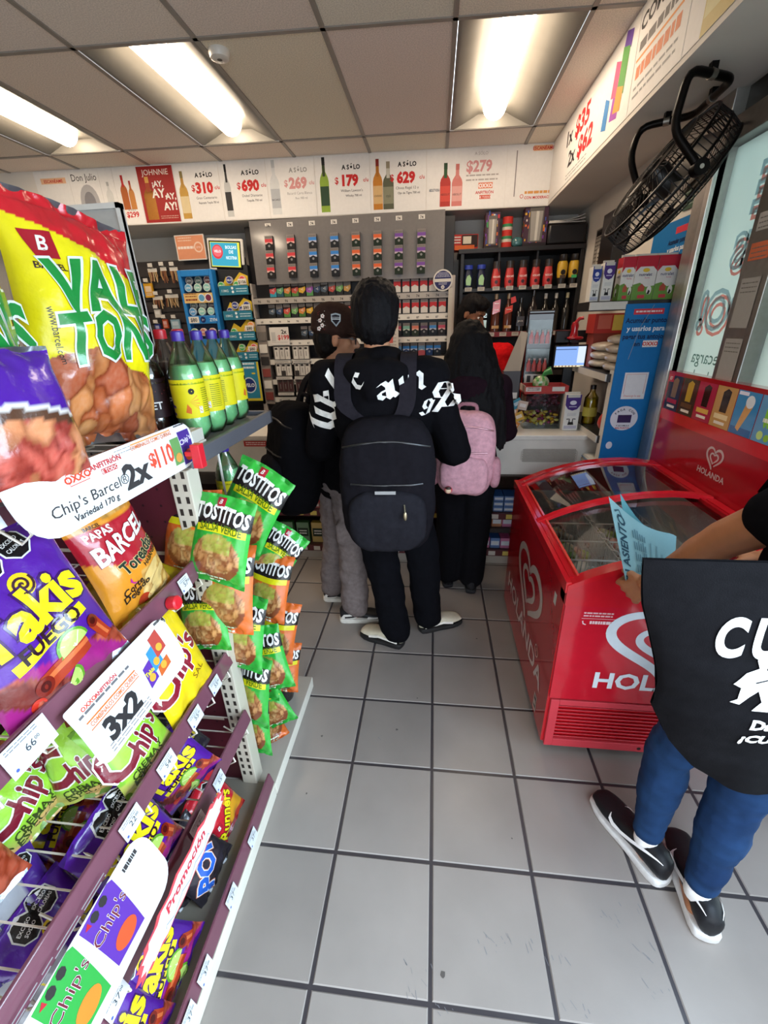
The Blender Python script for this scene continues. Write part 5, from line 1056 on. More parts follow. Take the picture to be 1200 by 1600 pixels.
for i in range(7):
    row_, k = divmod(i, 2); m = MB(); y = .93+.26*k+.08*row_*0; z = 1.3805+.028+.05*row_
    m.blob((0, 0, 0), (.115, .12, .029), '#cdbfae', p=2.5, nu=22, nv=12, colf=lambda p: mixc('#b5382f', '#c9392f', rnd.random()) if (p.x > .045 and p.y < -.02 and i != 6) else (mixc('#b5382f', '#d8862f', .4) if i == 6 and abs(p.x) < .07 and p.z > 0 else mixc('#d3c7b6', '#b9aa98', .5+.5*noise.noise(p*60))))
    o = m.build('rice_bag', None, FILM, smooth=60, loc=(0, 0, 0)); o.location = (1.095, y, z); o.rotation_euler = (0, 0, rnd.uniform(-.1, .1)); tag(o, 'white rice bag, %s layer, %s on the middle wall shelf' % (['bottom', 'second', 'third', 'top'][row_], ['near side', 'far side'][k]) if i < 6 else 'red and orange printed bag on top of the rice bags', 'bag', GRI)
for i, (x, y) in enumerate(((1.03, 1.2), (1.15, 1.12), (1.17, .96))):
    b = thing('cooking_oil_bottle', ['tall cooking oil bottle nearest the till on the lowest wall shelf', 'middle cooking oil bottle on the lowest wall shelf', 'cooking oil bottle beside the blue standee'][i], 'bottle', (x, y, 1.0205), 'cooking oil bottles')
    m = MB(); m.lathe([(.0001, 0), (.042, 0), (.044, .02), (.040, .07), (.044, .12), (.042, .17), (.018, .205), (.016, .225)], '#fff', (x, y, 1.0205)); m.build('bottle_body', b, OILPET, smooth=40)
    m = MB(); m.lathe([(.0001, .002), (.040, .003), (.042, .02), (.038, .07), (.042, .12), (.040, .165), (.0001, .165)], '#cdb53a', (x, y, 1.0205)); m.build('oil', b, LIQUID, smooth=40)
    m = MB(); m.lathe([(.018, .225), (.018, .25), (.0001, .25)], '#1d1a1b', (x, y, 1.0205)); m.build('cap', b, PLASTIC, smooth=40)
    m = MB(); m.add([(x+.0455*math.cos(a), y+.0455*math.sin(a), 1.0205+h) for h in (.05, .11) for a in [math.pi*(1+.1*j) for j in range(11)]], [(j, j+1, 12+j, 11+j) for j in range(10)], '#d8a82f' if i else '#d9c85a'); m.build('label', b, PAPER, smooth=60)
m = MB(); m.blob((0, 0, 0), (.075, .045, .065), '#c9392f', p=2.4, nu=22, nv=14, colf=lambda p: '#d6cbb8' if p.x > .0 and p.z < .03-p.x*.3 else ('#1d1a1b' if abs(p.x-.03) < .012 and abs(p.z-.01) < .02 else '#c43a2f')); o = m.build('flour_bag', None, FILM, smooth=60, loc=(0, 0, 0)); o.location = (1.06, .90, 1.087); o.rotation_euler = (0, .35, 0); tag(o, 'red and cream bag slumped on the lowest wall shelf', 'bag')
m = MB(); m.box((.99, 1.25, 1.585), (1.2, 1.4, 1.70), '#b0352f'); m.rect(FRONT(0, 1.25, 0), 1.01, 1.61, 1.09, 1.69, '#c96a5a'); m.rect(FRONT(0, 1.25, 0), 1.1, 1.6, 1.19, 1.69, '#d8c25a'); m.box((1.0, 1.26, 1.38), (1.19, 1.39, 1.585), '#8a3a30')
tag(m.build('red_carton', mats=PAPER), 'red carton under the top wall shelf behind the rice bags', 'box')
st = thing('blue_standee', 'tall blue loyalty points board behind the freezer', 'board', (1.13, .79, .0)); bx0, bx1 = 1.0, 1.262
A, B, C_, D = at(985, 475, y=.79), at(1068, 467, y=.79), at(1021, 716, y=.79), at(950, 716, y=.79)
sx0, sx1 = .985, 1.222
m = MB(); m.box((sx0, .785, .0), (sx1, .792, 1.737), '#1273b4'); f = FRONT(0, .785, 0); cx = (sx0+sx1)/2; w_ = sx1-sx0
m.rect(f, cx-.075, 1.685, cx+.075, 1.712, '#d63a4a'); m.lines(f, cx-.065, cx+.065, 1.695, 1, .01, '#f3e3e0', .008, .001, seed=3)
for s, z, c, sz in [('Acumular puntos', 1.645, '#10264f', .034), ('y usarlos para', 1.605, '#eaf2f7', .034), ('pagar tus antojos', 1.565, '#10264f', .034)]: m.text(f, s, cx, z, sz, c, .001, bold=.03, maxw=w_*.92)
m.text(f, 'en', cx-.03, 1.528, .034, '#10264f', .001, bold=.03); m.rect(f, cx+.0, 1.522, cx+.075, 1.556, '#eee6e2', .001); m.text(f, 'OXXO', cx+.038, 1.53, .026, '#d63a2a', .0014, bold=.04)
m.rect(f, cx-.06, 1.245, cx+.065, 1.39, '#e8e6e6', .001); m.stroke(f, [(cx-.05, 1.275), (cx-.05, 1.38), (cx+.055, 1.38), (cx+.055, 1.275)], .002, '#d0685a', .0016); m.text(f, 'Descarga la app', cx, 1.258, .016, '#d0483a', .0014, maxw=.09)
m.disc(f, cx-.02, 1.135, .075, '#e6e3e8', .001, n=36, ry=.07); m.rect(f, cx-.055, 1.11, cx+.02, 1.155, '#3a2352', .0016)
for i_, ch in enumerate('PAGA CON'): a_ = R(145-110*i_/7); m.text(f, ch, cx-.02+.054*math.cos(a_), 1.135+.05*math.sin(a_)-.004, .017, '#2b2136', .0016, bold=.03, rot=a_-math.pi/2)
m.text(f, 'Y ACUMULA', cx-.02, 1.088, .013, '#2b2136', .0016, bold=.02); m.text(f, 'MÁS PUNTOS', cx-.02, 1.074, .013, '#c83a4a', .0016, bold=.03); m.disc(f, cx-.075, .975, .018, '#e6e3e8', .001, ry=.022)
m.stroke(f, [(cx+.02, 1.73), (cx-.03, 1.62), (cx-.06, 1.46)], .002, '#a09a94', .002)
m.build('printed_board', st, PAPER)
m = MB(); m.box((sx0, .793, 0), (sx0+.02, .85, 1.4), '#d8d2c8'); m.box((sx1-.02, .793, 0), (sx1, .85, 1.4), '#d8d2c8'); m.build('stand', st, PLASTIC)
m = MB(); f = LEFTW(1.224, 0, 0)
m.box((1.224, .79, 1.80), (1.229, 1.2, 2.13), '#1273b4'); fw2 = LEFTW(1.224, 1.2, 0); m.rect(fw2, .26, 2.065, .39, 2.095, '#d63a4a')
for s, z, c in [('Acumular puntos', 2.02, '#10264f'), ('y usarlos para', 1.985, '#eaf2f7'), ('tus antojos', 1.95, '#10264f')]: m.text(fw2, s, .30, z, .034, c, .001, bold=.03, maxw=.2)
m.rect(fw2, .28, 1.905, .39, 1.935, '#e8b0a8', .001)
tag(m.build('loyalty_poster', mats=PAPER), 'blue loyalty poster on the wall behind the fan', 'poster')
m = MB(); m.box((1.222, .80, 2.16), (1.229, .92, 2.27), '#3f5a48'); m.lines(LEFTW(1.222, .92, 0), .01, .1, 2.25, 5, .018, '#a8b8ac', .006); tag(m.build('safety_sign', mats=PAPER), 'small green sign on the wall above the blue poster', 'sign')
m = MB(); m.box((1.14, 1.60, 1.80), (1.229, 1.86, 2.33), '#1b191a'); f = FRONT(0, 1.60, 0); fl2 = LEFTW(1.14, 1.86, 0); m.rect(fl2, .02, 2.2, .23, 2.3, '#2f2b2a', .001)
tag(m.build('notice_box', mats=PLASTIC, bevel=.004), 'black box on the right wall beyond the fan', 'box')
for i, (y0, y1, z0, z1, c) in enumerate(((1.9, 2.22, 2.0, 2.30, '#9a948c'), (1.87, 2.1, 1.86, 2.16, '#c4bdb2'))):
    m = MB(); m.box((1.215-.012*i, y0, z0), (1.221-.012*i, y1, z1), c); g = LEFTW(1.215-.012*i, y1, 0); m.lines(g, .02, y1-y0-.03, z1-.04, 9, .026, '#5f5a56', .01, .001, seed=i); m.rect(g, .02, z1-.05, .15, z1-.01, '#2b2727', .001) if i == 0 else None
    tag(m.build('pinned_notice', mats=PAPER), ['grey notice with a black heading pinned to the right wall', 'crumpled pale notice pinned in front of the grey one'][i], 'notice')
m = MB()
for k in range(9): m.box((.955+.004*(k % 3), .84+.006*(k % 2), .80+k*.0075), (1.20-.005*(k % 2), 1.0-.004*(k % 3), .8068+k*.0075), ['#dcd8cf', '#c9c9c6', '#7d97b0', '#e3dfd6'][k % 4])
tag(m.build('newspaper_pile', mats=PAPER), 'pile of folded newspapers behind the freezer', 'newspapers')
m = MB(); m.box((.94, .80, 0), (1.21, .99, .79), '#b5aa9c'); m.box((.935, .797, .77), (1.215, .995, .7995), '#a0968a'); tag(m.build('newspaper_stand', mats=PAINT, bevel=.003), 'low stand under the newspaper pile behind the freezer', 'stand')
# hanging drum fan
fn = thing('ceiling_fan', 'black drum fan on a tube yoke hanging under the window soffit', 'fan', (.97, .56, 2.2))
FC = V((.975, .56, 2.20)); U_ = V((.60, 0, .80)).normalized(); W_ = V((0, 1, 0)); N_ = U_.cross(W_); N_ = -N_ if N_.z > 0 else N_
fp = lambda r, a, h: FC+U_*(r*math.cos(a))+W_*(r*.84*math.sin(a))+N_*h
cir = lambda r, h, n=48: [fp(r, 2*math.pi*i/n, h) for i in range(n)]
FB = '#1a1817'
m = MB()
vs = cir(.27, -.055)+cir(.275, 0)+cir(.27, .055); n = 48
vs2 = cir(.262, -.055)+cir(.267, 0)+cir(.262, .055)
m.add(vs+vs2, [(k*n+i, k*n+(i+1) % n, (k+1)*n+(i+1) % n, (k+1)*n+i) for k in range(2) for i in range(n)]+[(3*n+k*n+i, 3*n+(k+1)*n+i, 3*n+(k+1)*n+(i+1) % n, 3*n+k*n+(i+1) % n) for k in range(2) for i in range(n)]+[(i, 3*n+i, 3*n+(i+1) % n, (i+1) % n) for i in range(n)]+[(2*n+i, 2*n+(i+1) % n, 5*n+(i+1) % n, 5*n+i) for i in range(n)], FB) if False else None
for r, h in ((.27, -.06), (.274, 0), (.27, .06)): m.tube(cir(r, h), .006, FB, n=6, closed=True)
for i in range(64):
    a = 2*math.pi*i/64; m.tube([fp(.27, a, -.06), fp(.276, a, 0), fp(.27, a, .06)], .0022, FB, n=4)
m.build('cage_rim', fn, METAL, smooth=60)
for s, nm in ((1, 'front_grille'), (-1, 'rear_grille')):
    m = MB()
    for i in range(72):
        a = 2*math.pi*i/72; m.tube([fp(.27, a, s*.06), fp(.20, a+.08, s*.088), fp(.11, a+.14, s*.095), fp(.045, a+.16, s*.095)], .0017, '#2a2725', n=4)
    for r, h in ((.20, .089), (.12, .096), (.05, .096)): m.tube(cir(r, s*h), .0026, '#2a2725', n=5, closed=True)
    m.build(nm, fn, METAL, smooth=60)
m = MB(); m.tube([FC-N_*.085, FC+N_*.03], .05, FB, n=20); m.build('motor', fn, PLASTIC, smooth=40)
m = MB()
for b in range(3):
    a0 = 2*math.pi*b/3; pts = []
    for j in range(7):
        r = .05+.19*j/6
        pts += [fp(r, a0-.35-.1*j/6, .035), fp(r, a0+.35, .0)]
    m.add(pts+[p+N_*.003 for p in pts], [(2*j, 2*j+1, 2*j+3, 2*j+2) for j in range(6)]+[(14+2*j, 14+2*j+2, 14+2*j+3, 14+2*j+1) for j in range(6)], '#8f8b86')
m.build('blades', fn, METAL, smooth=60)
C1, C2, C3, C4 = at(1078, 108, z=2.495), at(1146, 122, z=2.495), at(1085, 180, z=2.495), at(1000, 199, z=2.495)
P1, P2 = FC+V((0, -.25, -.01)), FC+V((0, .25, -.01))
def bend(pts, r=.05):
    out = [pts[0]]
    for a, b, c in zip(pts, pts[1:], pts[2:]):
        p, q = b+(a-b).normalized()*min(r, (a-b).length*.4), b+(c-b).normalized()*min(r, (c-b).length*.4)
        out += [((1-t)**2)*p+2*t*(1-t)*b+t*t*q for t in (0, .25, .5, .75, 1)]
    return out+[pts[-1]]
m = MB(); m.tube(bend([P1, C1+V((-.02, .0, -.17)), C1, C2, C3, C4, C4+V((-.03, -.02, -.12)), P2]), .015, FB, n=10)
for p, q in ((C1, C2), (C2, C3), (C3, C4)): 
    c = (p+q)/2; d = (q-p).normalized(); m.tube([c-d*.012, c+d*.012], .018, '#8d8880', n=10); m.box(c+V((-.012, -.012, .0)), c+V((.012, .012, .034)), FB)
for p in (P1, P2): m.tube([p+V((0, -.02, 0)), p+V((0, .02, 0))], .028, FB, n=14)
m.disc(FRONT(P1.x, P1.y-.0205, P1.z), 0, 0, .008, '#bdb7ae', .001)
m.build('tube_yoke', fn, METAL, smooth=50)
# ================================================================ snack bags
def chipcol(pal, s, seed, dark='#5a1f10'):
    def g(u, v):
        p = V((u*s, v*s, seed)); d, q = noise.voronoi(p+V((noise.noise(p*1.3)*.5, noise.noise(p*1.3+V((9, 0, 0)))*.5, 0)))
        k = int(abs(q[0].x*57+q[0].y*131)*10) % len(pal); e = min(1, (d[1]-d[0])*3.2); t = .5+.5*noise.noise(p*7)
        return mixc(mixc(dark, pal[k], .35+.65*e), mixc(pal[k], '#fff0d0', .45), .28*t*e)
    return g
class Bag:
    def __init__(s, w_, h, t, seed=0, wr=1.0):
        s.w, s.h, s.t, s.sd, s.wr = w_, h, t, seed, wr
    def yv(s, u, v):
        Un = min(1, abs(2*u/s.w)); vn = v/s.h; p = max(0.0, math.sin(math.pi*max(0, min(1, (vn-.045)/.91))))**.55
        side = (1-Un**2.8)**.62; d = s.t/2*p*side
        q = V((u*14+s.sd*3.1, v*14, s.sd)); wv = noise.noise(q)*.30*d+noise.noise(q*2.6)*.011*s.wr*side*(1.05-p)
        cr = abs(noise.noise(V((u*30+s.sd, v*7, s.sd*1.7))))*.006*s.wr*(.25+.75*(1-p*.8))*side
        return d+wv-cr, p
    def f(s, u, v, h=0):
        d, p = s.yv(u, v); return V((u*(1-.075*p), -(d+h), v+.004*math.sin(u*25+s.sd)))
    def b(s, u, v):
        d, p = s.yv(-u, v); return V((u*(1-.075*p), d*.9, v+.004*math.sin(u*25+s.sd)))
def make_bag(name, label, w_, h, t, M, front, deco=None, back='#8a8d94', seed=0, group=None, cat='snack bag', nu=26, nv=38, wr=1.0):
    B = Bag(w_, h, t, seed, wr); m = MB(); vs = []; cs = []; fs_ = []
    for j in range(nv+1):
        for i in range(nu+1):
            vs.append(B.f((i/nu-.5)*w_, j/nv*h)); cs.append(front(i/nu, j/nv))
    fs_ = [(j*(nu+1)+i, j*(nu+1)+i+1, (j+1)*(nu+1)+i+1, (j+1)*(nu+1)+i) for j in range(nv) for i in range(nu)]
    m.addv(vs, fs_, cs)
    n2, k2 = 14, 18; vs = [B.b((i/n2-.5)*w_, j/k2*h) for j in range(k2+1) for i in range(n2+1)]
    m.add(vs, [(j*(n2+1)+i, (j+1)*(n2+1)+i, (j+1)*(n2+1)+i+1, j*(n2+1)+i+1) for j in range(k2) for i in range(n2)], back, 0 if H(back) != H('#8a8d94') else 1)
    if deco: deco(m, B)
    o = m.build(name, None, [FILM, FOIL], smooth=70, loc=(0, 0, 0)); o.matrix_basis = M
    return tag(o, label, cat, group)
def copy_bag(o, label, M, group=None):
    n = o.copy(); COL.objects.link(n); n.matrix_basis = M; n['label'] = label
    if group: n['group'] = group
    return n
def otext(m, B, s, u, v, size, c, out, ow, rot=0, h=.0012, bold=.02, shear=0, maxw=None, sub=.012, sx=1, out2=None):
    if out2: m.text(B.f, s, u, v, size, out2, h-.0004, bold=bold+ow*1.7, shear=shear, rot=rot, maxw=maxw and maxw*1.04, sub=sub, sx=sx)
    m.text(B.f, s, u, v, size, out, h, bold=bold+ow, shear=shear, rot=rot, maxw=maxw and maxw*1.02, sub=sub, sx=sx); m.text(B.f, s, u, v, size, c, h+.0007, bold=bold, shear=shear, rot=rot, maxw=maxw, sub=sub, sx=sx)
def octagon(m, B, u, v, r, rot=.2, t1='EXCESO', t2='SODIO'):
    p = [(u+r*math.cos(math.pi/8+i*math.pi/4+rot), v+r*math.sin(math.pi/8+i*math.pi/4+rot)) for i in range(8)]
    m.poly(B.f, [(u+(a-u)*1.12, v+(b-v)*1.12) for a, b in p], '#e8e6e2', .0014, sub=.012); m.poly(B.f, p, '#1b191a', .002, sub=.012)
    m.text(B.f, t1, u-r*.1*math.sin(rot), v+r*.12, r*.36, '#e8e6e2', .0027, bold=.02, rot=rot, maxw=r*1.4); m.text(B.f, t2, u+r*.35*math.sin(rot), v-r*.35, r*.36, '#e8e6e2', .0027, bold=.02, rot=rot, maxw=r*1.4)
def barcel(m, B, u, v, s, rot=0, txt=True):
    m.poly(B.f, [(u-.6*s, v+.42*s), (u+.55*s, v+.5*s), (u+.6*s, v-.5*s), (u-.35*s, v-.55*s)], '#a8192a', .0014, sub=.012); m.text(B.f, 'B', u+.03*s, v-.25*s, .75*s, '#f1ece6', .002, bold=.02, shear=.2, rot=rot)
    if txt: m.text(B.f, 'BARCEL', u+.05*s, v-.95*s, .34*s, '#3a2420', .0016, bold=.02, rot=rot)
def place(o, U, W): return basis(V(o), U, W)
G_T = 'big snack bags on the top shelf'
# --- big yellow and red pork-rind style bag
ck = chipcol(['#d9743c', '#e08a4a', '#c9602c', '#e59a5a', '#b9522a'], 6.5, 3)
def vfront(u, v):
    nz = noise.noise(V((u*7, 3, 1)))*.03
    if v > .905-.18*u: return '#cf1f2b'
    if v < .36+nz+.05*math.sin(u*5): return ck(u, v*1.25)
    if v > .965: return '#cf1f2b'
    return '#eedd16'
def vdeco(m, B):
    w_, h = B.w, B.h
    barcel(m, B, -.33*w_, .80*h, .05)
    otext(m, B, 'VALE', .10*w_, .585*h, .135, '#1d8a3c', '#e9eef0', .035, rot=.13, bold=.03, shear=.12, maxw=.92*w_, h=.0035, sub=.007); otext(m, B, 'TONES', .15*w_, .39*h, .135, '#1d8a3c', '#e9eef0', .035, rot=.13, bold=.03, shear=.1, maxw=1.0*w_, h=.0035, sub=.007)
    m.text(B.f, 'www.barcel.com', -.40*w_, .46*h, .016, '#2b2420', .0012, rot=-1.45)
mv = place((-.80, -.905, 1.425), (.18, .98, -.14), (-.02, .14, .98))
VB = make_bag('snack_bag', 'giant yellow and red bag with green VALE TONES lettering, nearest the bottles', .31, .50, .15, mv, vfront, vdeco, seed=2, group=G_T, nu=100, nv=140)
copy_bag(VB, 'second yellow and red VALE TONES bag, cut off by the left photo edge', place((-.80, -1.225, 1.425), (.15, .98, -.05), (-.06, .12, .98)))
ck2 = chipcol(['#c9483c', '#d85a4a', '#e08a5a', '#b53a34'], 6, 11)
make_bag('snack_bag', 'purple bag with brown wave and red chips at the left photo edge', .20, .24, .08, place((-.66, -1.235, 1.425), (.1, .99, -.1), (-.2, .1, .97)), lambda u, v: ck2(u, v) if v < .45+.06*math.sin(u*4) else ('#5a3a2a' if v < .52+.06*math.sin(u*4) else ('#ece6e2' if v < .55+.06*math.sin(u*4) else '#4f1f9a')), None, seed=5, group=G_T)
def rdeco(m, B): octagon(m, B, .03, .44, .035); octagon(m, B, -.05, .42, .03)
make_bag('snack_bag', 'red bag with black warning octagons peeking up behind the giant yellow bag', .26, .52, .10, place((-.93, -.62, 1.40), (-.1, .99, -.25), (-.1, .02, .98)), lambda u, v: '#c3202c' if v > .5 else ck(u, v), rdeco, seed=7, group=G_T)

# --- second shelf
rc = chipcol(['#8a2218', '#a8301f', '#c24a2a', '#7a1a18'], 7, 21, '#3a0a12')
def tfront(u, v):
    if v < .36-.18*u+.05*noise.noise(V((u*6, v*6, 4))) and v > .03: 
        t = math.sin(u*9+v*14)
        return mixc('#8a1f6a', '#a0247a', .5+.5*t) if t > -.2 else rc(u, v)
    return mixc('#4a1a8a', '#5c249c', .5+.5*noise.noise(V((u*4, v*4, 2))))
def lime(m, B, u, v, r, rot=0):
    p = [(u+r*math.cos(math.pi*i/12+rot), v+r*math.sin(math.pi*i/12+rot)) for i in range(13)]
    m.poly(B.f, p, '#5f9a2a', .0016, sub=.012); m.poly(B.f, [(u+(a-u)*.85, v+(b-v)*.85) for a, b in p], '#b5d66a', .002, sub=.012)
    for i in (3, 6, 9): m.stroke(B.f, [(u, v), (u+.8*r*math.cos(math.pi*i/12+rot), v+.8*r*math.sin(math.pi*i/12+rot))], .0018, '#e8f0c0', .0025)
def roll(m, B, u0, v0, u1, v1, r):
    m.stroke(B.f, [(u0, v0), (u1, v1)], [r*2, r*1.6], '#a8381f', .0016, sub=.012); m.stroke(B.f, [(u0, v0+r*.3), (u1, v1+r*.3)], r*.5, '#d06a3a', .002, sub=.012); m.disc(B.f, u0, v0, r*.9, '#7a1f14', .0022, sub=.01); m.disc(B.f, u0, v0, r*.5, '#4a0f0c', .0027)
def tdeco(m, B, txt='Takis', flav='FUEGO', oct_=True):
    w_, h = B.w, B.h
    m.disc(B.f, .04*w_, .70*h, .085*w_, '#e6c21f', .001, sub=.012)
    m.stroke(B.f, [(.04*w_+.012*w_*a*.5*math.cos(a), .70*h+.012*w_*a*.5*math.sin(a)) for a in [i*.45 for i in range(30)]], .004, '#3a1a2a', .0018)
    otext(m, B, txt, -.02*w_, .47*h, .085*w_/.215*1.05, '#f0dc1e', '#3a0f5a', .04, rot=.10, bold=.04, shear=-.05, maxw=.96*w_)
    m.poly(B.f, [(-.33*w_, .385*h), (.30*w_, .46*h), (.31*w_, .40*h), (-.32*w_, .325*h)], '#f0dc1e', .001, sub=.012); m.text(B.f, flav, .0, .372*h, .034*w_/.215, '#2b1020', .0016, bold=.03, rot=.10)
    roll(m, B, -.22*w_, .20*h, .18*w_, .24*h, .018); roll(m, B, .3*w_, .32*h, .38*w_, .18*h, .014); lime(m, B, .08*w_, .27*h, .032, .2); lime(m, B, -.06*w_, .10*h, .03, -2.2); m.disc(B.f, -.3*w_, .13*h, .012, '#c2301f', .0014)
    if oct_: octagon(m, B, -.05*w_, .86*h, .024); octagon(m, B, .18*w_, .89*h, .024, t1='EXCESO', t2='CALORÍAS')
TK = make_bag('snack_bag', 'large purple bag with yellow Takis FUEGO lettering on the second shelf', .23, .315, .09, place((-.695, -1.285, 1.03), (.18, .98, .05), (-.28, .16, .95)) @ MX.Scale(1.08, 4), tfront, tdeco, seed=13, group='snack bags on the second shelf', nu=48, nv=56)
pk = chipcol(['#e0b25a', '#d8a04a', '#e8c47a'], 6, 31, '#9a5a1a')
def pfront(u, v):
    if .40 < v < .78 and v > .40+.28*max(0, .42-u)*1.3: return '#b01c2c'
    if v < .33 and u > .45 and abs(u-.72) < .26: return pk(u*1.0, v*1.6)
    if .80 < v < .93 and .42 < u < .9: return pk(u, v)
    return '#e0902a'
def pdeco(m, B):
    w_, h = B.w, B.h
    barcel(m, B, -.25*w_, .88*h, .034)
    m.text(B.f, 'PAPAS', -.22*w_, .70*h, .026, '#f1ece6', .0012, bold=.03, rot=.06, sub=.012); otext(m, B, 'BARCEL', .02*w_, .55*h, .062, '#f3efe9', '#8a1522', .02, rot=.2, bold=.03, shear=.15, maxw=.86*w_)
    otext(m, B, 'Toreadas', .10*w_, .41*h, .04, '#1d2f22', '#e8c88a', .03, rot=.2, bold=.03, maxw=.7*w_); m.text(B.f, 'HABANERO', .25*w_, .375*h, .016, '#1d1a18', .0014, bold=.02, rot=.2)
    m.poly(B.f, [(.12*w_, .95*h), (.28*w_, .905*h), (.33*w_, .96*h), (.30*w_, .89*h), (.2*w_, .87*h)], '#8a1a4a', .0016, sub=.012)
    m.poly(B.f, [(-.22*w_, .30*h), (-.12*w_, .27*h), (-.17*w_, .27*h), (-.2*w_, .33*h)], '#c0248a', .0016)
    for i in range(4): m.disc(B.f, .16*w_+.02*(i % 2), .29*h-.028*i, .034, '#e6c27a', .001+.0003*i, ry=.014, rot=.35, sub=.012)
    m.text(B.f, 'Corte', -.17*w_, .22*h, .026, '#1d1a18', .0014, bold=.02, rot=.25); m.text(B.f, 'Delgado', -.12*w_, .175*h, .026, '#1d1a18', .0014, bold=.02, rot=.25)
    m.disc(B.f, -.05*w_, .09*h, .02, '#b5391f', .0014, ry=.014, sub=.012)
PP = make_bag('snack_bag', 'orange and red BARCEL Toreadas crisp bag, front one on the second shelf', .205, .31, .085, place((-.73, -1.02, 1.04), (.06, .99, .04), (-.20, .12, .95)), pfront, pdeco, seed=17, group='snack bags on the second shelf', nu=46, nv=64, back='#c9822a')
copy_bag(PP, 'orange and red crisp bag half hidden between the purple bag and its twin', place((-.80, -1.19, 1.04), (.02, .99, .02), (-.2, .1, .95)))
copy_bag(PP, 'orange crisp bag deepest behind the purple bag on the second shelf', place((-.87, -1.40, 1.035), (.02, .99, .0), (-.15, .12, .95)))
ypl = lambda u, v: '#d9c020' if v > .35 else '#b09a1c'
YB_ = make_bag('snack_bag', 'small yellow bag lying under the front orange crisp bag', .16, .20, .05, place((-.70, -1.04, 1.03), (.1, .98, .0), (-.95, .0, .25)), ypl, None, seed=19, group='snack bags on the second shelf', back='#c9b31c')
copy_bag(YB_, 'small yellow bag lying deeper on the second shelf', place((-.72, -.93, 1.03), (.1, .98, 0), (-.95, 0, .28)))
# --- third shelf: green and yellow chip bags
def chfront(base, edge):
    def g(u, v):
        if v < .17: return mixc('#c9a26a', base, .5+.5*noise.noise(V((u*9, v*9, 1))))
        return base if (u > .06 and u < .95) else edge
    return g
def chdeco(fl, band, tcol='#7a1a2c'):
    def g(m, B):
        w_, h = B.w, B.h; barcel(m, B, -.32*w_, .86*h, .026)
        m.poly(B.f, [(-.1*w_, .97*h), (.3*w_, .97*h), (.34*w_, .88*h), (-.06*w_, .86*h)], band, .001, sub=.012)
        otext(m, B, 'C', -.25*w_, .27*h, .125*w_/.17, tcol, '#eef0e4', .03, rot=.45, bold=.03, shear=.2); otext(m, B, "hip's", .16*w_, .37*h, .075*w_/.17, tcol, '#eef0e4', .03, rot=.45, bold=.03, shear=.25, maxw=.62*w_)
        for i, s in enumerate(fl): m.text(B.f, s, -.05*w_, (.15-.07*i)*h, .024*w_/.17, '#3a4a1c', .0014, bold=.02, rot=.2)
        m.disc(B.f, .1*w_, .06*h, .05*w_/.17*.8, '#d9b06a', .0012, ry=.02, sub=.012)
    return g
GREEN = '#9bd23c'
CH = make_bag('snack_bag', "lime green Chip's CREMA Y ESPECIAS bag right under the 3x2 card", .175, .215, .07, place((-.70, -1.19, .675), (.06, .99, .0), (-.40, .12, .9)), chfront(GREEN, '#7fb83a'), chdeco(['CREMA Y', 'ESPECIAS'], '#7a3a20'), seed=23, group='chip bags on the third shelf', back='#6f9a3a', nu=36, nv=44)
copy_bag(CH, "second lime green Chip's bag, left of the price card on the third shelf", place((-.87, -1.33, .67), (.05, .99, .05), (-.4, .1, .9)))
copy_bag(CH, "lime green Chip's bag seen edge-on between its two neighbours", place((-.79, -1.265, .675), (.85, .45, .1), (-.3, .25, .9)))
copy_bag(CH, "lime green Chip's bag lowest at the left of the third shelf", place((-.88, -1.42, .66), (.2, .97, .1), (-.6, .1, .8)))
def chyd(m, B):
    w_, h = B.w, B.h
    otext(m, B, 'C', -.28*w_, .28*h, .13, '#8a1f30', '#f3efe0', .03, rot=.5, bold=.03, shear=.2); otext(m, B, "hip's", .12*w_, .42*h, .085, '#8a1f30', '#f3efe0', .03, rot=.5, bold=.03, shear=.25); m.text(B.f, 'SAL', .2*w_, .25*h, .03, '#8a5a1a', .0014, rot=.4)
    octagon(m, B, .0, .66*h, .022); octagon(m, B, .08*w_, .86*h, .022, t2='CALORÍAS'); m.poly(B.f, [(-.3*w_, .48*h), (-.22*w_, .53*h), (-.16*w_, .48*h), (-.23*w_, .42*h)], '#a8192a', .0016)
CY_ = make_bag('snack_bag', "yellow Chip's bag tilted beside the lime green ones", .20, .32, .075, place((-.685, -1.0, .685), (.10, .99, .05), (-.25, .12, .95)), lambda u, v: '#efcf1a' if v > .04 else '#d9b81a', chyd, seed=27, group='chip bags on the third shelf', back='#d9b81a', nu=36, nv=48)
copy_bag(CY_, "second yellow Chip's bag behind the tilted one, by the red clip", place((-.82, -.91, .68), (.10, .98, .1), (-.35, .0, .93)))
# --- fourth shelf: small purple bags and silver backs
TS = make_bag('snack_bag', 'small purple Takis FUEGO bag standing at the middle of the fourth shelf', .18, .235, .065, place((-.675, -1.30, .43), (.05, .99, .05), (-.30, .12, .94)) @ MX.Scale(1.15, 4), tfront, tdeco, seed=33, group='purple bags on the fourth shelf', nu=34, nv=40, back='#3f1a72')
copy_bag(TS, 'small purple Takis bag leaning behind the white chip sheet', place((-.71, -1.46, .42), (.15, .98, .15), (-.45, .05, .88)))
copy_bag(TS, 'small purple bag in front of the black one on the fourth shelf', place((-.70, -1.075, .425), (.55, .75, .35), (-.3, -.15, .9)))
kb = lambda u, v: mixc('#1d1a1e', '#35303a', .5+.5*noise.noise(V((u*5, v*5, 1))))
def kd(m, B): octagon(m, B, -.02, .7*B.h, .018); octagon(m, B, .025, .6*B.h, .018); m.text(B.f, 'ki', .03, .35*B.h, .05, '#b09a2a', .0014, bold=.03, rot=.2)
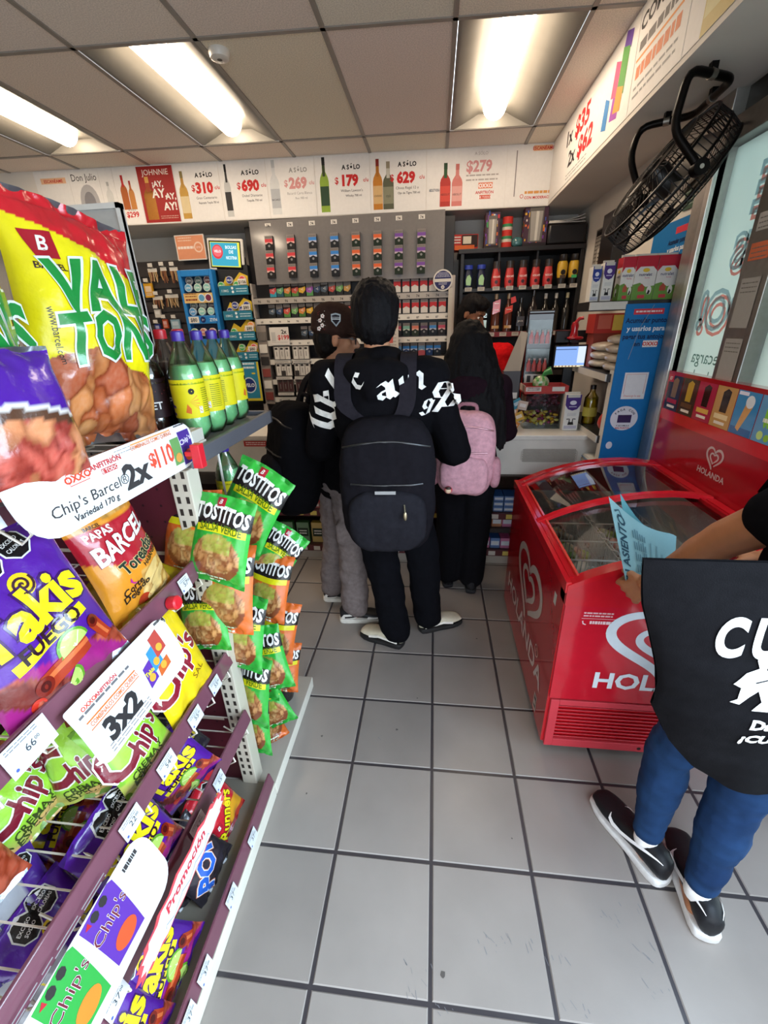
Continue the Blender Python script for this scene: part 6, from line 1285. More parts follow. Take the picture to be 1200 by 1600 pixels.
KB = make_bag('snack_bag', 'crinkled black bag at the far end of the fourth shelf', .15, .20, .06, place((-.74, -1.0, .425), (.1, .99, .05), (-.5, .1, .85)), kb, kd, seed=37, group='purple bags on the fourth shelf', back='#2a262c', wr=1.5)
copy_bag(KB, 'black and yellow bag between two purple ones on the fourth shelf', place((-.76, -1.13, .425), (.2, .97, .0), (-.4, .2, .9)))
SV = make_bag('snack_bag', 'silver and purple bag lying back-up at the lower left edge', .19, .30, .06, place(at(80, 1560, z=.50), (.5, .85, .1), (-.6, .45, .6)), lambda u, v: '#b9bcc4' if .18 < u < .8 else '#4a1f8a', lambda m, B: (octagon(m, B, .07, .24, .016), m.lines(B.f, -.05, .05, .16, 5, .02, '#4a3a8a', .008, .0014)), seed=41, group='bags lying at the back of the fourth shelf', wr=1.6)
for i, (o, U, W, l) in enumerate([((-.93, -1.50, .42), (.5, .8, .3), (-.5, .2, .75), 'silver-backed purple bag lying behind the front silver one'), ((-1.0, -1.33, .42), (-.4, .85, .2), (-.5, -.2, .8), 'silver and purple bag lying deep under the lime green bags')]): copy_bag(SV, l, place(o, U, W))
copy_bag(TS, 'purple bag lying deep at the back of the fourth shelf, left', place((-.95, -1.40, .42), (.2, .95, .1), (-.7, .1, .6))); copy_bag(TS, 'purple bag lying deep at the back of the fourth shelf, right', place((-.92, -1.22, .42), (-.1, .95, .2), (-.7, .2, .6))); copy_bag(KB, 'black bag lying deep on the fourth shelf behind the silver ones', place((-1.05, -1.48, .42), (.2, .9, .1), (-.7, .3, .6)))
OLV = make_bag('snack_bag', 'olive and clear crinkled bag lying at the left edge of the fourth shelf', .2, .22, .06, place((-.88, -1.62, .47), (.2, .95, .1), (-.55, .1, .8)), lambda u, v: mixc('#5a5f3a', '#b5644a' if u < .3 else '#8f957a', .5+.5*noise.noise(V((u*8, v*8, 5)))), None, seed=43, group='bags lying at the back of the fourth shelf', wr=1.6)
oc = chipcol(['#c9542a', '#d8743a', '#b5401f'], 7, 5)
make_bag('snack_bag', 'orange flame printed bag at the left edge below the big price tag', .17, .22, .06, place((-.83, -1.50, .68), (.1, .99, 0), (-.4, .0, .9)), lambda u, v: oc(u, v), None, seed=47, group='chip bags on the third shelf')
# --- bottom shelf
G5 = 'bags on the bottom snack shelf'
def rnd_(m, B): barcel(m, B, -.30*B.w, .35*B.h, .026, txt=False); otext(m, B, 'Runners', .06*B.w, .28*B.h, .06, '#f0dc1e', '#1d1a1b', .03, rot=.75, bold=.03, shear=.2, maxw=.9*B.w); octagon(m, B, -.12*B.w, .72*B.h, .018); octagon(m, B, .1*B.w, .84*B.h, .018); m.disc(B.f, .02, .55*B.h, .012, '#e0902a', .0014, ry=.03)
make_bag('snack_bag', 'red bag with yellow Runners lettering at the far end of the bottom shelf', .17, .23, .07, place((-.69, -.985, .075), (.1, .98, .1), (-.40, .0, .9)), lambda u, v: '#c31f2e' if v > .35 or u < .5 else ('#e0a02a' if v > .12 else '#c8402a'), rnd_, seed=51, group=G5, back='#8a1a26', nu=34, nv=40)
def popd(m, B): otext(m, B, 'POP', .02, .3*B.h, .085, '#2a5fc0', '#e9ecef', .03, rot=.9, bold=.04, shear=.1, out2='#d07a5a'); octagon(m, B, .0, .66*B.h, .018); octagon(m, B, .03, .8*B.h, .018)
K5 = make_bag('snack_bag', 'black bag with blue POP lettering on the bottom shelf', .17, .24, .07, place((-.675, -1.13, .075), (.1, .98, .15), (-.42, .05, .9)), kb, popd, seed=53, group=G5, back='#221f24', wr=1.5)
copy_bag(KB, 'plain black bag behind the blue-lettered one on the bottom shelf', place((-.76, -1.14, .075), (.15, .98, .0), (-.3, .1, .95))); copy_bag(KB, 'plain black bag behind the purple bag on the bottom shelf', place((-.78, -1.27, .075), (.0, .98, .1), (-.3, .1, .95)))
copy_bag(KB, 'plain black bag under the spiky promotion card', place((-.74, -1.20, .075), (.3, .9, .1), (-.4, .1, .9)))
copy_bag(TS, 'purple Takis bag standing at the middle of the bottom shelf', place((-.66, -1.35, .075), (.1, .93, .33), (-.34, -.1, .92)) @ MX.Scale(1.12, 4)); copy_bag(TS, 'purple Takis bag nearest the viewer on the bottom shelf', place((-.66, -1.51, .08), (.1, .98, .1), (-.32, .12, .94)) @ MX.Scale(1.1, 4))
copy_bag(TS, 'purple bag behind the nearest one on the bottom shelf', place((-.76, -1.60, .08), (.0, .98, .1), (-.35, .12, .93)))
# --- strips of tortilla chip bags hanging on the end cap's side
bw = chipcol(['#c98a4a', '#d89a5a', '#b9743a', '#e0b070'], 9, 61)
def ttf(base):
    def g(u, v):
        if .66 < v < .86: return '#201c1c'
        x, y = (u-.52)/.40, (v-.30)/.27
        if x*x+y*y < 1:
            if y < -.15 and abs(x) > .0 and x*x+(y*1.2)**2 > .62: return '#8a4a2a'
            if y > .25 and abs(x) < .6: return mixc('#a8c24a', bw(u, v), .45+.5*noise.noise(V((u*30, v*30, 2))))
            return bw(u, v)
        return mixc(base, '#ffffff', .10*noise.noise(V((u*12, v*12, 3))))
    return g
def ttd(flav):
    def g(m, B):
        w_, h = B.w, B.h; barcel(m, B, -.05*w_, .925*h, .024, txt=False)
        m.text(B.f, 'TOSTITOS', .02*w_, .72*h, .058, '#f1eee8', .0012, bold=.035, rot=-.05, maxw=.9*w_, sub=.012); m.rect(B.f, -.36*w_, .585*h, .46*w_, .665*h, '#e8e01e', .001, sub=.012); m.text(B.f, flav, .05*w_, .602*h, .03, '#5a7a1c', .0018, bold=.02, maxw=.7*w_); m.lines(B.f, -.3*w_, .2*w_, .06*h, 2, .012, '#d8ecd0', .005, .0012)
    return g
GT = 'tortilla chip bags hanging in strips on the shelf end'
TG = TO = None; TN = 0
def tosti(px, py, xx, w_, h, roll_, col, label, yawd=0, lean=0, first=False):
    lean += .36; w_ *= 1.06; h *= 1.08
    global TG, TO
    global TN
    TN += 1; c = at(px, py, x=xx); dv_ = (c-CAM); dp_ = .024*max(0, (py-800)/62); w_ *= 1+dp_/dv_.length; h *= 1+dp_/dv_.length; c = c+dv_.normalized()*dp_; N = V((math.cos(R(-96+yawd)), math.sin(R(-96+yawd)), lean)).normalized(); U = Z.cross(N).normalized(); W = N.cross(U)
    roll_ += 4; U, W = U*math.cos(R(roll_))+W*math.sin(R(roll_)), W*math.cos(R(roll_))-U*math.sin(R(roll_))
    M = place(c-W*h/2, U, W)
    if col == 'g':
        if TG is None: TG = make_bag('snack_bag', label, .19, .25, .06, M, ttf('#2fb03a'), ttd('SALSA VERDE'), seed=71, group=GT, back='#2a9a35', nu=40, nv=48); return
        copy_bag(TG, label, M @ MX.Diagonal((w_/.19, 1, h/.25, 1)))
    else:
        if TO is None: TO = make_bag('snack_bag', label, .19, .25, .06, M, ttf('#e5702a'), ttd(''), seed=73, group=GT, back='#d8652a', nu=40, nv=48); return
        copy_bag(TO, label, M @ MX.Diagonal((w_/.19, 1, h/.25, 1)))
tosti(346, 838, -.60, .19, .25, -12, 'g', 'green tortilla chip bag topmost in the front strip, its lettering in full view')
tosti(392, 792, -.585, .19, .25, -30, 'g', 'green tortilla chip bag hung from the red clip, topmost in the rear strip')
tosti(300, 850, -.70, .12, .16, -4, 'o', 'orange bag peeping out behind the topmost front strip bag')
tosti(350, 916, -.625, .19, .25, -6, 'o', 'orange tortilla chip bag second in the front strip, under the topmost green one', 0, -.05)
tosti(430, 872, -.60, .15, .23, -38, 'g', 'green bag sticking out to the aisle in the rear strip', 15)
tosti(418, 915, -.62, .17, .24, -12, 'o', 'orange tortilla chip bag second in the rear strip')
tosti(374, 985, -.63, .18, .23, -6, 'g', 'green tortilla chip bag third in the front strip', -4)
tosti(430, 985, -.625, .17, .23, -14, 'o', 'orange tortilla chip bag third in the rear strip with a green price label', 8)
tosti(412, 1030, -.615, .17, .22, 12, 'g', 'green tortilla chip bag fourth in the rear strip', 6)
tosti(440, 1040, -.64, .15, .2, -10, 'o', 'orange tortilla chip bag lowest on the aisle side of the rear strip', 10)
tosti(404, 1040, -.655, .17, .22, -2, 'g', 'green tortilla chip bag squeezed between the third and fourth of the front strip', -4)
tosti(386, 1075, -.655, .18, .23, -4, 'g', 'green tortilla chip bag fourth in the front strip', -6)
tosti(418, 1098, -.65, .15, .2, 22, 'g', 'twisted green tortilla chip bag fifth in the rear strip', 10, -.1)
tosti(392, 1125, -.665, .16, .22, 3, 'g', 'green tortilla chip bag lowest in the front strip, pointing at the base', -6)
tosti(318, 960, -.69, .15, .2, 5, 'g', 'green bag half hidden between the front strip and the shelf rail')
c = at(428, 1150, z=.066); copy_bag(TO, 'orange tortilla chip bag lying on the base deck', place((c.x+.02, c.y-.05, .098), (.75, .6, .05), (-.3, .5, .12)) @ MX.Diagonal((.75, .8, .7, 1)))
m = MB()
for px, py, x in ((310, 712, -.60),):
    q = at(px, py, x=x); m.box((q.x-.012, q.y-.012, q.z-.03), (q.x+.012, q.y+.012, q.z+.03), '#c41f2c'); m.box((q.x-.03, q.y-.01, q.z-.0), (q.x+.01, q.y+.008, q.z+.012), '#c41f2c')
    m.box((-.70, -.60, .25), (-.692, -.596, 1.33), '#d8d4cc')
tag(m.build('clip_strip', mats=PLASTIC, bevel=.002), 'red clip and hanging strip holding the rear bags on the grey shelf edge', 'clip strip')
m = MB(); m.box((-.682, -.79, .25), (-.674, -.786, 1.345), '#d8d4cc')
tag(m.build('clip_strip', mats=PLASTIC), 'pale hanging strip holding the front bags beside the slotted post', 'clip strip')

# ================================================================ bottles on the end cap
def soda(name, x, y, z, label, group, cap, body, liq, lab, deco=None, s=1.0, rz=0):
    b = thing(name, label, 'bottle', (0, 0, 0), group); r = .0495*s; h = .315*s
    m = MB(); n = 30
    prof = [(.012*s, .006*s), (.03*s, .0), (.040*s, .012*s), (r, .035*s), (r*.98, .075*s), (r*.955, .08*s), (r*.955, .165*s), (r, .17*s), (r*.96, .20*s), (r*.72, .238*s), (r*.45, .268*s), (r*.31, .285*s), (r*.31, .298*s)]
    m.lathe(prof, '#fff', n=n, lobes=(0, 1, 2)); m.build('bottle_body', b, body, smooth=40)
    m = MB(); k = .003*s; m.lathe([(.0001, .008*s), (.028*s, .004*s), (.037*s, .014*s), (r-k, .037*s), (r*.94-k, .078*s), (r*.94-k, .165*s), (r-k, .172*s), (r*.96-k, .198*s), (r*.80-k, .222*s), (.0001, .222*s)], liq, n=24, lobes=(1, 2)); m.build('drink', b, LIQUID, smooth=40)
    m = MB(); m.lathe([(r*.36, .288*s), (r*.37, .29*s), (r*.37, .312*s), (r*.30, .3155*s), (.0001, .3155*s)], cap, n=24); m.build('cap', b, PLASTIC, smooth=35)
    m = MB(); R_ = r*.97+.0012; fL = lambda u, v, hh=0: V(((R_+hh)*math.cos(u/R_-math.pi/2), (R_+hh)*math.sin(u/R_-math.pi/2), v)); n2 = 40
    m.add([fL(2*math.pi*R_*i/n2, v) for v in (.072*s, .184*s) for i in range(n2)], [(i, (i+1) % n2, n2+(i+1) % n2, n2+i) for i in range(n2)], lab)
    if deco: deco(m, fL, s)
    m.build('label', b, PAPER, smooth=60)
    b.location = (x, y, z); b.rotation_euler = (0, 0, rz); return b
def yl(m, f, s):
    m.lines(f, -.10, -.06, .155, 12, .0062, '#6a7a1c', .0022, .0005); m.lines(f, .09, .125, .155, 12, .0062, '#6a7a1c', .0022, .0005, seed=2)
    m.text(f, 'Fr', .0, .10, .05, '#3a1f7a', .0006, bold=.03, rot=1.35, sub=.008); m.poly(f, [(.035, .09), (.05, .085), (.052, .10), (.043, .115)], '#e0702a', .0006, sub=.008)
    for i in range(5): m.poly(f, [(.05, .12), (.075+.002*i, .14-.012*i), (.075+.002*i, .135-.012*i)], '#e8a92a', .0005, sub=.008)
    m.disc(f, .06, .15, .009, '#1b191a', .0007, n=8); m.disc(f, -.04, .15, .007, '#1b191a', .0007, n=8); m.rect(f, -.052, .085, -.040, .11, '#e6e6e6', .0006, sub=.006); m.rect(f, .075, .085, .085, .105, '#dfe3ee', .0006)
GB = 'green soft drink bottles on the grey shelf'; zt = 1.3555
q0 = soda('soda_bottle', -.765, -.575, zt, 'green soda bottle with purple cap, nearest the snack bags', GB, '#3f2a8a', PETG, '#a9dcae', '#e6d61a', yl, 1.0, -.55)
for i, (x, y, rz) in enumerate([(-.765, -.468, -1.1), (-.77, -.361, -1.75), (-.775, -.254, .5)]): dup(q0, ['second green soda bottle with purple cap from the snack bags', 'third green soda bottle with purple cap from the snack bags', 'green soda bottle with purple cap at the end of the grey shelf'][i], (x, y, zt), rz, GB)
def cl(m, f, s): m.text(f, 'PET', .02, .10, .03, '#e6e0dc', .0006, bold=.02, sub=.008); m.lines(f, -.12, .12, .15, 2, .008, '#8a3a34', .003, .0005)
GC = 'dark cola bottles behind the green ones'
cb = soda('cola_bottle', -.885, -.585, zt, 'dark cola bottle with red cap, behind the first green bottle', GC, '#c2252f', PET, '#2a0f0c', '#2a1416', cl, 1.02, .3)
for i, (x, y, l) in enumerate([(-.88, -.475, 'dark cola bottle with red cap, second behind the green row'), (-.885, -.365, 'dark cola bottle with red cap, third behind the green row'), (-1.0, -.525, 'dark cola bottle in the rearmost row on the grey shelf')]): dup(cb, l, (x, y, zt), .3+i, GC)
for i, (x, y, c, l) in enumerate([(-.995, -.635, '#27306a', 'clear-necked cola bottle with blue cap, leftmost behind the green bottles'), (-1.11, -.62, '#1f5a3a', 'cola bottle with green cap, leftmost of the rear row'), (-1.0, -.41, '#27306a', 'cola bottle with blue cap in the rear row')]): soda('cola_bottle', x, y, zt, l, GC, c, PET, '#241012', '#2a1416', cl, 1.02, i)
dup(q0, 'green soda bottle standing under the grey shelf behind the hanging bags', (-.80, -.36, .9655), .8, GB)
m = MB(); q = at(450, 1085, z=.075); m.lathe([(.0001, .0), (.045, .0), (.05, .02), (.05, .16), (.02, .22), (.018, .25), (.0001, .25)], '#1b1718', (q.x-.02, q.y, .0635), n=22); tag(m.build('dark_bottle', mats=GLOSS, smooth=40), 'dark bottle standing on the base deck behind the orange bags', 'bottle')
# small cards at the corner of the grey shelf
m = MB(); q = at(290, 640, x=-.71)
m.box((-.80, -.79, 1.36), (-.69, -.66, 1.375), '#d8d2c6'); 
for k in range(5): m.box((-.79+k*.02, -.72, 1.375), (-.775+k*.02, -.66, 1.41), '#cfc9bd')
tag(m.build('price_card_stack', mats=PAPER, bevel=.002), 'bunch of white cards at the corner of the grey shelf', 'cards')

# ================================================================ cards clipped to the snack rails
def sheet(name, label, o, U, W, L_, Hh, draw, shape=None, curl=0.0, c='#e9e9ea', mats=None):
    U, W = V(U).normalized(), V(W).normalized(); N = U.cross(W)
    f = lambda u, v, h=0: V(o)+U*u+W*v+N*(h+curl*(u/L_)**2*Hh+.02*math.sin(v/Hh*1.6))
    m = MB(); sh = shape or [(0, 0), (L_, 0), (L_, Hh), (0, Hh)]
    m.poly(f, sh, c, .0008, sub=.03); m.poly(f, sh[::-1], c, -.0002, sub=.03); draw(m, f)
    return tag(m.build(name, None, mats or PAPER, smooth=60), label, 'price card', 'offer cards clipped to the snack rails')
L1, H1 = .50, .105
def rnd_rect(L_, Hh, r, cs=(1, 1, 1, 1)):
    out = []
    for i, (x, y, a0) in enumerate(((0, 0, 180), (L_, 0, 270), (L_, Hh, 0), (0, Hh, 90))):
        rr = r*cs[i]
        if rr <= 0: out.append((x, y)); continue
        cx, cy = (rr if x == 0 else L_-rr), (rr if y == 0 else Hh-rr); out += [(cx+rr*math.cos(R(a0+15*k)), cy+rr*math.sin(R(a0+15*k))) for k in range(7)]
    return out
def d110(m, f_):
    s = .02; f = lambda u, v, h=0: f_(u*.885, v*.78, h)
    m.text(f, 'OXXO', .155, .098, .022, '#d94a30', .0016, bold=.04, sub=s); m.stroke(f, [(.13, .092), (.18, .092), (.18, .118), (.13, .118)], .002, '#d94a30', .0014, closed=True); m.text(f, 'ANFITRIÓN', .235, .105, .018, '#c33a3a', .0016, bold=.03, sub=s); m.rect(f, .215, .087, .262, .1, '#c33a3a', .0014); m.text(f, 'DE TODOS', .238, .089, .013, '#f0e6e0', .002, bold=.02)
    m.text(f, "Chip's Barcel®", .175, .042, .036, '#3a3637', .0016, sub=s); m.text(f, 'Variedad 170 g', .175, .016, .021, '#3a3637', .0016, bold=.02, sub=s)
    m.text(f, '2x', .315, .026, .085, '#3b3839', .0016, bold=.04, sub=s); m.text(f, '$', .378, .052, .05, '#e0523a', .0016, bold=.03); m.text(f, '110', .428, .04, .075, '#e0523a', .0016, bold=.025, sub=s, maxw=.07); m.text(f, 'COMBÍNALOS COMO QUIERAS', .40, .113, .015, '#d9743a', .0016, bold=.02, maxw=.16); m.rect(f, .325, .125, .48, .129, '#e8a05a', .0014)
    m.lines(f, .27, .36, .125, 2, .008, '#9a9698', .002, .0014)
    m.poly(f, [(.462, .02), (.50, .02), (.50, .10), (.462, .10)], '#6a9a5a', .0014, sub=s); m.poly(f, [(.502, .01), (.555, .01), (.555, .112), (.502, .112)], '#4a2f8a', .0015, sub=s); m.text(f, "Chip's", .528, .075, .022, '#e6e0f0', .002, bold=.02, rot=.2); m.disc(f, .53, .035, .02, '#d8502a', .002, ry=.018); m.disc(f, .482, .04, .014, '#d09a4a', .002)
    m.lines(f, .50, .55, .128, 1, .01, '#3a3637', .005, .0014, seed=4)
sheet('offer_card', 'long white card reading 2x $110 on the top snack rail', (-.645, -1.32, 1.352), (0, 1, 0), (-.28, 0, .96), L1, H1, d110, rnd_rect(L1, H1, .05, (1.6, 1, .6, .1)), curl=.10)
def d32(m, f):
    m.text(f, '3x2', .085, .026, .062, '#2f2c2d', .0016, bold=.05, sub=.02); m.text(f, 'COMBÍNALOS COMO QUIERAS', .09, .081, .013, '#d9743a', .0016, bold=.02, maxw=.13); m.rect(f, .02, .092, .155, .095, '#e0702a', .0014); m.rect(f, .02, .076, .155, .078, '#e0702a', .0014)
    m.lines(f, .015, .15, .108, 1, .01, '#6a6668', .005, .0014); m.lines(f, .03, .15, .022, 3, .007, '#8a8688', .0025, .0014, seed=3); m.text(f, 'OXXO', .045, .115, .012, '#d94a30', .0016, bold=.03); m.text(f, 'ANFITRIÓN', .09, .115, .011, '#c33a3a', .0016, bold=.03)
    for a, b, c in (((.165, .03), (.195, .085), '#5a2f9a'), ((.192, .05), (.225, .105), '#3a8ac8'), ((.215, .07), (.25, .125), '#b5443a'), ((.2, .03), (.24, .06), '#c8602a')): m.poly(f, [a, (b[0], a[1]+.006), b, (a[0]+.004, b[1]-.006)], c, .0014+a[0]*.002, sub=.02); m.disc(f, (a[0]+b[0])/2, a[1]+.018, .009, '#e8a23a', .0022)
    m.text(f, 'Takis', .18, .058, .013, '#efdc2a', .0026, bold=.03); m.lines(f, .255, .275, .13, 1, .01, '#3a3637', .006, .0014, seed=4)
L2, H2 = .285, .14
sheet('offer_card', 'white card reading 3x2 with small bag pictures on the second rail', (-.625, -1.36, .915), (0, 1, 0), (-.42, 0, .9), L2, H2, d32, rnd_rect(L2, H2, .03, (.8, 1, 1, .2)), curl=.05)
def dch(m, f):
    for u, c, c2 in ((.30, '#5a2f9a', '#d8502a'), (.20, '#2f9a3f', '#e0802a')):
        m.poly(f, [(u, .025), (u+.075, .02), (u+.08, .15), (u+.07, .155), (u-.005, .15)], c, .0014, sub=.02); m.text(f, "Chip's", u+.038, .095, .034, '#eee8ea', .002, bold=.02, rot=.1); m.text(f, "Chip's", u+.038, .095, .034, '#6a2030', .0024, rot=.1); m.disc(f, u+.04, .05, .027, c2, .002, ry=.02); m.disc(f, u+.025, .14, .009, '#2a2626', .002, n=8); m.disc(f, u+.048, .142, .009, '#2a2626', .002, n=8); m.poly(f, [(u+.002, .14), (u+.012, .147), (u+.014, .135)], '#b01c2c', .002)
    m.poly(f, [(.06, .0), (.19, .0), (.19, .045), (.075, .055)], '#5a3aa0', .0014, sub=.02); m.disc(f, .13, .028, .02, '#e8b03a', .002); m.disc(f, .17, .015, .014, '#2a2626', .002, n=8); m.disc(f, .10, .02, .02, '#c8d8e0', .002)
    m.disc(f, .02, .07, .035, '#e0402f', .0014); m.text(f, '2', .02, .05, .05, '#f5efe8', .002, bold=.04); m.lines(f, .40, .44, .13, 1, .01, '#3a3637', .01, .0014, seed=8); m.lines(f, .02, .38, .172, 2, .006, '#8a8688', .002, .0014, seed=9)
L3, H3 = .47, .155
sheet('offer_card', "white card picturing purple and green Chip's bags on the third rail", (-.600, -1.80, .525), (0, 1, 0), (-.42, 0, .9), L3, H3, dch, rnd_rect(L3, H3, .05, (.3, 1, .8, .2)), curl=.02)
sp = []
for i in range(34):
    t = i/34; a = 2*math.pi*t; k = 1.0 if i % 2 else .84; cx, cy = .20+.20*math.copysign(abs(math.cos(a))**.8, math.cos(a)), .055+.05*math.copysign(abs(math.sin(a))**.7, math.sin(a)); sp.append((.20+(cx-.20)*(k if i % 2 else .93), .055+(cy-.055)*k*1.1))
def dpr(m, f):
    m.poly(f, [(.20+(a-.20)*.92, .055+(b-.055)*.86) for a, b in sp], '#eceaea', .0014, sub=.02); m.text(f, 'Promoción', .20, .062, .038, '#d23a4a', .002, bold=.03, sub=.02); m.stroke(f, [(.09+.022*k+.012*math.cos(k*2.2), .035+.012*math.sin(k*2.2)) for k in range(11)], .002, '#7a90b0', .002)
sheet('offer_card', 'spiky red-edged card reading Promoción on the fourth rail', (-.604, -1.50, .40), (0, 1, 0), (-.12, 0, .99), .40, .11, dpr, sp, c='#e0525a')
# ================================================================ people
TMP = bpy.data.scenes.new('mesh_work')
def fuse(m, voxel, smooth=6, fac=.5):
    """one continuous skin over overlapping closed shapes: verts, faces"""
    me = bpy.data.meshes.new('w'); me.from_pydata(m.v, [], m.f); me.update()
    ob = bpy.data.objects.new('w', me); TMP.collection.objects.link(ob)
    r = ob.modifiers.new('r', 'REMESH'); r.mode = 'VOXEL'; r.voxel_size = voxel
    if smooth: s = ob.modifiers.new('s', 'SMOOTH'); s.factor = fac; s.iterations = smooth
    TMP.view_layers[0].update(); dg = TMP.view_layers[0].depsgraph; e = ob.evaluated_get(dg).to_mesh()
    vs = [v.co.copy() for v in e.vertices]; fs = [list(p.vertices) for p in e.polygons]; ns = [v.normal.copy() for v in e.vertices]
    ob.evaluated_get(dg).to_mesh_clear(); bpy.data.objects.remove(ob); bpy.data.meshes.remove(me)
    return vs, fs, ns
def skin(m, voxel, col, smooth=6, fold=0, fs_=14, seed=0, flow=(1, 1, .35), colf=None):
    vs, fs, ns = fuse(m, voxel, smooth)
    if fold:
        out = []
        for p, n in zip(vs, ns):
            q = V((p.x*fs_*flow[0]+seed, p.y*fs_*flow[1], p.z*fs_*flow[2]))
            out.append(p+n*(fold*(noise.noise(q)+.6*noise.noise(q*2.3)-.25*abs(noise.noise(q*1.1+V((5, 5, 5)))))))
        vs = out
    r = MB(); r.add(vs, fs, [colf((vs[f[0]]+vs[f[2]])/2) for f in fs] if colf else col); return r
def cap(m, a, b, ra, rb, n=12):
    a, b = V(a), V(b); d = (b-a); L = d.length
    if L < 1e-5: return
    q = d.to_track_quat('Z', 'Y').to_matrix(); prof = [(.0001, -ra)]
    for i in range(1, 5): t = math.pi/2*i/5; prof.append((ra*math.sin(t), -ra*math.cos(t)))
    prof += [(ra, 0), (rb, L)]
    for i in range(1, 5): t = math.pi/2*i/5; prof.append((rb*math.cos(t), L+rb*math.sin(t)))
    prof.append((.0001, L+rb)); m.lathe(prof, '#888', a, n=n, T=q)
def chain(m, pts, rs):
    for (a, b), (ra, rb) in zip(zip(pts, pts[1:]), zip(rs, rs[1:])): cap(m, a, b, ra, rb)
def rz(a): return MX.Rotation(a, 3, 'Z')
def facing(d): return math.atan2(-d[0], d[1])      # angle that turns +y into d
SK = {'tan': '#b98363', 'mid': '#a8714f', 'deep': '#8f5d42'}
def head(m, c, ang, s=1.0, tilt=0):
    T = rz(ang) @ MX.Rotation(tilt, 3, 'X'); P = lambda x, y, z: V(c)+T @ V((x*s, y*s, z*s))
    m.blob(P(0, -.012, .02), (.076*s, .094*s, .098*s), '#888', T=T); m.blob(P(0, .03, -.045), (.058*s, .062*s, .07*s), '#888', T=T); m.blob(P(0, .062, -.088), (.028*s, .024*s, .022*s), '#888', T=T, nu=12, nv=8)
    cap(m, P(0, .092, .012), P(0, .112, -.026), .010*s, .0145*s); m.blob(P(0, .10, -.03), (.018*s, .012*s, .010*s), '#888', T=T, nu=10, nv=6)
    m.blob(P(0, .087, -.058), (.026*s, .012*s, .009*s), '#888', T=T, nu=12, nv=6); m.blob(P(0, .080, .035), (.05*s, .018*s, .012*s), '#888', T=T, nu=12, nv=6)
    for sx in (-1, 1): m.blob(P(sx*.077, -.005, -.008), (.009*s, .02*s, .033*s), '#888', T=T @ MX.Rotation(sx*-.25, 3, 'Z'), nu=10, nv=8); m.blob(P(sx*.042, .058, -.02), (.02*s, .018*s, .02*s), '#888', T=T, nu=10, nv=8)
    return P, T
def face(parent, P, T):
    m = MB()
    for sx in (-1, 1): m.blob(P(sx*.031, .0795, .006), (.011, .010, .008), '#e6dfd8', T=T, nu=14, nv=10); m.blob(P(sx*.031, .087, .006), (.0055, .0035, .0055), '#241812', T=T, nu=10, nv=8)
    m.build('eyes', parent, GLOSS, smooth=70)
    m = MB()
    for sx in (-1, 1): m.tube([P(sx*.014, .101, .026), P(sx*.032, .100, .031), P(sx*.050, .088, .025)], [.0025, .0035, .002], '#1a1412', n=6)
    m.build('eyebrows', parent, HAIR, smooth=60)
    m = MB(); m.blob(P(0, .0925, -.054), (.020, .006, .004), '#8a4a44', T=T, nu=14, nv=6); m.blob(P(0, .0915, -.0615), (.018, .006, .0045), '#94524a', T=T, nu=14, nv=6); m.build('lips', parent, SKIN, smooth=70)
def hand(m, w_, d, palm, s=1.0, curl=.5, thumb=1):
    """palm along d, palm normal, five separate fingers"""
    d, nrm = V(d).normalized(), V(palm).normalized(); side = d.cross(nrm).normalized(); w_ = V(w_)
    for k in (-1, 0, 1): cap(m, w_+side*k*.014*s, w_+d*.075*s+side*k*.024*s, .014*s, .0125*s, 8)
    for k, (L, dx) in enumerate(((.068, -.033), (.078, -.011), (.073, .011), (.058, .032))):
        p = w_+d*.082*s+side*dx*s; r = .0085*s; dd = d
        for j, f in enumerate((.42, .33, .25)):
            a = curl*(j+.6)*.9; dd = (d*math.cos(a)+nrm*math.sin(a)).normalized(); q = p+dd*L*f*s; cap(m, p, q, r, r*.92, 8); p = q; r *= .92
    p = w_+d*.022*s+side*-.028*s*thumb; a = (d*.7-side*.7*thumb+nrm*.35).normalized(); q = p+a*.038*s; cap(m, p, q, .0125*s, .010*s, 8); cap(m, q, q+(d*.85+nrm*.5).normalized()*.03*s, .010*s, .0085*s, 8)
def torso(m, J, k=0.0, kw=1.0, shoulders=True):
    T = rz(J['ang']); B = lambda f, x=0, y=0, z=0: J['pel'].lerp(J['chest'], f)+T @ V((x, y, z)); s = J['s']
    m.blob(B(0), (.165*s*kw+k, .118*s*kw+k, .13*s+k), '#888', T=T, p=2.3); m.blob(B(.5), (.142*s*kw+k, .108*s*kw+k, .20*s+k), '#888', T=T, p=2.3); m.blob(B(1.0, 0, 0, .02), (.168*s*kw+k, .12*s*kw+k, .20*s+k), '#888', T=T, p=2.3)
    if shoulders:
        cap(m, J['shl'], J['shr'], .062*s+k, .062*s+k); cap(m, J['chest']+V((0, 0, .12*s)), J['neck']+V((0, 0, -.02)), .085*s+k, .05*s+k*.6)
def arms(m, J, k=0, w_=1.0, upto=1.0):
    s = J['s']
    for a in 'lr':
        sh, el, wr = J['sh'+a], J['el'+a], J['wr'+a]
        chain(m, [sh, el, el.lerp(wr, upto)], [.054*s*w_+k, .043*s*w_+k, .031*s*w_+k*.8])
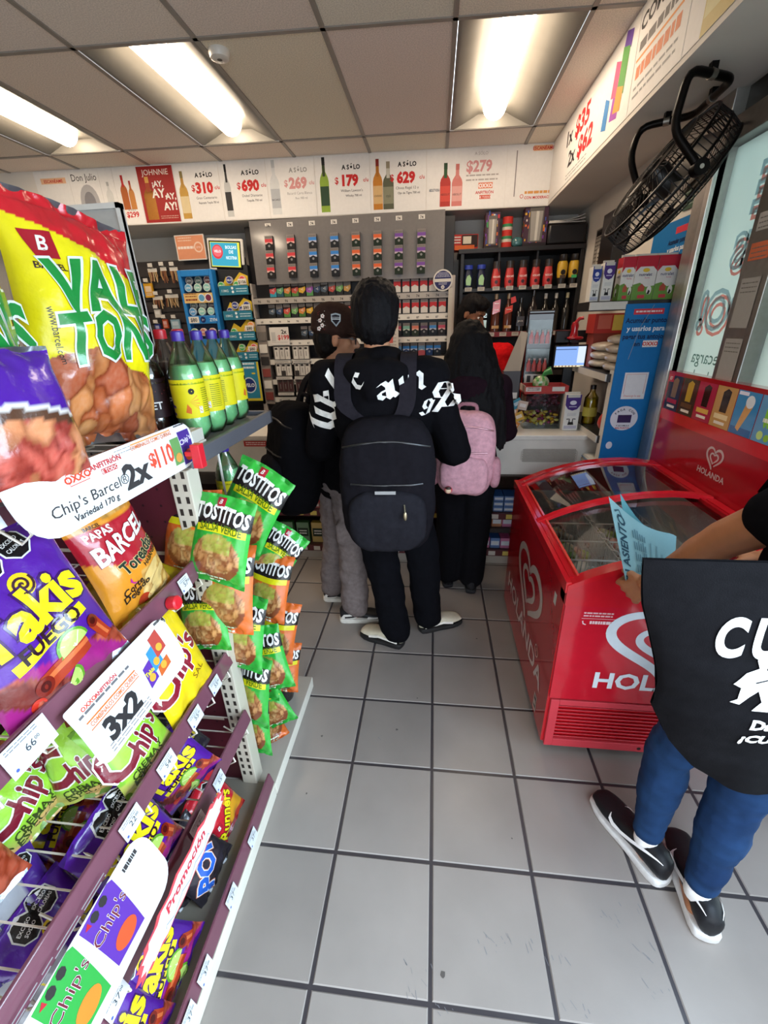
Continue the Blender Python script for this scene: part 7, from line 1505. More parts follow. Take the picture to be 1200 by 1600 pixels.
def legs(m, J, k=0, w_=1.0, flat_=False, upto=1.0):
    s = J['s']
    for a in 'lr':
        hp, kn, an = J['hip'+a], J['kn'+a], J['an'+a]
        if flat_: chain(m, [hp, kn, kn.lerp(an, .5), kn.lerp(an, upto)], [.092*s*w_+k, .076*s*w_+k, .073*s*w_+k, .070*s*w_+k])
        else: chain(m, [hp, kn, kn.lerp(an, .35)+V((0, 0, 0)), kn.lerp(an, upto)], [.088*s*w_+k, .058*s*w_+k, .058*s*w_+k, .031*s*w_+k])
        cap(m, J['pel'], hp, .10*s+k, .09*s*w_+k)
def joints(feet_mid, H_, ang, lean=(0, 0), sw=.20, hw=.09, head_turn=0, hd=0):
    s = H_/1.72; T = rz(ang); o = V(feet_mid); J = dict(s=s, ang=ang); L = lambda x, y, z: o+T @ V((x*s, y*s, z*s))+V((lean[0], lean[1], 0))*(z/1.72)
    J['pel'] = L(0, 0, .93); J['chest'] = L(0, -.01, 1.22); J['neck'] = L(0, -.005, 1.46); J['head'] = L(0, .03, 1.60)+T @ V((0, hd, 0))
    J['shl'], J['shr'] = L(-sw+.03, -.01, 1.37), L(sw-.03, -.01, 1.37); J['hipl'], J['hipr'] = L(-hw, 0, .88), L(hw, 0, .88)
    J['hang'] = ang+head_turn; return J
def foot_fill(m, an, dirv, s):
    d = V((dirv[0], dirv[1], 0)).normalized(); a = V(an); cap(m, V((a.x, a.y, .045))-d*.015*s, V((a.x, a.y, .036))+d*.10*s, .026*s, .014*s)
def shoe(parent, heel, toe, up_c, sole_c, style, s=1.0, label=None):
    heel, toe = V((heel[0], heel[1], 0)), V((toe[0], toe[1], 0)); L = (toe-heel).length; d = (toe-heel).normalized(); sd = V((d.y, -d.x, 0))
    P = lambda t, x, z: heel+d*(t*L)+sd*x+V((0, 0, z))
    kt, kw, kh = (0, .03, .1, .2, .33, .45, .6, .75, .88, .95, 1.0), (.018, .028, .035, .0375, .0385, .041, .0455, .0475, .042, .031, .010), (.086, .100, .110, .112, .103, .088, .073, .063, .055, .049, .036)
    if style == 'swoosh': kh = tuple(q+.006 for q in kh)
    ts = [0, .008, .02, .04, .07]+[.1+.8*i/22 for i in range(23)]+[.93, .96, .98, .992, 1.0]
    ek = lambda t: (1-max(0, 1-t/.05)**2)**.5 if t < .05 else (1-max(0, (t-.93)/.07)**2)**.5 if t > .93 else 1
    def si(t, ys):
        k = max(0, min(len(kt)-2, int(np.searchsorted(kt, t))-1)); a = (t-kt[k])/(kt[k+1]-kt[k]); return ys[k]*(1-a)+ys[k+1]*a
    sec = [(t, max(.004, (si(t, kw) if .05 < t < .93 else (kw[1]+.003 if t <= .05 else .036)*1.0)*ek(t)+(.0 if ek(t) > .05 else .004)), si(t, kh)) for t in ts]
    z0 = .028; m = MB(); n = 14; vs = []
    for t, w_, h in sec:
        for i in range(n):
            a = 2*math.pi*i/n; c_, s_ = math.cos(a), math.sin(a); vs.append(P(t, w_*s*math.copysign(abs(c_)**.75, c_), z0+(h-z0)*(.5+.5*s_)*1.0 if s_ > -.99 else z0))
    k = len(sec); fs_ = [[i*n+j, i*n+(j+1) % n, (i+1)*n+(j+1) % n, (i+1)*n+j] for i in range(k-1) for j in range(n)]+[list(range(n))[::-1], [(k-1)*n+j for j in range(n)]]
    m.add(vs, fs_, up_c)
    fside = {}
    for sx in (-1, 1):
        f = lambda u, v, h=0, sx=sx: P(u, sx*(np.interp(u, [q[0] for q in sec], [q[1] for q in sec])*s*.985+.002+h), v)
        fside[sx] = f
        if style == 'stripe': m.stroke(f, [(.08, .045), (.3, .05), (.5, .056), (.72, .042)], .016, '#efe9de', .0012, sub=.03)
        elif style == 'swoosh':
            def fs2(u, v, h=0, sx=sx):
                a = v/.05; w2, h2 = max(.004, si(u, kw)), si(u, kh); return P(u, sx*(w2*s*max(0, math.cos(a))**.75+.0015+h), z0+(h2-z0)*(.5+.5*math.sin(a))+.001)
            m.stroke(fs2, [(.69, .055), (.66, .030), (.60, .010), (.50, .003), (.36, .012), (.20, .030), (.04, .052)], [.003, .018, .030, .026, .018, .011, .003], '#f0eeee', .0008, sub=.03)
        elif style == 'panel': m.poly(f, [(.02, .035), (.3, .035), (.42, .052), (.3, .07), (.1, .066)], '#e8e4dc', .0012, sub=.03); m.poly(f, [(.62, .035), (.9, .035), (.9, .044), (.66, .052)], '#e8e4dc', .0012, sub=.03); m.stroke(f, [(.12, .045), (.3, .05), (.45, .06)], .012, '#1b191a', .002, sub=.03)
    ft = lambda u, v, h=0: P(u, v, np.interp(u, [q[0] for q in sec], [q[2] for q in sec])+.0015+h-abs(v)*.25)
    for i in range(5): m.stroke(ft, [(.40+.05*i, -.022), (.42+.05*i, .022)], .006, '#d8d2c4' if style != 'swoosh' else '#2a2a2e', .001); m.stroke(ft, [(.42+.05*i, -.022), (.40+.05*i, .022)], .006, '#d8d2c4' if style != 'swoosh' else '#2a2a2e', .002)
    o = m.build('shoe', parent, LEATHER, smooth=50)
    if label: o['label'] = label
    m = MB(); vs = []; ol = [(t, w_+.0025) for t, w_, h in sec]; ring = [P(t*1.03-.015, -w_*s, 0) for t, w_ in ol]+[P(t*1.03-.015, w_*s, 0) for t, w_ in ol[::-1]]; q = len(ring); cen = sum(ring, V((0, 0, 0)))/q
    hz = lambda p: .030 if (p-heel).dot(d)/L < .3 else .026
    if style == 'swoosh': hz = lambda p: .034-.012*(p-heel).dot(d)/L
    ins = lambda p, k: p+(cen-p).normalized()*k
    m.add([ins(p, .005) for p in ring]+[p+V((0, 0, .008)) for p in ring]+[p+V((0, 0, hz(p)-.004)) for p in ring]+[ins(p, .005)+V((0, 0, hz(p))) for p in ring], [tuple(range(q))[::-1], tuple(range(3*q, 4*q))]+[(k*q+i, k*q+(i+1) % q, (k+1)*q+(i+1) % q, (k+1)*q+i) for k in range(3) for i in range(q)], sole_c)
    m.build('sole', o, RUBBER, smooth=50); ORG[o.name] = ORG[parent.name]
    return o
def hairblob(m, P, T, s, back=.0, top=.0):
    m.blob(P(0, -.022, .045), (.086*s, .097*s, .088*s), '#888', T=T); m.blob(P(0, -.045, -.01+back), (.083*s, .072*s, .095*s), '#888', T=T); m.blob(P(0, .02, .085+top), (.075*s, .075*s, .045*s), '#888', T=T)
def hairtex(m, vox, col, seed, amp=.006, fs_=70, flow=(1, 1, .12)): return skin(m, vox, col, 4, amp, fs_, seed, flow)
def backpack(name, label, c, T, w_, d, h, col, fcol, strapc, pts_l, pts_r, extra=None, mats=CLOTH, group='backpacks worn by the customers'):
    """c: centre of the pack; T: 3x3 with local -y pointing away from the wearer's back"""
    b = thing(name, label, 'backpack', c); P = lambda x, y, z: V(c)+T @ V((x, y, z))
    m = MB(); m.blob(c, (w_/2, d/2, h/2), '#888', p=3.4, T=T, nu=28, nv=20); r = skin(m, .011, col, 4, .007, 13, 3, (1, 1, .8)); bv = BVHTree.FromPolygons([tuple(p) for p in r.v], r.f); r.build('main_bag', b, mats, smooth=80)
    m = MB(); m.blob(P(0, -d*.45, -h*.20), (w_*.40, d*.20, h*.235), '#888', p=3.2, T=T, nu=24, nv=16); skin(m, .009, fcol, 4, .005, 15, 8, (1, 1, .8)).build('front_pocket', b, mats, smooth=80)
    m = MB()
    def surf(u, v, hh=0):
        o = P(u, -1, v); q = bv.ray_cast(o, T @ V((0, 1, 0))); return (q[0]-T @ V((0, hh, 0))) if q[0] else P(u, -d/2, v)
    m.tube([surf(-w_*.43+w_*.86*i/16, h*.36-h*.05*abs(i/8-1)**2, .002) for i in range(17)], .0045, mixc(col, '#888888', .25), n=6)
    m.tube([surf(-w_*.36, h*.1-h*.0+.0*i, .002).lerp(surf(w_*.36, h*.1, .002), i/12) if False else surf(-w_*.36+w_*.72*i/12, h*.07, .003) for i in range(13)], .004, mixc(col, '#888888', .25), n=6); m.build('zip', b, METAL, smooth=60)
    if extra: extra(b, P, T, surf)
    for pts in (pts_l, pts_r):
        m = MB(); pts = [V(p) for p in pts]; fine_ = bend(pts, .06); vs = []; sd = T @ X
        for i, p in enumerate(fine_): vs += [p-sd*.034, p+sd*.034]
        k = len(fine_); nn = T @ V((0, 1, 0)); vs2 = [q-nn*.012 for q in vs]
        m.add(vs+vs2, [(2*i, 2*i+1, 2*i+3, 2*i+2) for i in range(k-1)]+[(2*k+2*i, 2*k+2*i+2, 2*k+2*i+3, 2*k+2*i+1) for i in range(k-1)]+[(2*i, 2*i+2, 2*k+2*i+2, 2*k+2*i) for i in range(k-1)]+[(2*i+1, 2*k+2*i+1, 2*k+2*i+3, 2*i+3) for i in range(k-1)]+[(0, 2*k, 2*k+1, 1)], strapc); m.build('strap', b, mats, smooth=60)
    m = MB(); m.tube(bend([P(-.05, d*.2, h*.46), P(-.045, d*.2, h*.56), P(.045, d*.2, h*.56), P(.05, d*.2, h*.46)], .03), .011, strapc, n=8); m.build('grab_loop', b, mats, smooth=60)
    return b, P, surf
def proj(r):
    return BVHTree.FromPolygons([tuple(p) for p in r.v], r.f)
BLK = '#0f0e11'
# ---------- the boy in the lettered black hoodie, back to the viewer
pc = thing('person', 'person with short black hair in a black hoodie with white lettering, back turned', 'person', (-.2, .15, 0), 'people in the shop')
A0 = R(3); J = joints((-.20, .16, 0), 1.82, A0, lean=(-.075, -.08), sw=.235)
J['ell'], J['elr'] = V((-.565, .14, 1.13)), V((.085, .15, 1.11)); J['wrl'], J['wrr'] = V((-.40, .38, 1.10)), V((-.06, .40, 1.10))
J['anl'], J['anr'] = V((-.205, .085, .09)), V((-.035, .225, .09)); J['knl'], J['knr'] = V((-.275, .10, .50)), V((-.06, .20, .50))
fl, frt = (-.23, .09), (.23, .12)
m = MB(); torso(m, J); arms(m, J); legs(m, J); cap(m, J['neck'], J['head'], .056, .056); P, T = head(m, J['head'], J['hang'], 1.10)
hand(m, J['wrl'], (.8, .5, 0), (0, .3, -1), 1, .9, -1); hand(m, J['wrr'], (-.8, .5, 0), (0, .3, -1), 1, .9, 1); foot_fill(m, J['anl'], fl, 1.05); foot_fill(m, J['anr'], frt, 1.05)
skin(m, .0075, SK['tan'], 3).build('body', pc, SKIN, smooth=80); face(pc, P, T)
m = MB(); hairblob(m, P, T, 1.17, top=.012, back=.016); hairtex(m, .008, '#100e10', 2, .007).build('hair', pc, HAIR, smooth=80)
m = MB(); torso(m, J, .035, 1.06); arms(m, J, .024, 1.1, 1.0)
nk = J['neck']; m.blob(nk+V((0, -.08, -.06)), (.155, .095, .075), '#888', p=2.2); m.blob(nk+V((0, -.005, .002)), (.108, .10, .05), '#888'); cap(m, nk+V((-.13, -.02, -.05)), nk+V((.0, -.14, -.12)), .045, .05); cap(m, nk+V((.13, -.02, -.05)), nk+V((.0, -.14, -.12)), .045, .05)
HD = skin(m, .010, BLK, 5, .011, 9, 4, (1, 1, .7)); bvh = proj(HD)
def onback(u, v, h=0):
    q = bvh.ray_cast(V((u, -1.2, v)), V((0, 1, 0))); return (q[0] if q[0] else V((u, 0, v)))-V((0, .003+h, 0))
nib = lambda pts, a=.7, w_=.02: pts
def black(strokes, ou, ov, sc, rot):
    """blackletter: broad-nib strokes on the cloth"""
    cr, sr = math.cos(rot), math.sin(rot)
    for st in strokes:
        for (x0, y0), (x1, y1) in zip(st, st[1:]):
            nx, ny = .11, .075
            quad = [(x0-nx, y0-ny), (x0+nx, y0+ny), (x1+nx, y1+ny), (x1-nx, y1-ny)]
            pq = [(ou+(x*cr-y*sr)*sc, ov+(x*sr+y*cr)*sc) for x, y in quad]
            ar = sum(pq[i][0]*pq[(i+1) % 4][1]-pq[(i+1) % 4][0]*pq[i][1] for i in range(4))
            HD.poly(onback, pq if ar > 0 else pq[::-1], '#e9e5e0', .001, sub=.012)
GL = {'W': [[(.1, .95), (.0, .8), (.05, .15), (.25, .0), (.45, .15), (.45, .8)], [(.45, .15), (.65, .0), (.9, .2), (.95, .75), (.8, .95)], [(-.15, .7), (.1, .95)]], 'e': [[(.1, .3), (.6, .55), (.4, .75), (.1, .6), (.1, .15), (.3, 0), (.6, .15)]], 'l': [[(.1, 1.15), (.1, .15), (.3, 0)]], 'c': [[(.55, .6), (.35, .75), (.1, .55), (.1, .15), (.3, 0), (.55, .12)]], 'a': [[(.1, .65), (.35, .75), (.5, .6), (.5, .1), (.65, 0)], [(.5, .4), (.1, .3), (.1, .1), (.3, 0), (.5, .15)]], 'u': [[(.1, .7), (.1, .15), (.3, 0), (.55, .15)], [(.55, .75), (.55, .1), (.7, 0)]], 'n': [[(.1, .75), (.1, 0)], [(.1, .55), (.4, .75), (.6, .6), (.6, .1), (.75, 0)]], 'g': [[(.55, .6), (.3, .75), (.1, .55), (.1, .2), (.3, .05), (.55, .2)], [(.55, .75), (.55, -.25), (.3, -.4), (.05, -.25)]], 'p': [[(.1, .75), (.1, -.4)], [(.1, .6), (.4, .75), (.6, .55), (.55, .15), (.3, 0), (.1, .1)]]}
for ch, u, v, sc, ro in [('W', -.475, 1.245, .125, 1.15), ('e', -.455, 1.345, .085, .95), ('l', -.405, 1.375, .12, .55), ('c', -.335, 1.43, .075, .5), ('a', -.245, 1.392, .085, .1), ('u', -.195, 1.402, .09, .12), ('n', -.125, 1.425, .085, .0), ('e', -.03, 1.40, .10, -.55), ('p', .0, 1.36, .10, -.6), ('g', -.07, 1.345, .06, -.4)]: black(GL[ch], u, v, sc, ro)
HD.build('hoodie', pc, CLOTH, smooth=80)
m = MB(); legs(m, J, .012, 1.0, True, .96); m.blob(J['pel'], (.185, .14, .13), '#888', p=2.4)
skin(m, .011, '#0f0f13', 5, .010, 10, 7, (1, 1, .9)).build('trousers', pc, CLOTH, smooth=80)
shoe(pc, (-.165, .055), (-.415, .155), '#d9d0b8', '#1a1818', 'stripe', 1.1, 'cream shoe with black sole'); shoe(pc, (-.08, .195), (.165, .315), '#d9d0b8', '#1a1818', 'stripe', 1.1, 'cream shoe with black sole')
Tb = rz(A0); bc = V((-.215, -.075, 1.02))
def exc(b, P, T, surf):
    m = MB(); m.rect(flat(P(-.045, -.155, .02), T @ X, Z), 0, 0, .085, .014, '#a5a2a0', .012); m.build('logo_patch', b, PAPER); m = MB(); m.tube([P(.075, -.155, -.03), P(.078, -.17, -.06)], .004, '#8f8b7a', n=6); m.blob(P(.078, -.172, -.075), (.009, .006, .02), '#b5a88a', nu=10, nv=8); m.build('zip_charm', b, METAL, smooth=60)
sl = J['shl'].lerp(J['neck'], .38); sr_ = J['shr'].lerp(J['neck'], .38)
def over(s_, up=.085): return [V((s_.x*.25+bc.x*.75, -.06, 1.27)), V((s_.x, s_.y-.165, 1.36)), V((s_.x, s_.y-.09, s_.z+.07)), V((s_.x, s_.y+.03, s_.z+.085)), V((s_.x, s_.y+.16, s_.z-.05)), V((s_.x, s_.y+.17, 1.1))]
backpack('backpack', 'big charcoal backpack on the person in the lettered hoodie', bc, Tb, .42, .24, .62, '#19171b', '#222126', '#242126', over(sl), over(sr_), exc)
# ---------- the boy in the brown cap, turned to the right
pl = thing('person', 'person in a brown embroidered cap, glasses and black jacket, facing right', 'person', (-.56, .38, 0), 'people in the shop')
A1 = facing((.80, .60)); J = joints((-.555, .40, 0), 1.70, A1, lean=(.03, .0), sw=.20, head_turn=R(-22))
J['head'] = V((-.515, .42, 1.615)); J['neck'] = V((-.54, .415, 1.46))
J['ell'], J['elr'] = V((-.60, .70, 1.12)), V((-.42, .24, 1.10)); J['wrl'], J['wrr'] = V((-.38, .68, 1.10)), V((-.20, .42, 1.08))
J['anl'], J['anr'] = V((-.66, .475, .09)), V((-.475, .27, .09)); J['knl'], J['knr'] = V((-.60, .45, .50)), V((-.47, .31, .50))
m = MB(); torso(m, J); arms(m, J); legs(m, J); cap(m, J['neck'], J['head'], .054, .054); P, T = head(m, J['head'], J['hang'], 1.0, R(-6))
hand(m, J['wrl'], (.9, .3, 0), (0, 0, -1), 1, .7, 1); hand(m, J['wrr'], (.7, .6, 0), (0, 0, -1), 1, .7, -1); foot_fill(m, J['anl'], (1, .1), 1); foot_fill(m, J['anr'], (1, .1), 1)
skin(m, .0075, SK['tan'], 3).build('body', pl, SKIN, smooth=80); face(pl, P, T)
m = MB(); m.blob(P(0, -.035, .0), (.083, .08, .085), '#888', T=T); m.blob(P(0, -.05, -.04), (.072, .055, .06), '#888', T=T); hairtex(m, .008, '#15110f', 5, .005).build('hair', pl, HAIR, smooth=80)
m = MB(); m.blob(P(0, -.014, .072), (.094, .110, .095), '#888', p=2.3, T=T, nu=24, nv=14); m.blob(P(0, -.014, .04), (.096, .112, .03), '#888', p=2.4, T=T, nu=24, nv=10)
CPm = skin(m, .007, '#33241f', 4); bc2 = proj(CPm)
def oncap(dirv, c0):
    dirv = V(dirv).normalized(); U = Z.cross(dirv).normalized(); W = dirv.cross(U)
    def f(u, v, h=0):
        o = V(c0)+U*u+W*v; q = bc2.ray_cast(o+dirv*.4, -dirv); return (q[0] if q[0] else o)+dirv*(.0012+h)
    return f
f = oncap((.15, -1, .25), P(.05, 0, .075))
CPm.poly(f, [(-.022, .024), (0, .03), (.024, .024), (.022, -.006), (0, -.03), (-.022, -.006)], '#a9b3bb', .0005, sub=.006); CPm.poly(f, [(-.017, .018), (0, .022), (.018, .018), (.016, -.004), (0, -.022), (-.016, -.004)], '#2c2a30', .001, sub=.006); CPm.rect(f, -.022, .0, .022, .011, '#cfd6da', .0015, sub=.006); CPm.lines(f, -.018, .018, .004, 1, .01, '#2c2a30', .005, .002)
for du, dv in ((-.075, .0), (-.062, .018), (-.066, -.022), (-.083, -.034)):
    for i in range(5): a = 2*math.pi*i/5; CPm.disc(f, du+.006*math.cos(a), dv+.006*math.sin(a), .0042, '#e6ddd4', .0006, n=8)
    CPm.disc(f, du, dv, .003, '#8a3a3a', .0012, n=6)
for i in range(14): CPm.disc(f, -.07+rnd.uniform(-.02, .02), rnd.uniform(-.045, .04), .0018, rnd.choice(['#c9c0b8', '#8a2f35']), .0006, n=5)
CPm.build('cap', pl, CLOTH, smooth=70)
m = MB(); n_ = 12; vs = []
for k, zz in ((0, .032), (1, .026)):
    for i in range(n_+1):
        a = R(25+130*i/n_); vs += [P(.094*math.cos(a), -.014+.108*math.sin(a), zz), P(.085*math.cos(a), .035+.135*math.sin(a)**.6, zz-.016)]
q = 2*(n_+1); m.add(vs, [(2*i, 2*i+2, 2*i+3, 2*i+1) for i in range(n_)]+[(q+2*i, q+2*i+1, q+2*i+3, q+2*i+2) for i in range(n_)]+[(2*i+1, 2*i+3, q+2*i+3, q+2*i+1) for i in range(n_)], '#33241f'); m.build('cap_peak', pl, CLOTH, smooth=60)
m = MB()
for sx in (-1, 1):
    m.tube([P(sx*.036+.024*math.cos(a), .098+.0*math.sin(a), .0+.019*math.sin(a)) for a in [2*math.pi*i/16 for i in range(16)]], .0022, '#2a2020', n=5, closed=True); m.tube([P(sx*.06, .095, .006), P(sx*.078, .06, .008), P(sx*.082, -.01, .004)], .0024, '#2a2020', n=5)
m.tube([P(-.012, .104, .004), P(.012, .104, .004)], .002, '#2a2020', n=5); m.build('glasses', pl, PLASTIC, smooth=60)
m = MB(); torso(m, J, .024, 1.02); arms(m, J, .02, 1.08, .97); m.blob(J['neck']+V((-.005, -.01, -.03)), (.085, .085, .035), '#888'); skin(m, .010, '#100f11', 5, .010, 10, 9, (1, 1, .7)).build('jacket', pl, CLOTH, smooth=80)
m = MB(); legs(m, J, .014, .98, True, .93); m.blob(J['pel']+V((0, 0, -.02)), (.17, .135, .12), '#888', p=2.4, T=rz(A1)); 
m.blob(J['knr']+V((-.02, -.085, .12)), (.06, .02, .075), '#888', p=3, T=rz(R(10)))
skin(m, .010, '#7a6f6d', 4, .012, 13, 11, (1, 1, 1.3)).build('cargo_trousers', pl, CLOTH, smooth=80)
shoe(pl, (-.725, .475), (-.47, .49), '#1d1b1d', '#e2ddd2', 'panel', 1.0, 'black and white sneaker'); shoe(pl, (-.57, .262), (-.305, .295), '#1d1b1d', '#e2ddd2', 'panel', 1.0, 'black and white sneaker')
Tb = rz(A1) @ MX.Rotation(R(-8), 3, 'X'); bc = V((-.755, .285, 1.03))
J_ = J
sl = J['shl'].lerp(J['neck'], .35); sr_ = J['shr'].lerp(J['neck'], .35); dv = rz(A1) @ Y
def exl(b, P, T, surf):
    m = MB(); m.rect(flat(P(-.03, -.14, -.10), T @ X, Z), 0, 0, .04, .014, '#b5b2ae', .012); m.build('logo_patch', b, PAPER)
over2 = lambda s_: [s_-dv*.16+V((0, 0, -.1)), s_-dv*.10+V((0, 0, .04)), s_+V((0, 0, .085)), s_+dv*.10+V((0, 0, .02)), s_+dv*.14+V((0, 0, -.22))]
backpack('backpack', 'slouching black backpack on the person in the brown cap', bc, Tb, .36, .25, .60, '#0f0e11', '#141317', '#121115', over2(sl), over2(sr_), exl)
# ---------- the woman with long black hair
pw = thing('person', 'person with very long black hair in a dark plum hoodie, back turned', 'person', (.19, .68, 0), 'people in the shop')
A2 = R(-6); J = joints((.19, .67, 0), 1.67, A2, lean=(-.03, -.03), sw=.19)
J['ell'], J['elr'] = V((-.02, .72, 1.06)), V((.40, .72, 1.08)); J['wrl'], J['wrr'] = V((.08, .95, 1.06)), V((.36, .97, 1.06))
J['anl'], J['anr'] = V((.11, .72, .09)), V((.255, .68, .09)); J['knl'], J['knr'] = V((.10, .70, .48)), V((.265, .68, .48))
m = MB(); torso(m, J); arms(m, J); legs(m, J); cap(m, J['neck'], J['head'], .05, .05); P, T = head(m, J['head'], J['hang'], .97)
hand(m, J['wrl'], (.5, .8, 0), (0, 0, -1), .92, .6, 1); hand(m, J['wrr'], (-.3, .9, 0), (0, 0, -1), .92, .6, -1); foot_fill(m, J['anl'], (-.05, 1), 1); foot_fill(m, J['anr'], (.1, 1), 1)
skin(m, .0075, SK['tan'], 3).build('body', pw, SKIN, smooth=80); face(pw, P, T)
m = MB(); hairblob(m, P, T, 1.04)
hd_ = J['head']; r2 = random.Random(4)
for i in range(30):
    t = i/29*2-1; xs = t*.105; p0 = hd_+V((xs*.75, -.055-.05*math.cos(t*1.4), .05)); p1 = hd_+V((xs*1.35+.01, -.10-.05*math.cos(t*1.4), -.16)); p2 = hd_+V((xs*1.55+.012, -.135-.045*math.cos(t*1.5), -.30)); e = r2.uniform(.40, .50)+.08*max(0, t); p3 = hd_+V((xs*1.55+.015+.035*t, -.15-.04*math.cos(t*1.5), -e))
    chain(m, [p0, p1, p2, p3], [.026, .027, .025, .008])
hairtex(m, .009, '#0f0d0e', 8, .007, 55, (1, 1, .05)).build('long_hair', pw, HAIR, smooth=80)
m = MB(); torso(m, J, .03, 1.03); arms(m, J, .026, 1.1, 1.0); nk = J['neck']; m.blob(nk+V((0, -.09, -.07)), (.125, .085, .09), '#888')
skin(m, .010, '#201219', 5, .010, 9, 14, (1, 1, .7)).build('hoodie', pw, CLOTH, smooth=80)
m = MB(); legs(m, J, .016, 1.02, True, .98); m.blob(J['pel'], (.18, .14, .14), '#888', p=2.4); skin(m, .011, '#121114', 5, .009, 9, 15, (1, 1, .5)).build('trousers', pw, CLOTH, smooth=80)
shoe(pw, (.105, .66), (.075, .90), '#1c1b1e', '#201f22', 'plain', .95); shoe(pw, (.25, .60), (.275, .845), '#1c1b1e', '#201f22', 'plain', .95)
bc = V((.155, .435, 1.02)); PK = '#d29ca6'
def exw(b, P, T, surf):
    m = MB(); m.blob(P(-.075, -.135, -.165), (.022, .008, .022), '#c8505a', nu=14, nv=8, T=T); m.blob(P(-.075, -.140, -.168), (.016, .006, .015), '#e8c9a8', nu=12, nv=8, T=T); m.blob(P(-.075, -.142, -.152), (.017, .006, .009), '#3a2420', nu=12, nv=8, T=T); m.build('badge', b, PLASTIC, smooth=60)
    for sx in (-1, 1): m = MB(); m.blob(P(sx*.165, .0, -.10), (.03, .06, .085), '#888', p=2.8, T=T); skin(m, .009, '#b98690', 3).build('side_pocket', b, CLOTH, smooth=80)
sl = J['shl'].lerp(J['neck'], .35); sr_ = J['shr'].lerp(J['neck'], .35)
over3 = lambda s_: [V((s_.x, bc.y+.08, 1.16)), V((s_.x*.8+bc.x*.2, s_.y-.115, s_.z-.06)), V((s_.x, s_.y-.05, s_.z+.055)), V((s_.x, s_.y+.04, s_.z+.065)), V((s_.x, s_.y+.15, s_.z-.08)), V((s_.x, s_.y+.15, 1.05))]
backpack('backpack', 'pink backpack with a round badge on the long-haired person', bc, rz(A2), .32, .21, .46, PK, '#cc98a2', '#a8757f', over3(sl), over3(sr_), exw)
# ---------- the cashier
pk_ = thing('person', 'person in a bright red work shirt behind the counter', 'person', (.30, 1.95, 0), 'people in the shop')
A3 = facing((-.35, -.94)); J = joints((.38, 1.95, 0), 1.80, A3, sw=.205, head_turn=R(75), lean=(-.03, -.05))
J['head'] = V((.268, 1.87, 1.735)); J['ell'], J['elr'] = V((.60, 1.86, 1.13)), V((.20, 1.98, 1.12)); J['wrl'], J['wrr'] = V((.42, 1.68, 1.04)), V((.10, 1.72, 1.05))
J['anl'], J['anr'] = V((.40, 1.93, .09)), V((.22, 1.97, .09)); J['knl'], J['knr'] = V((.40, 1.92, .5)), V((.22, 1.95, .5))
m = MB(); torso(m, J); arms(m, J); legs(m, J); cap(m, J['neck'], J['head'], .055, .055); P, T = head(m, J['head'], J['hang'], 1.02, R(-28))
hand(m, J['wrl'], (-.6, -.7, 0), (0, 0, -1), 1, .6, -1); hand(m, J['wrr'], (.2, -.9, 0), (0, 0, -1), 1, .6, 1); foot_fill(m, J['anl'], (0, -1), 1); foot_fill(m, J['anr'], (0, -1), 1)
skin(m, .0075, SK['deep'], 3).build('body', pk_, SKIN, smooth=80); face(pk_, P, T)
m = MB(); hairblob(m, P, T, 1.06, top=.005); hairtex(m, .008, '#121011', 12, .008, 40, (1, 1, .6)).build('hair', pk_, HAIR, smooth=80)
m = MB(); torso(m, J, .026, 1.04); chain(m, [J['shl'], J['ell']], [.085, .072]); chain(m, [J['shr'], J['elr']], [.085, .072]); RS = skin(m, .010, '#c9181c', 5, .008, 10, 21, (1, 1, .7)); 
RS.build('work_shirt', pk_, CLOTH, smooth=80)
m = MB(); legs(m, J, .014, 1.0, True, .95); m.blob(J['pel'], (.18, .14, .13), '#888', p=2.4); skin(m, .011, '#23242c', 4, .008, 10, 22).build('trousers', pk_, CLOTH, smooth=80)
shoe(pk_, (.40, 2.0), (.38, 1.74), '#1c1b1e', '#201f22', 'plain', 1.0); shoe(pk_, (.22, 2.03), (.20, 1.77), '#1c1b1e', '#201f22', 'plain', 1.0)
# ---------- the woman at the right edge, jeans and tote bag
pt = thing('person', 'person in blue jeans and black running shoes holding a teal leaflet', 'person', (.78, -.93, 0), 'people in the shop')
A4 = facing((-.30, .95)); J = joints((.89, -.93, 0), 1.60, A4, sw=.19, hw=.085)
J['hipl'], J['hipr'] = V((.745, -.945, .84)), V((.87, -.965, .84))
J['shl'], J['shr'] = V((.755, -.985, 1.345)), V((1.03, -.88, 1.30)); J['ell'], J['elr'] = V((.70, -.82, 1.165)), V((1.09, -.78, 1.04)); J['wrl'], J['wrr'] = V((.635, -.675, .935)), V((.97, -.62, 1.0))
J['anl'], J['anr'] = V((.70, -.905, .10)), V((.79, -1.035, .10)); J['knl'], J['knr'] = V((.715, -.855, .46)), V((.835, -.975, .44))
m = MB(); torso(m, J, 0, 1.05); legs(m, J); cap(m, J['neck'], J['head'], .05, .05); P, T = head(m, J['head'], J['hang'], .97)
s = J['s']; chain(m, [J['shl'], J['ell'], J['wrl']], [.056, .047, .032]); chain(m, [J['shr'], J['elr'], J['wrr']], [.054, .043, .031]); chain(m, [J['ell'], J['ell'].lerp(J['wrl'], .3)], [.045, .046])
hand(m, J['wrl'], (-.25, .62, -.75), (.75, .55, .25), 1.12, .85, 1); hand(m, J['wrr'], (-.5, .8, -.1), (0, 0, -1), .92, .6, -1); foot_fill(m, J['anl'], (-.1, .245), 1); foot_fill(m, J['anr'], (.04, .24), 1)
skin(m, .006, SK['mid'], 3).build('body', pt, SKIN, smooth=80); face(pt, P, T)
m = MB(); hairblob(m, P, T, 1.05); chain(m, [P(0, -.08, .02), P(0, -.11, -.1), P(0, -.13, -.25)], [.06, .055, .03]); hairtex(m, .009, '#151112', 31, .006).build('hair', pt, HAIR, smooth=80)
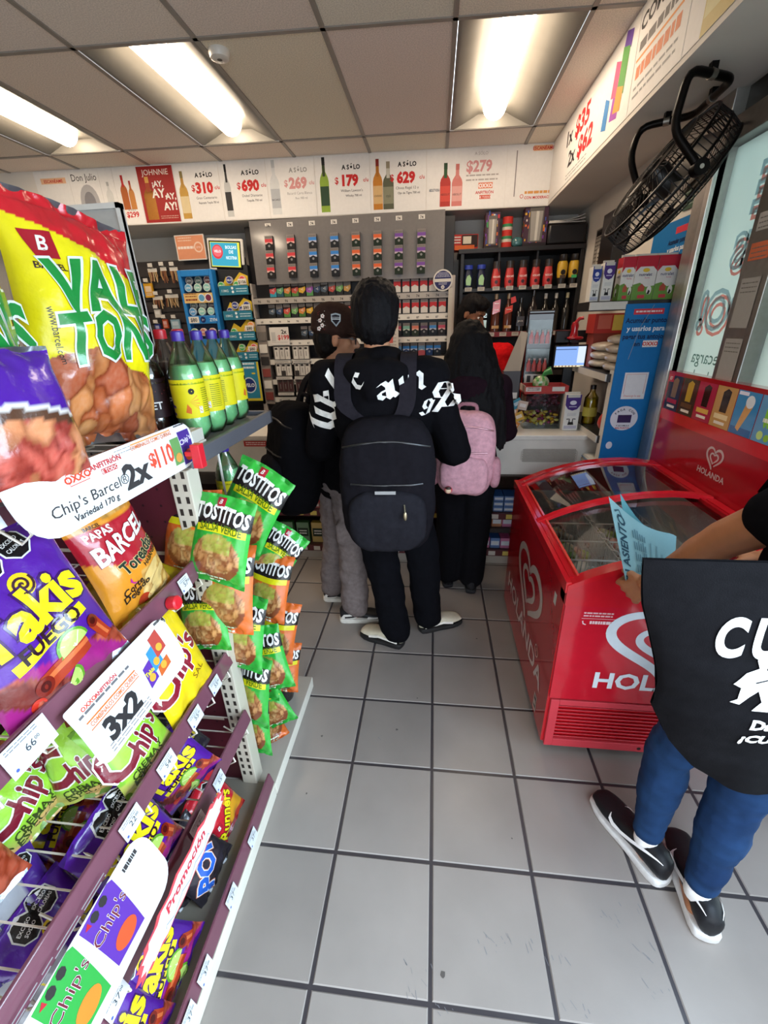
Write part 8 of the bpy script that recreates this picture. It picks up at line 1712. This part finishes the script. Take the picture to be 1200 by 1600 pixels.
m = MB(); torso(m, J, .02, 1.0); el = J['shl'].lerp(J['ell'], .42); chain(m, [J['shl'], el], [.078, .070]); er = J['shr'].lerp(J['elr'], .6); chain(m, [J['shr'], er], [.082, .074]); skin(m, .009, '#0e0d10', 5, .007, 11, 33).build('t_shirt', pt, CLOTH, smooth=80)
m = MB(); legs(m, J, .010, 1.0, False, .92); chain(m, [J['knl'].lerp(J['anl'], .3), J['knl'].lerp(J['anl'], .88)], [.060, .044]); chain(m, [J['knr'].lerp(J['anr'], .3), J['knr'].lerp(J['anr'], .88)], [.064, .045]); chain(m, [J['hipl'], J['knl']], [.088, .064]); chain(m, [J['hipr'], J['knr']], [.09, .068]); m.blob(J['pel'], (.19, .15, .14), '#888', p=2.4, T=rz(A4))
skin(m, .008, '#24477f', 4, .0055, 11, 35, (.6, .6, 1.8), colf=lambda p: mixc('#15294a', '#213d62', .5+.5*noise.noise(p*9))).build('jeans', pt, DENIM, smooth=80)
shoe(pt, (.742, -.985), (.622, -.715), '#17171b', '#dcdad8', 'swoosh', 1.06, 'black running shoe with white sole'); shoe(pt, (.798, -1.115), (.842, -.825), '#17171b', '#dcdad8', 'swoosh', 1.06, 'black running shoe with white sole')
for a in 'lr':
    q = J['an'+a]; m = MB(); m.lathe([(.030, .075), (.034, .09), (.035, .125), (.031, .128)], '#e6e4e2', (q.x, q.y, 0), n=18); m.build('sock', pt, CLOTH, smooth=60)
# tote bag and leaflet
tb = thing('tote_bag', 'black cloth tote bag with white CUI lettering and a white dog print', 'bag', (.60, -1.15, .72))
tx0, tx1, tz0, tz1 = .344, .82, .68, 1.287
EL = sorted([(q.z, q.x) for q in (at(a, b, y=-1.15) for a, b in ((1005, 870), (1001, 950), (1008, 1010), (1018, 1070), (1028, 1118)))])
EB = [(EL[0][1], EL[0][0])]+[(q.x, q.z) for q in (at(a, b, y=-1.15) for a, b in ((1050, 1165), (1085, 1203), (1135, 1232), (1190, 1250)))]+[(.83, .672)]
m = MB(); nx, nz = 40, 50
def tote(u, v, side):
    zb = float(np.interp(EB[0][0]+u**1.3*(tx1-EB[0][0]), [e[0] for e in EB], [e[1] for e in EB])); z = zb+(tz1-zb)*v
    xl = float(np.interp(z, [e[0] for e in EL], [e[1] for e in EL])); ub_ = EB[0][0]+u**1.3*(tx1-EB[0][0]); x = ub_*(1-v)**2+(xl+(tx1-xl)*u)*(1-(1-v)**2)
    bul = .045*(math.sin(math.pi*u)**.6)*(math.sin(math.pi*min(1, v*.93+.07))**.7 if v < 1 else 0)*(1.15-v)
    q = V((x*10, z*9, side*3)); wv = .010*noise.noise(q)*(1-v*.75)+.006*noise.noise(V((x*6+z*8, z*22, 2)))*(1-v)
    return V((x, -1.15+.03*(1-v)-side*(bul+.004)-wv*side, z))
for side in (1, -1):
    vs = [tote(i/nx, j/nz, side) for j in range(nz+1) for i in range(nx+1)]
    m.add(vs, [((j*(nx+1)+i, j*(nx+1)+i+1, (j+1)*(nx+1)+i+1, (j+1)*(nx+1)+i) if side == 1 else (j*(nx+1)+i, (j+1)*(nx+1)+i, (j+1)*(nx+1)+i+1, j*(nx+1)+i+1)) for j in range(nz) for i in range(nx)], '#131214')
r_ = MB(); r_.add(m.v, m.f, '#fff'); tbv = proj(r_)
def ft_(u, v, h=0):
    q = tbv.ray_cast(V((u, -1.6, v)), Y)[0]
    return (q if q else V((u, -1.15, v)))-V((0, .0015+h, 0))
[m.text(ft_, ch, .520+.062*k, 1.098, .113, '#e2dfdb', .001, bold=.045, sx=.62, sub=.01, res=6) for k, ch in enumerate('CUID')]
dog = [(.0, .0), (.02, -.012), (.022, -.05), (.008, -.062), (.03, -.068), (.045, -.04), (.06, -.02), (.075, -.055), (.06, -.085), (.095, -.085), (.1, -.04), (.12, -.02), (.15, -.03), (.15, -.085), (.185, -.08), (.178, .01), (.16, .055), (.12, .062), (.085, .05), (.075, .085), (.05, .095), (.035, .075), (.045, .05), (.02, .035)]
m.poly(ft_, [(.548+a*.8, 1.035+b*.74) for a, b in dog], '#e2dfdb', .001, sub=.014); m.disc(ft_, .60, 1.072, .004, '#1c1a1d', .002, n=8); m.stroke(ft_, [(.585, 1.04), (.61, 1.05), (.62, 1.03)], .003, '#1c1a1d', .002)
m.text(ft_, 'Dale', .604, .927, .034, '#e2dfdb', .001, bold=.05, al='L', sub=.014); m.text(ft_, '¡CUID', .600, .884, .034, '#e2dfdb', .001, bold=.05, al='L', sub=.014)
m.build('cloth_bag', tb, CLOTH, smooth=70)
for dx in (0, .11):
    m = MB(); pts = bend([V((.655+dx, -1.156, 1.26)), V((.66+dx, -1.15, 1.31)), V((.70+dx*.3, -1.06, 1.405)), V((.71+dx*.3, -.98, 1.432)), V((.72+dx*.3, -.90, 1.39)), V((.72+dx*.5, -.86, 1.30))], .04); k = len(pts); vs = []
    for p in pts: vs += [p-X*.014, p+X*.014]
    m.add(vs+[p+V((0, .002, .003)) for p in vs], [(2*i, 2*i+1, 2*i+3, 2*i+2) for i in range(k-1)]+[(2*k+2*i, 2*k+2*i+2, 2*k+2*i+3, 2*k+2*i+1) for i in range(k-1)], '#131214'); m.build('strap', tb, CLOTH, smooth=60)
lf = MB()
def leaf(k):
    def f(u, v, h=0):
        a, b, c, d = (at(951+k*20, 776-k*4, y=-.615), at(1057, 838+k*4, y=-.60+.02*k), at(1052, 915, y=-.60+.02*k), at(982+k*14, 930, y=-.62))
        p = (a*(1-u)+b*u)*v+(d*(1-u)+c*u)*(1-v); return p+V((0, -.02*math.sin(math.pi*u)*v+h*-1+.012*k, -.035*math.sin(math.pi*min(1, u*1.1))*v*v*(1 if k else .55)))
    return f
f = leaf(1); lf.rect(f, 0, 0, 1, 1, '#5f9aa2', 0, sub=.08); f = leaf(0); lf.rect(f, 0, 0, 1, 1, '#8ab4b9', 0, sub=.08)
lf.text(f, 'TU ASIENTO', .16, .50, .16, '#2c4a58', .0015, bold=.03, rot=1.5, sx=1.0, sub=.05, maxw=.8); lf.stroke(f, [(.05, .9), (.12, .95), (.18, .84)], .02, '#3a5a66', .0015, sub=.05)
for i in range(6):
    for j in range(5): lf.rect(f, .28+.035*i, .12+.15*j, .30+.035*i, .22+.15*j+rnd.uniform(-.03, .04), '#5f8590', .0015)
lf.stroke(f, [(.56, .25), (.56, .75), (.66, .72), (.66, .2)], .012, '#6f98a2', .0015, sub=.05); lf.stroke(f, [(.75, .2), (.75, .6)], .012, '#6f98a2', .0015, sub=.05)
tag(lf.build('leaflet', mats=PAPER, smooth=60), 'pale teal printed leaflet held over the freezer', 'leaflet')
bpy.data.scenes.remove(TMP)
# shoe of someone just outside the right edge is left to its owner's own thing
